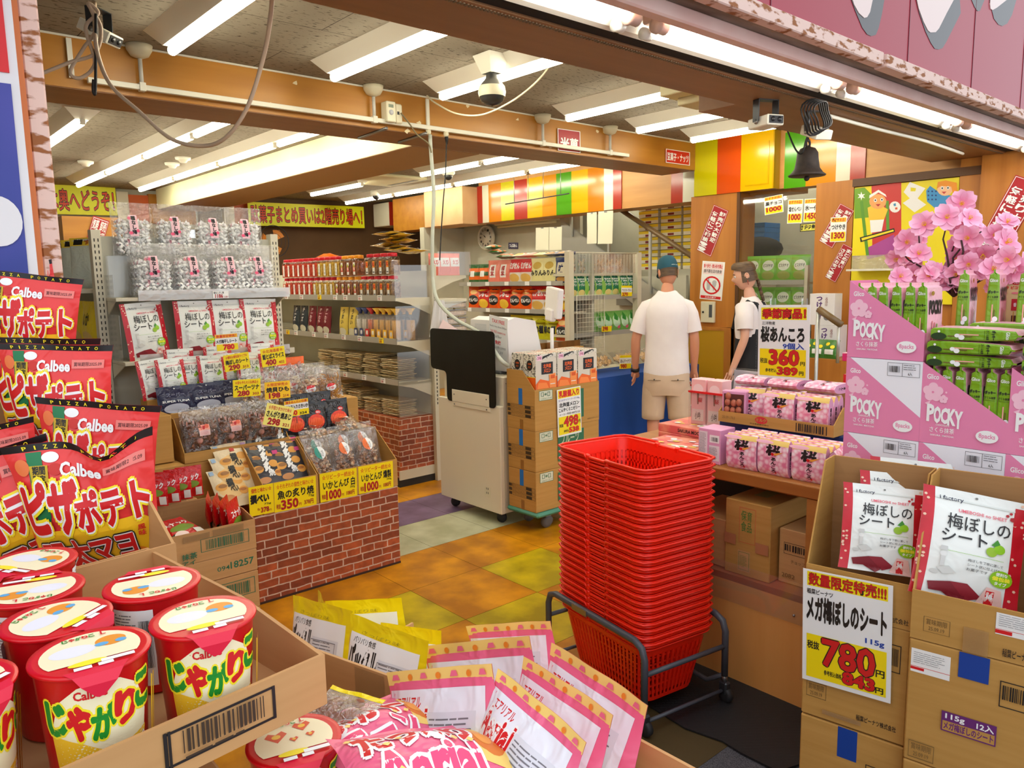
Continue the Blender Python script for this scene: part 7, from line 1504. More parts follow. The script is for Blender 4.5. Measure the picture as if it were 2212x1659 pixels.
# the woman
t=thing('person','woman with a brown braid, white t-shirt and black dungarees behind the 360 sheet','person',(5.47,3.36,0),radians(14))
mb=MB();J=joints(.955,.155,((-.195,-.02,1.06),(.195,-.02,1.06)),((-.19,.07,.82),(.19,.07,.82)),.085,((-.085,.02,.45),(.085,.02,.45)))
figure(mb,skin2,J,.87);hm=head(mb,(0,.055,1.535),.95,skin2,.35,.2);part('body',mb,t)
mb=MB();loft(mb,[(.86,0,0,.150,.108),(.98,0,0,.142,.10),(1.10,0,0,.156,.112),(1.20,0,0,.17,.116),(1.275,0,0,.170,.10),(1.32,0,0,.13,.08),(1.35,0,.004,.09,.068),(1.372,0,.01,.064,.06)],shirt)
for s in 'lr':
	S,E_=V3(J['S'+s]),V3(J['E'+s]);k=-1 if s=='l' else 1;sleeve(mb,[S+V3((-k*.06,0,-.01)),S+V3((k*.01,0,-.0)),S+(E_-S)*.35,S+(E_-S)*.72],[.066,.072,.069,.064],shirt)
part('t_shirt',mb,t);blackc=mat('black_cloth',(28,28,32),.85)
mb=MB();loft(mb,[(.60,0,0,.16,.12),(.78,0,-.004,.172,.125),(.90,0,0,.158,.114),(1.02,0,0,.150,.108),(1.12,0,-.006,.150,.112)],blackc)
for k in(-1,1):
	sleeve(mb,[(k*.08,0,.78),(k*.085,0,.6),(k*.085,.01,.35),(k*.083,0,.12)],[.09,.092,.084,.08],blackc);mb.tube([(k*.07,-.115,1.10),(k*.085,-.110,1.24),(k*.085,-.07,1.315),(k*.085,.0,1.335),(k*.08,.08,1.29),(k*.07,.115,1.12)],.018,blackc,8)
part('dungarees',mb,t)
mb=MB();mb.surf(lambda u,v:V3((.0795*cos(pi*(-.10+1.2*u)+pi)*cos(v*pi/2)**.6,.1*sin(pi*(-.10+1.2*u)+pi)*cos(v*pi/2)**.6,-.05*(1-v)+.12*sin(v*pi/2)**.9)),26,10,hairb,True,hm);mb.surf(lambda u,v:V3((.079*cos(u*2*pi)*cos(v*pi/2)**.6,.099*sin(u*2*pi)*cos(v*pi/2)**.6,.035+.04*max(0,sin(u*2*pi))*(1-v)+(.086-.0*v)*sin(v*pi/2)**.9)),28,8,hairb,True,hm)
for i in range(9):mb.ball((.03+.004*i+.007*(-1)**i,-.095-.002*i,-.055-.021*i),(.019-.0012*i,.016,.018),hairb,10,hm)
part('braided_hair',mb,t)
mb=MB();mb.tube([hm@V3((-.078,-.012,-.034)),hm@V3((-.078,-.012,-.075))],.003,ink(160,60,40),6);part('earring',mb,t)
for s in 'lr':A_=V3(J['A'+s]);mb=MB();mb.ball((A_.x,A_.y+.05,.04),(.045,.13,.042),shoe,14);part('shoe',mb,t)
# ================================================================ HANGING THINGS, SIGNS, STAIRS
hang_pole=mat('pole_white',(206,204,196),.4);cone_m=mat('cone_cream',(206,198,170),.45);cable=mat('cable_cream',(200,176,150),.6);cableb=mat('cable_black',(26,24,24),.6)
def wire(label,pts,r,m,n=6,cat='cable',name='hanging_cable',dense=8):
	P=[V3(p)for p in pts];out=[]
	for i in range(len(P)-1):
		a,b,c,d=P[max(i-1,0)],P[i],P[i+1],P[min(i+2,len(P)-1)]
		for k in range(dense):
			s=k/dense;out.append(.5*((2*b)+(c-a)*s+(2*a-5*b+4*c-d)*s*s+(3*b-a-3*c+d)*s**3))
	out.append(P[-1]);mb=MB();mb.tube(out,r,m,n);return tag(mb.obj(name),label,cat)
# white rail along the beam, hung from the ceiling
RY=4.435
t=thing('lighting_rail','long white power rail hung on poles in front of the orange beam','rail',(0,RY,0));a,b_=ony(190,182,RY),ony(1357,351,RY)
mb=MB();mb.box(a.x,-.014,2.562,b_.x,.014,2.589,off_white,bev=.002);part('rail_bar',mb,t)
for px in(311,808,1172,1318):
	x=ony(px,240,RY).x;mb=MB();mb.tube([(x,0,2.59),(x,0,CEIL-.07)],.011,hang_pole,8);mb.box(x-.016,-.018,2.556,x+.016,.018,2.60,off_white,bev=.002);part('pole',mb,t)
	mb=MB();mb.lathe([(.016,0),(.045,.012),(.062,.04),(.066,.066)],cone_m,20,Matrix.Translation((x,0,CEIL-.068)));part('ceiling_cup',mb,t)
for px,k in((926,0),(964,1)):x=ony(px,300,RY).x;mb=MB();mb.lathe([(.014,0),(.018,.012),(.018,.03)],plastic_ivory,12,Matrix.Translation((x,0,2.532)));part('outlet_plug',mb,t)
def cam_at(label,x,y,z,rz,tilt,s=1.0,name='sensor_camera'):
	t=thing(name,label,'camera',(x,y,z),rz);m=Matrix.Translation((0,0,-.10))@Matrix.Rotation(tilt,4,'X')@Matrix.Scale(s,4);mb=MB();mb.box(-.045,-.075,-.025,.045,.075,.022,off_white,m,bev=.004);mb.box(-.038,-.078,-.018,.038,-.074,.016,dark_plastic,m)
	for q in(-.018,.018):mb.tube([m@V3((q,-.077,0)),m@V3((q,-.081,0))],.011,BLACK,10)
	part('housing',mb,t);mb=MB()
	for q in(-1,1):mb.box(q*.054*s-.002,-.022,-.10,q*.054*s+.002,.022,0,dark_steel);mb.lathe([(.012,0),(.012,.006)],steel,10,Matrix.Translation((q*.056*s,0,-.10))@Matrix.Rotation(pi/2,4,'Y'))
	mb.box(-.056*s,-.022,-.004,.056*s,.022,0,dark_steel);part('bracket',mb,t);return t
p=onz(1655,215,2.354);cam_at('white twin lens sensor box on a grey bracket under the soffit, left of the bell',p.x,p.y,2.352,radians(-22),.0)
p=onz(1765,240,2.354);cam_at('second sensor box above the bell with a coil of black cable',p.x,p.y,2.352,radians(150),-.35)
p=onz(212,20,CEIL);cam_at('tilted white sensor box among the bundled cables at the upper left',p.x,p.y,CEIL-.002,radians(40),.5,1.1)
bp=onz(1768,262,2.24)
for i in range(5):pass
mb=MB()
for i in range(5):r=.075+.006*i;mb.tube([(bp.x+r*cos(a),bp.y+.012*i-.02+.01*sin(3*a),2.262+r*.8*sin(a))for a in[k*pi/10 for k in range(20)]],.0045,cableb,6,True)
tag(mb.obj('cable_coil'),'coil of black cable around the sensor box over the bell','cable')
bl=onx(1744,350,4.28);BZ=bl.z
wire('black cable looping from the sensor box down to the bell',[onx(*q,4.2)for q in((1690,250),(1704,290),(1720,325),(1733,330),(1742,300),(1760,258))],.005,cableb)
t=thing('bell','dark iron bell hanging under the soffit in front of the striped fascia','bell',(bl.x,bl.y,BZ));iron=noisy('iron_bell',(44,36,32),(66,54,46),(30,30,30),4,.3,.7,.65,.1)
s_=.102;mb=MB();mb.lathe([(s_*r,s_*z)for r,z in((.98,-.78),(1.02,-.72),(.86,-.60),(.68,-.35),(.60,.1),(.56,.5),(.40,.74),(.16,.82),(.12,.86))],iron,30);part('bell_body',mb,t)
mb=MB();mb.tube([(s_*.2*cos(a),0,s_*(1.0+.2*sin(a)))for a in[k*pi/6 for k in range(12)]],.008,iron,6,True);mb.tube([(0,0,s_*1.15),(0,0,2.352-BZ)],.006,iron,6);part('hanger',mb,t)
mb=MB();mb.tube([(0,0,-.2*s_),(0,0,-.85*s_)],.007,iron,6);mb.ball((0,0,-.9*s_),.016,iron,10);part('clapper',mb,t)
p=onz(1055,100,CEIL);t=thing('dome_camera','round cream dome camera hanging from the ceiling in the middle','camera',(p.x+.12,p.y+.12,CEIL));mb=MB();mb.add([(x,y,z)for z,k in((0,.075),(-.10,.04))for x,y in((-k,-k),(k,-k),(k,k),(-k,k))],[(0,1,5,4),(1,2,6,5),(2,3,7,6),(3,0,4,7)],off_white);part('ceiling_mount',mb,t)
mb=MB();mb.lathe([(.03,-.10),(.036,-.125),(.062,-.155),(.072,-.17)],steel,24,caps=False);mb.lathe([(.073,-.168),(.079,-.20),(.074,-.225)],plastic_ivory,24,caps=False);part('housing',mb,t);mb=MB();mb.lathe([(.073,-.224),(.062,-.25),(.035,-.268),(.001,-.275)],mat('smoked_dome',(60,60,58),.15),24,caps=False);part('dome',mb,t)
for px,py,z,nm in((968,385,2.79,'small white dome camera hanging beyond the beam beside the cables'),(812,432,2.79,'small dome camera on the far ceiling near the yellow banner')):
	p=onz(px,py-20,z);t=thing('dome_camera',nm,'camera',tuple(p));mb=MB();mb.lathe([(.075,0),(.075,-.05),(.06,-.07)],off_white,20);part('housing',mb,t);mb=MB();mb.ball((0,0,-.075),.05,dark_plastic,14);part('dome',mb,t)
for px,py,nm in((395,340,'smoke detector nearest the cream duct'),(372,352,'smoke detector left of the other one'),(185,348,'sprinkler plate by the left ceiling lights')):
	p=onz(px,py,CEIL);mb=MB();mb.lathe([(.075,0),(.07,-.022),(.045,-.03),(.03,-.05),(.001,-.052)],off_white,20,Matrix.Translation(p));tag(mb.obj('smoke_detector'),nm,'smoke detector')
p=onz(820,385,CEIL);t=thing('air_conditioner','white ceiling cassette air conditioner beyond the beam','air conditioner',(p.x,p.y,CEIL));mb=MB();mb.box(-.42,-.42,-.035,.42,.42,0,cream,bev=.012);part('cover',mb,t)
for s in(-1,1):mb=MB();mb.box(s*.33-.035,-.3,-.038,s*.33+.035,.3,-.034,mat('vent_grey',(120,112,96),.6));part('louver',mb,t)
# timer box and cables on the beam
a=ony(854,243,4.40);t=thing('timer_box','cream timer switch box and socket fixed on the orange beam','timer',(a.x,4.465,a.z));mb=MB();mb.box(-.07,-.075,-.065,.0,0,.065,plastic_ivory,bev=.006);mb.box(-.056,-.0765,.025,-.02,-.074,.045,ink(120,130,110));mb.lathe([(.017,0),(.017,.003)],LGREY,14,Matrix.Translation((-.038,-.0755,-.005))@Matrix.Rotation(pi/2,4,'X'));part('timer',mb,t);mb=MB();mb.box(.004,-.06,-.065,.06,0,.06,plastic_ivory,bev=.008);mb.box(.018,-.0615,-.01,.034,-.058,.01,BLACK);part('socket',mb,t)
wire('cable from the timer socket down to the power rail',[ony(*q,4.39)for q in((866,244),(885,268),(902,292),(925,310),(932,330))],.005,mat('cable_grey',(130,116,84),.6))
wire('thick pale cable wound with wire, dropping from the rail to the register',[V3((ony(929,296,RY).x,RY,2.53))]+[ony(*q,Y)for*q,Y in((931,330,4.42),(937,420,4.40),(934,520,4.40),(935,600,4.40),(946,650,4.3),(985,690,4.1),(1040,722,3.85),(1080,775,3.58),(1098,790,3.55))],.013,mat('cable_white',(196,200,186),.5),8)
wire('thin black cable with a plug hanging from the rail',[V3((ony(965,303,RY).x,RY,2.53))]+[ony(*q,4.43)for q in((964,320),(962,380),(957,440),(952,520),(950,562))],.0042,cableb);mb=MB();q=ony(965,310,RY);mb.lathe([(.006,-.05),(.013,-.01),(.013,.0)],cableb,10,Matrix.Translation((q.x,RY,2.53)));tag(mb.obj('power_plug'),'black plug of the thin cable in the rail','plug')
wire('long pinkish cable sagging across the upper left ceiling',[V3(onz(205,5,CEIL))]+[ony(*q,Y)for*q,Y in((205,60,3.3),(212,120,3.2),(240,185,3.1),(300,240,3.0),(370,300,2.9),(440,315,2.8),(490,295,2.7),(535,230,2.6),(570,120,2.5),(585,30,2.4),(588,-30,2.35))],.0075,cable)
wire('pinkish cable tied in loops at the upper left corner',[ony(*q,3.25)for q in((190,5),(208,60),(180,105),(152,155),(175,168),(205,135),(185,60),(212,28),(190,8),(218,60),(205,115),(150,135),(75,165))],.007,cable)
wire('black cable hanging straight from the cable bundle',[ony(*q,3.24)for q in((207,30),(207,110),(206,195),(203,202),(201,190),(202,172))],.0055,cableb)
wire('white twisted cord sagging under the middle ceiling light',[onz(922,206,CEIL)]+[ony(*q,Y)for*q,Y in((940,222,4.38),(985,245,4.2),(1040,248,4.0),(1100,222,3.8),(1150,185,3.6),(1185,145,3.45),(1190,120,3.4))],.006,mat('cord_white',(216,206,176),.6))
for px,z0,l in((158,2.60,'white cable duct upright on the beam at the far left'),(922,2.60,'white cable duct upright on the beam beside the timer')):x=ony(px,200,4.46).x;mb=MB();mb.box(x-.012,4.452,z0-.02,x+.012,4.4645,CEIL-.02,off_white);tag(mb.obj('cable_duct'),l,'cable duct')
for(ax,ay),(bx,by),l in(((775,298),(835,277),'left'),((862,307),(920,288),'right')):a,b_=onz(ax,ay,2.525),onz(bx,by,2.525);mb=MB();mb.tube([a,b_],.011,steel,8);tag(mb.obj('cable_duct'),'%s one of two grey cable ducts under the orange beam'%l,'cable duct')
p=[onz(*q,2.338)for q in((1790,250),(1900,280),(2000,305),(2080,332))];wire('white conduit running along the brown soffit behind the bell',p,.010,off_white,8,'conduit','conduit')
t=thing('display_hanger','thin metal bar on four chains before the striped fascia','hanger',tuple(onx(1160,420,6.2)));o3=V3(onx(1160,420,6.2));mb=MB();a,b_=onx(1092,441,6.2)-o3,onx(1229,418,6.2)-o3;mb.tube([a,b_],.007,dark_steel,6);part('bar',mb,t)
for px,k in((1112,.15),(1144,.38),(1178,.62),(1212,.88)):q=a+(b_-a)*k;mb=MB();mb.tube([q,V3((q.x,q.y,CEIL-o3.z))],.0035,steel,5);part('chain',mb,t)
# ---------------------------------------------------------------- signs and banners
def board(name,label,cat,tl,tr,bl,plane,val,base,items,depth=.004,grp=None):
	fn={'x':onx,'y':ony}[plane];a,b,c=fn(*tl,val),fn(*tr,val),fn(*bl,val);x=b-a;w=x.length;xn=x.normalized();z=a-c;z=z-xn*z.dot(xn);h=z.length;zn=z.normalized();m=Matrix((xn,zn.cross(xn),zn)).transposed().to_4x4();m.translation=c+x*.5
	mb=MB();mb.box(-w/2,0,0,w/2,depth,h,base);decor(mb,flat(w,h),items);o=mb.obj(name);o.matrix_basis=m;return tag(o,label,cat,grp)
bansign=ink(238,240,20);banred=ink(222,66,22)
bt=lambda s,x0,x1,y0=.14,y1=.86:[('t',s,x0,y0,x1,y1,BLACK,.05),('t',s,x0,y0,x1,y1,banred,.012)]
board('banner','yellow banner with orange lettering at the far left, cut by the rusty post','banner',(60,396),(255,405),(60,461),'y',10.95,bansign,bt('ちらは奥へどうぞ！',-.1+.1,.97))
board('banner','yellow banner with orange lettering beyond the jar shelf','banner',(540,436),(790,447),(538,487),'y',10.9,bansign,bt('駄菓子まとめ買いは2階売り場へ！',.02,.98))
crimson=ink(170,24,38);wt=WHITE
def strip(label,tl,tr,bl,val,s1,s2,y0=.06,wide=False):
	its=outline_rect(.03,.012,.97,.988,.02,wt,.3);n=len(s1);h=(.94-y0)/max(len(s1),len(s2))
	for col,s in((.53,s1),(.10,s2)):
		for i,c in enumerate(s):y=.94-(i+1)*h-(.05 if col<.5 else 0);its.append(('t',c,col+.02,y+h*.08,col+.36,y+h*.9,wt,.03))
	return board('wall_sign',label,'wall sign',tl,tr,bl,'x',val,crimson,its,.003,None)
strip('tilted crimson sign strip on the post above the no food notice',(1541,441),(1573,455),(1505,540),RX-.003,'卸売り大歓迎','気軽にご相談!!')
strip('tilted crimson sign strip on the post right of the opening, upper one',(1806,434),(1836,450),(1769,520),RX-.003,'卸売り大歓迎','気軽にご相談!!')
strip('tilted crimson sign strip lower on the post right of the opening',(1811,520),(1834,532),(1782,598),RX-.004,'まとめ買い','さらにお安く!!')
strip('large tilted crimson sign strip on the pier at the far right',(2165,368),(2226,388),(2100,545),RX-.066,'卸売り大歓迎','気軽にご相談!!')
strip('crimson sign strip half hidden behind the clear candy bags',(205,458),(240,472),(180,520),4.5,'卸売り大歓迎','気軽にご相談!!')if False else board('wall_sign','crimson sign behind the clear candy bags at the far left','wall sign',(203,466),(238,478),(186,520),'y',9.5,crimson,outline_rect(.05,.05,.95,.95,.02,wt)+[('t','卸売\n歓迎',.55,.1,.9,.9,wt,.02),('t','気軽\n相談',.1,.1,.45,.9,wt,.02)])
mb=MB();p=ony(215,520,9.52);mb.box(p.x-.35,9.52,0,p.x+.25,9.75,2.3,wood_beam);struct('trim_7',mb)
board('wall_sign','white no eating or drinking notice on the post behind the man','wall sign',(1511,563),(1559,566),(1511,645),'x',RX-.003,WHITE,[('r',.06,.66,.94,.96,ink(246,226,226)),('t','食べ歩き・飲み歩き禁止',.08,.83,.92,.93,RED,.03),('t','請不要在店内飲食',.1,.70,.9,.79,BLACK,.01),('e',.5,.38,.40,.24,RED),('e',.5,.38,.33,.195,WHITE),('p',[(.3,.25),(.27,.46),(.46,.46),(.43,.25)],LGREY),('p',[(.60,.22),(.52,.42),(.72,.42)],LGREY),('e',.62,.46,.10,.06,LGREY),('r',.34,.44,.37,.56,GREY),('p',[(.24,.50),(.28,.53),(.76,.26),(.72,.23)],RED),('r',.05,.03,.95,.10,RED),('t','三木の菓子',.25,.045,.75,.085,WHITE,.02)])
t=thing('wall_box','small cream control box on the post under the no eating notice','control box',(RX-.004,yat(1536),1.20),-pi/2);mb=MB();mb.box(-.075,-.03,-.10,.075,0,.10,plastic_ivory,bev=.004);mb.box(.02,-.0315,-.05,.055,-.029,.07,ink(80,84,90));mb.lathe([(.01,0),(.01,.004)],BLACK,10,Matrix.Translation((-.045,-.0302,.0))@Matrix.Rotation(pi/2,4,'X'));part('box_body',mb,t)
board('wall_sign','red rice cracker sign on the orange beam','wall sign',(1204,277),(1253,284),(1205,325),'y',4.46,crimson,outline_rect(.0,.0,1,1,.03,wt)+[('t','米菓',.12,.12,.9,.62,wt,.03)])
board('wall_sign','small red nuts sign at the right end of the orange beam','wall sign',(1438,321),(1490,329),(1438,351),'y',4.46,ink(206,40,24),outline_rect(0,0,1,1,.03,wt,1.6)+[('t','豆菓子・ナッツ',.06,.2,.94,.76,wt,.03)])
def pcard(label,tl,tr,bl,X,title,price):board('price_card',label,'price card',tl,tr,bl,'x',X,WHITE,[('r',.04,.80,.96,.97,ink(250,200,20)),('t','おすすめ品！',.08,.82,.92,.95,RED,.02),('t',title,.08,.50,.92,.70,BLACK,.03),('r',.04,.03,.96,.40,YEL),('t',price,.12,.14,.88,.38,DRED,.05)],.002,'price cards on the opening glass')
GXX=RX+.02
mb=MB();mb.box(GXX+.004,YC,1.0,GXX+.008,YB,2.24,film('window_glass',(230,236,234),.12,.03,0,tint=.01));struct('window_1',mb)
pcard('tilted price card reading 1000 at the left of the opening',(1636,430),(1676,422),(1652,465),GXX,'黒チョコ','1000');pcard('price card reading 1000, left of the 1450 card',(1699,432),(1731,430),(1700,483),GXX,'塩せんべい','1000');pcard('price card reading 1450 in the opening',(1735,430),(1768,428),(1735,480),GXX,'氷一代','1450');pcard('price card reading 1300 on the post right of the opening',(1795,470),(1830,468),(1792,523),RX-.006,'つけやき','1300')
board('wall_sign','small yellow stairs caution sign under the 1450 card','wall sign',(1728,484),(1763,481),(1728,501),'x',GXX,ink(240,232,90),outline_rect(0,0,1,1,.05,BLACK,2)+[('t','階段注意',.08,.2,.92,.82,BLACK,.03)])
# wall picture: plain blocks of colour with two generic festival children
MX=RX-.006;mz=lambda x,y:onx(x,y,MX)
t=thing('wall_picture','colourful painted panel of two festival children beside the blossom','wall picture',(MX,0,0));y0,y1,z0,z1=yat(2070),yat(1846),1.30,2.225;pw,phh=y1-y0,z1-z0
mb=MB();mb.box(-.004,y0,z0,.0,y1,z1,ink(238,220,20));f=lambda u,v,o=0:V3((-.0045-o,y1-u*pw,z0+v*phh))
def mp_(pts):return[((mz(*(1480+x/2.963,y/2.963)).y-y1)/-pw,(mz(*(1480+x/2.963,y/2.963)).z-z0)/phh)for x,y in pts]
sk1=ink(240,170,100);it=[('p',mp_([(1195,1190),(1385,1165),(1385,1560),(1200,1640)]),ink(206,50,50)),('p',mp_([(1085,1210),(1150,1200),(1200,1250),(1195,1390),(1085,1400)]),ink(110,160,30)),('p',mp_([(1160,1590),(1340,1500),(1340,1620),(1165,1660)]),ink(170,70,150)),('p',mp_([(1440,1165),(1540,1205),(1490,1270),(1545,1310),(1470,1360),(1395,1300),(1440,1270),(1400,1230)]),WHITE),('p',mp_([(1445,1200),(1480,1205),(1475,1225),(1445,1225)]),ink(238,220,20)),
  ('p',mp_([(1120,1290),(1140,1285),(1180,1640),(1160,1640)]),ink(90,150,40)),('p',mp_([(1285,1285),(1305,1285),(1310,1480),(1290,1480)]),ink(90,150,40)),('p',mp_([(1170,1330),(1230,1300),(1300,1340),(1270,1420),(1180,1420)]),ink(246,200,60)),('p',mp_([(1185,1410),(1275,1405),(1260,1480),(1190,1490)]),WHITE),
  ('p',[(x,y)for x,y in mp_([(1235+55*cos(a),1290+48*sin(a))for a in[i*.4 for i in range(16)]])],sk1),('p',mp_([(1180,1270),(1240,1232),(1292,1262),(1285,1245),(1240,1215),(1182,1250)]),WHITE),('p',mp_([(1130+28*cos(a)*(1 if i%2 else .4),1255+28*sin(a)*(1 if i%2 else .4))for i,a in enumerate([k*pi/6 for k in range(12)])]),WHITE),('p',mp_([(1120,1520),(1340,1460),(1345,1485),(1125,1550)]),BLACK),('p',mp_([(1130,1525),(1335,1470),(1338,1480),(1135,1540)]),ink(240,220,40)),
  ('p',mp_([(1345+36*cos(a),1325+36*sin(a))for a in[i*.4 for i in range(16)]]),WHITE),('p',mp_([(1335,1305),(1350,1300),(1352,1318),(1338,1320)]),ink(60,140,190)),('p',mp_([(1345,1330),(1360,1326),(1362,1340),(1348,1342)]),ink(220,90,40)),
  ('p',mp_([(1545,1220),(1570,1190),(1640,1240),(1745,1260),(1745,1330),(1610,1340),(1550,1290)]),ink(60,150,210)),('p',mp_([(1665+50*cos(a),1210+44*sin(a))for a in[i*.4 for i in range(16)]]),ink(248,196,150)),('p',mp_([(1612,1210),(1620,1165),(1670,1155),(1740,1170),(1745,1230),(1715,1235),(1705,1195),(1640,1190)]),ink(240,150,30))]
for x,y in((1220,1282),(1262,1278),(1648,1205),(1685,1203)):it+=[('p',mp_([(x+10*cos(a),y+12*sin(a))for a in[i*.6 for i in range(10)]]),WHITE),('p',mp_([(x+5*cos(a),y+6*sin(a))for a in[i*.6 for i in range(10)]]),BLACK)]
for x,y in((1238,1312),(1660,1232)):it.append(('p',mp_([(x-16,y-4),(x+16,y-6),(x,y+10)]),ink(190,40,50)))
for i in range(9):x,y=1560+(i%3)*24,1225+(i//3)*26;it.append(('p',mp_([(x+6*cos(a),y+6*sin(a))for a in[k for k in range(6)]]),ink(20,60,130)))
decor(mb,f,it,None,.0002,.0003);part('picture_panel',mb,t)
mb=MB();p=mz(1845,590);mb.box(-.20,YD-.42,1.56,-.0,YD-.06,1.575,off_white);mb.box(-.19,YD-.40,1.575,-.05,YD-.1,1.68,film('basket_film',(220,210,200),.25,.1,.3,30,.3));mb.box(-.19,YD-.42,.0,-.17,YD-.40,1.56,off_white);part('card_shelf',mb,t)
# stairs seen through the openings
alu=mat('aluminium',(190,190,186),.35,.6);t=thing('staircase','grey staircase with a brown handrail behind the posts','staircase',(6.75,4.2,0))
P0,P1=V3((0,-.75,.95)),V3((0,2.6,2.85));mb=MB();mb.tube([P0,P1],.028,mat('handrail_brown',(116,92,60),.35),10);part('handrail',mb,t)
mb=MB()
for k in(0,1):mb.add([(.02+k*.03,-.7,.0),(.02+k*.03,-.7,.32),(.02+k*.03,2.6,2.25),(.02+k*.03,2.6,1.9)],[(0,1,2,3)],alu)
part('stringer',mb,t)
for i in range(6):y=-.6+i*.6;z=.95+(y+.75)*.567;mb=MB();mb.box(-.012,y-.015,z-.70,.012,y+.015,z,alu);part('baluster',mb,t)
mb=MB()
for i in range(11):mb.box(.05,-.6+i*.29,.17*i+.03,.28,-.3+i*.29,.17*i+.17,mat('stair_tread',(120,116,106),.7))
part('tread',mb,t).__setitem__('kind','stuff')
def pile(K,lab,x,y,z,n,dz,m=None):[K.put(lab%ORD[i],Matrix.Translation((x,y,z+i*dz))@Matrix.Rotation(-pi/2,4,'Z'),'stacked boxes on the stairs')for i in range(n)]
def plain(nm,w,d,h,m,items):
	def mk():
		t=thing(nm,'','snack box');mb,F=carton(w,d,h,m,.002);decor(mb,F['front'],items);part('box_body',mb,t);return t
	return Kind(mk)
kbx=plain('blue_box',.34,.3,.05,ink(26,110,190),[('r',.0,.2,1,.3,ink(10,60,130)),('t','snack',.4,.4,.6,.7,WHITE,.02)]);kyx=plain('white_box',.28,.3,.07,ink(232,226,206),[('r',0,.55,1,1,ink(236,206,30)),('r',.35,.1,.65,.45,ink(130,30,30))])
for c,y in enumerate((4.42,4.06)):pile(kbx,'blue flat box, %%s from below in the %s blue stack on the stairs'%('left','right')[c],7.35,y+.4,1.45,12,.052)
for c,y in enumerate((5.75,5.43,5.12)):pile(kyx,'white and yellow box, %%s from below in the %s pile beyond the handrail'%ORD[c],7.3,y,1.62,13,.075)
mb=MB();mb.box(7.1,3.6,0,7.6,5.0,1.449,grey_wall);mb.box(7.04,4.05,0,7.16,4.65,1.672,grey_wall);mb.box(7.1,5.02,0,7.6,6.0,1.619,grey_wall);struct('trim_8',mb)
mb=MB();mb.ball((7.2,4.35,1.80),(.16,.26,.13),blackc,16);tag(mb.obj('black_bag'),'black bag lying on a ledge before the blue boxes','bag')
# pistachio packs in the opening, boxes at its foot
KPI=soft_kind('pistachio_bag',.17,.24,.05,fo('pistachio_foil',110,180,40),[('e',.5,.62,.33,.2,ink(216,224,206)),('t','ピスタチオ',.24,.56,.76,.68,BLACK,.03),('e',.5,.25,.36,.16,ink(150,160,70)),('r',0,.9,1,1,ink(120,200,40))],.06,3)
t=thing('wall_shelf','shelf of green pistachio bags inside the opening behind the woman','shelf',(6.47,3.70,0));
for z in(1.475,1.19,.90):mb=MB();mb.box(-.10,-.30,z-.02,.16,.33,z,gond);mb.box(-.105,-.30,z-.022,-.10,.33,z+.02,railg);part('shelf_board',mb,t)
for y in(-.33,.33):mb=MB();mb.box(-.1,y,0,-.06,y+.03,1.62,gond);mb.box(.12,y,0,.16,y+.03,1.62,gond);part('post',mb,t)
for r,z in enumerate((1.4755,1.1905,.9005)):
	for i in range(4):KPI.put('green pistachio bag in the opening, %s from the left on the %s board'%(ORD[i],('top','middle','bottom')[r]),Matrix.Translation((6.45,3.95-i*.155,z))@Matrix.Rotation(-pi/2+.1,4,'Z')@Matrix.Rotation(-.08,4,'X'),'pistachio bags')
ktk=plain('cracker_box',.20,.16,.25,ink(226,222,222),[('t','つ\nけ\nや\nき',.28,.2,.5,.9,ink(80,30,110),.04),('t','お煎餅',.62,.6,.72,.9,ink(140,60,60),0),('e',.7,.25,.12,.1,GREY)])
for i,(x,y,z,nm)in enumerate(((6.02,3.02,1.135,'upper white box with purple lettering beneath the crimson signs'),(6.02,2.97,.884,'lower white box with purple lettering beneath the crimson signs'),(5.9,3.22,.884,'white box with purple lettering left of the lower one'))):ktk.put(nm,Matrix.Translation((x,y,z))@Matrix.Rotation(-pi/2+.1,4,'Z'),'white cracker boxes')
mb=MB();mb.box(5.75,2.75,0,6.2,3.33,.883,wood_post);tag(mb.obj('low_cabinet'),'low wooden cabinet under the white cracker boxes','cabinet')
KLM=soft_kind('lemon_pack',.13,.15,.05,fo('lemon_leaf_foil',60,120,40),[('e',.3,.75,.14,.1,YEL),('e',.7,.6,.14,.1,YEL),('r',.2,.2,.8,.45,WHITE)],.06,3)
for i in range(5):KLM.put('green and lemon snack pack on the low cabinet, %s from the left'%ORD[i],Matrix.Translation((5.80,3.27-i*.1,.885))@Matrix.Rotation(-pi/2+.2*sin(i),4,'Z')@Matrix.Rotation(-.3,4,'X'),'green lemon packs')
mb=MB();a,b_=onx(1768,668,5.55),onx(1818,702,5.55);mb.tube([a,b_],.026,mat('handrail_brown'),10);mb.tube([b_+V3((0,.02,0)),V3((b_.x,b_.y+.02,.884))],.012,alu,8);mb.tube([a,V3((a.x,a.y,0))],.014,alu,8);tag(mb.obj('handrail'),'end of a brown handrail beside the white cracker boxes','handrail')
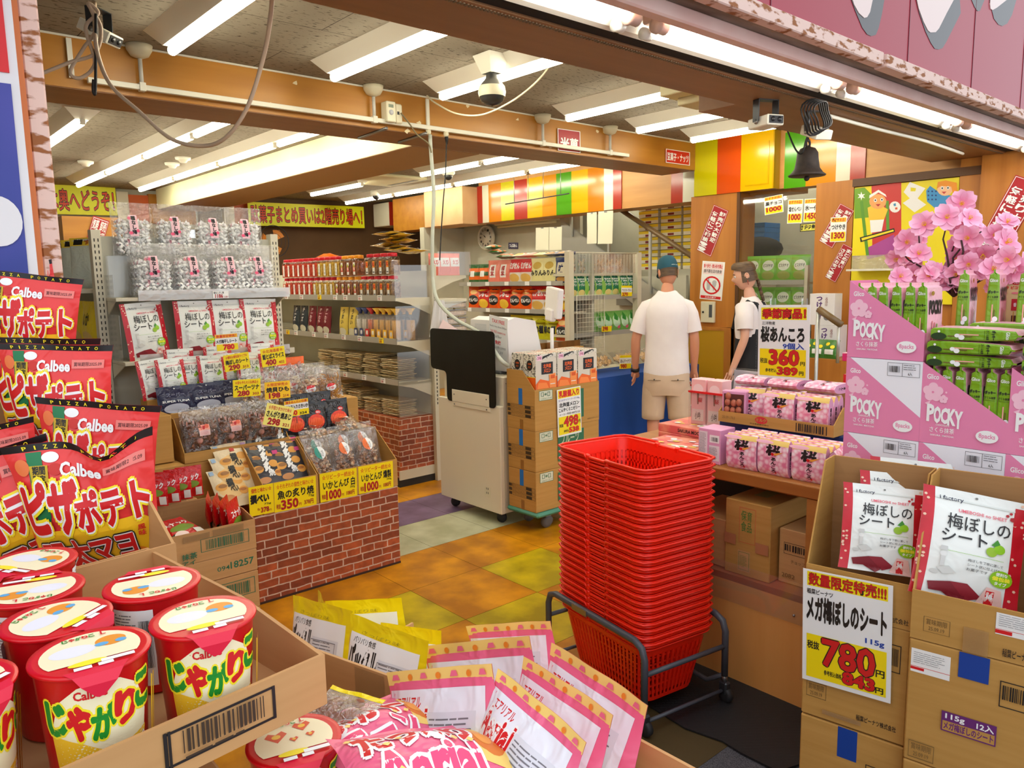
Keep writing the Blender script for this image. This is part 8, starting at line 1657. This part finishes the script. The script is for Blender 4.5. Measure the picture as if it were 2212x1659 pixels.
# far back: kraft covered box, cabinet, clock, fan, papers
kraft=noisy('kraft_paper',(206,164,116),(216,178,132),(5,5,5),4,.3,.7,.6,.15);mb=MB();mb.box(6.2,8.02,2.26,6.6,8.88,2.74,kraft,bev=.006);tag(mb.obj('covered_box'),'box wrapped in brown kraft paper high up left of the striped fascia','covered box')
mb=MB();mb.box(6.48,8.9,2.28,6.8,10.1,2.76,wood_beam);tag(mb.obj('wall_cabinet'),'plain orange wooden wall cabinet left of the kraft covered box','cabinet')
t=thing('air_conditioner','white wall air unit with a red stripe by the right end of the far banner','air conditioner',(6.9,10.6,2.4));mb=MB();mb.box(-.28,-.2,0,.4,.3,.36,off_white,bev=.01);part('unit',mb,t);mb=MB();mb.box(-.30,-.215,0,-.16,-.201,.36,RD and gloss(*RD));part('red_stripe',mb,t)
t=thing('wall_clock','round white wall clock over the snack shelf','clock',tuple(onx(1050,513,6.83)),-pi/2);X0=Matrix.Rotation(pi/2,4,'X');mb=MB();mb.lathe([(.165,-.02),(.17,.0),(.165,.02),(.148,.022),(.147,.006)],off_white,32,X0,caps=False);part('rim',mb,t);mb=MB();mb.lathe([(.1475,-.018),(.1475,.010)],ink(236,234,224),32,X0)
fc=lambda u,v,o=0:V3(((u-.5)*.296,-.0108-o,(v-.5)*.296));decor(mb,fc,[('t',str(h),.5+.36*sin(h*pi/6)-.05,.5+.36*cos(h*pi/6)-.05,.5+.36*sin(h*pi/6)+.05,.5+.36*cos(h*pi/6)+.05,BLACK,.03)for h in range(1,13)]);part('dial',mb,t)
for nm,a,L_ in(('hour_hand',10.85*pi/6,.2),('minute_hand',51*pi/30,.34)):mb=MB();decor(mb,fc,[('p',[(.5+.02*cos(a),.5-.02*sin(a)),(.5-.02*cos(a),.5+.02*sin(a)),(.5+L_*sin(a),.5+L_*cos(a))],BLACK)],None,.0003,.002);part(nm,mb,t)
t=thing('wall_fan','grey wall fan with orange blades behind the clear candy bags','fan',tuple(ony(588,522,10.9)));X0=Matrix.Rotation(pi/2,4,'X');mb=MB()
for r in(.06,.12,.18,.23):mb.tube([(r*cos(a),-.06+.0,r*sin(a))for a in[k*pi/12 for k in range(24)]],.006 if r>.2 else .003,dark_steel,5,True)
part('guard',mb,t)
for k in range(3):a0=k*2.09+.4;mb=MB();mb.add([(.03*cos(a0),-.03,.03*sin(a0)),(.19*cos(a0),-.05,.19*sin(a0)),(.2*cos(a0+.6),-.03,.2*sin(a0+.6)),(.17*cos(a0+1.1),-.01,.17*sin(a0+1.1))],[(0,1,2,3)],ink(240,150,50));part('blade',mb,t)
mb=MB();mb.lathe([(.045,-.03),(.045,.06)],dark_plastic,14,X0);mb.box(-.03,0,-.03,.03,.2,.03,dark_plastic);part('motor',mb,t)
paper=ink(222,218,196)
for i,(a,b_,c)in enumerate((((1155,492),(1183,491),(1157,540)),((1185,491),(1212,490),(1186,540)),((1267,460),(1288,458),(1268,527)),((1290,457),(1322,455),(1291,527)))):board('paper_sheet','%s pale paper sheet from the left hanging under the striped fascia'%ORD[i],'paper sheet',a,b_,c,'x',6.40,paper,[('r',.4,.95,.6,1,steel)],.002,'paper sheets under the fascia')
board('wall_sign','small dark card standing over the snack shelf below the clock','wall sign',(1098,524),(1119,524),(1098,538),'x',6.2,ink(40,30,60),[('t','つぶあん',.1,.3,.9,.8,WHITE,.02)])
a=onx(1100,485,6.8);t=thing('tube_lamp','pale tube lamp under the stair wall beside the clock','lamp',tuple(a));mb=MB();mb.box(-.05,-.9,.0,.05,.25,.03,cream);mb.tube([(0,-.88,-.02),(0,.23,-.02)],.016,cream,10);part('lamp_body',mb,t)
t=thing('paper_bag','white plastic bag and pink card hanging by the register cable','plastic bag',tuple(ony(948,640,4.72)));mb=MB();mb.surf(lambda u,v:V3(((u-.5)*.20*(1-.55*v),-.03*sin(u*pi)-.012*sin(u*25),-.30+v*.27)),18,8,ink(226,222,220));mb.tube([(0,0,-.05),(0,.03,.02),(0,.06,.0)],.003,steel,5);part('bag',mb,t)
mb=MB();X0=Matrix.Translation((.0,-.07,-.30))@Matrix.Rotation(.55,4,'Y');mb.box(-.085,0,-.10,.085,.002,.10,ink(240,212,210),X0);part('card',mb,t)
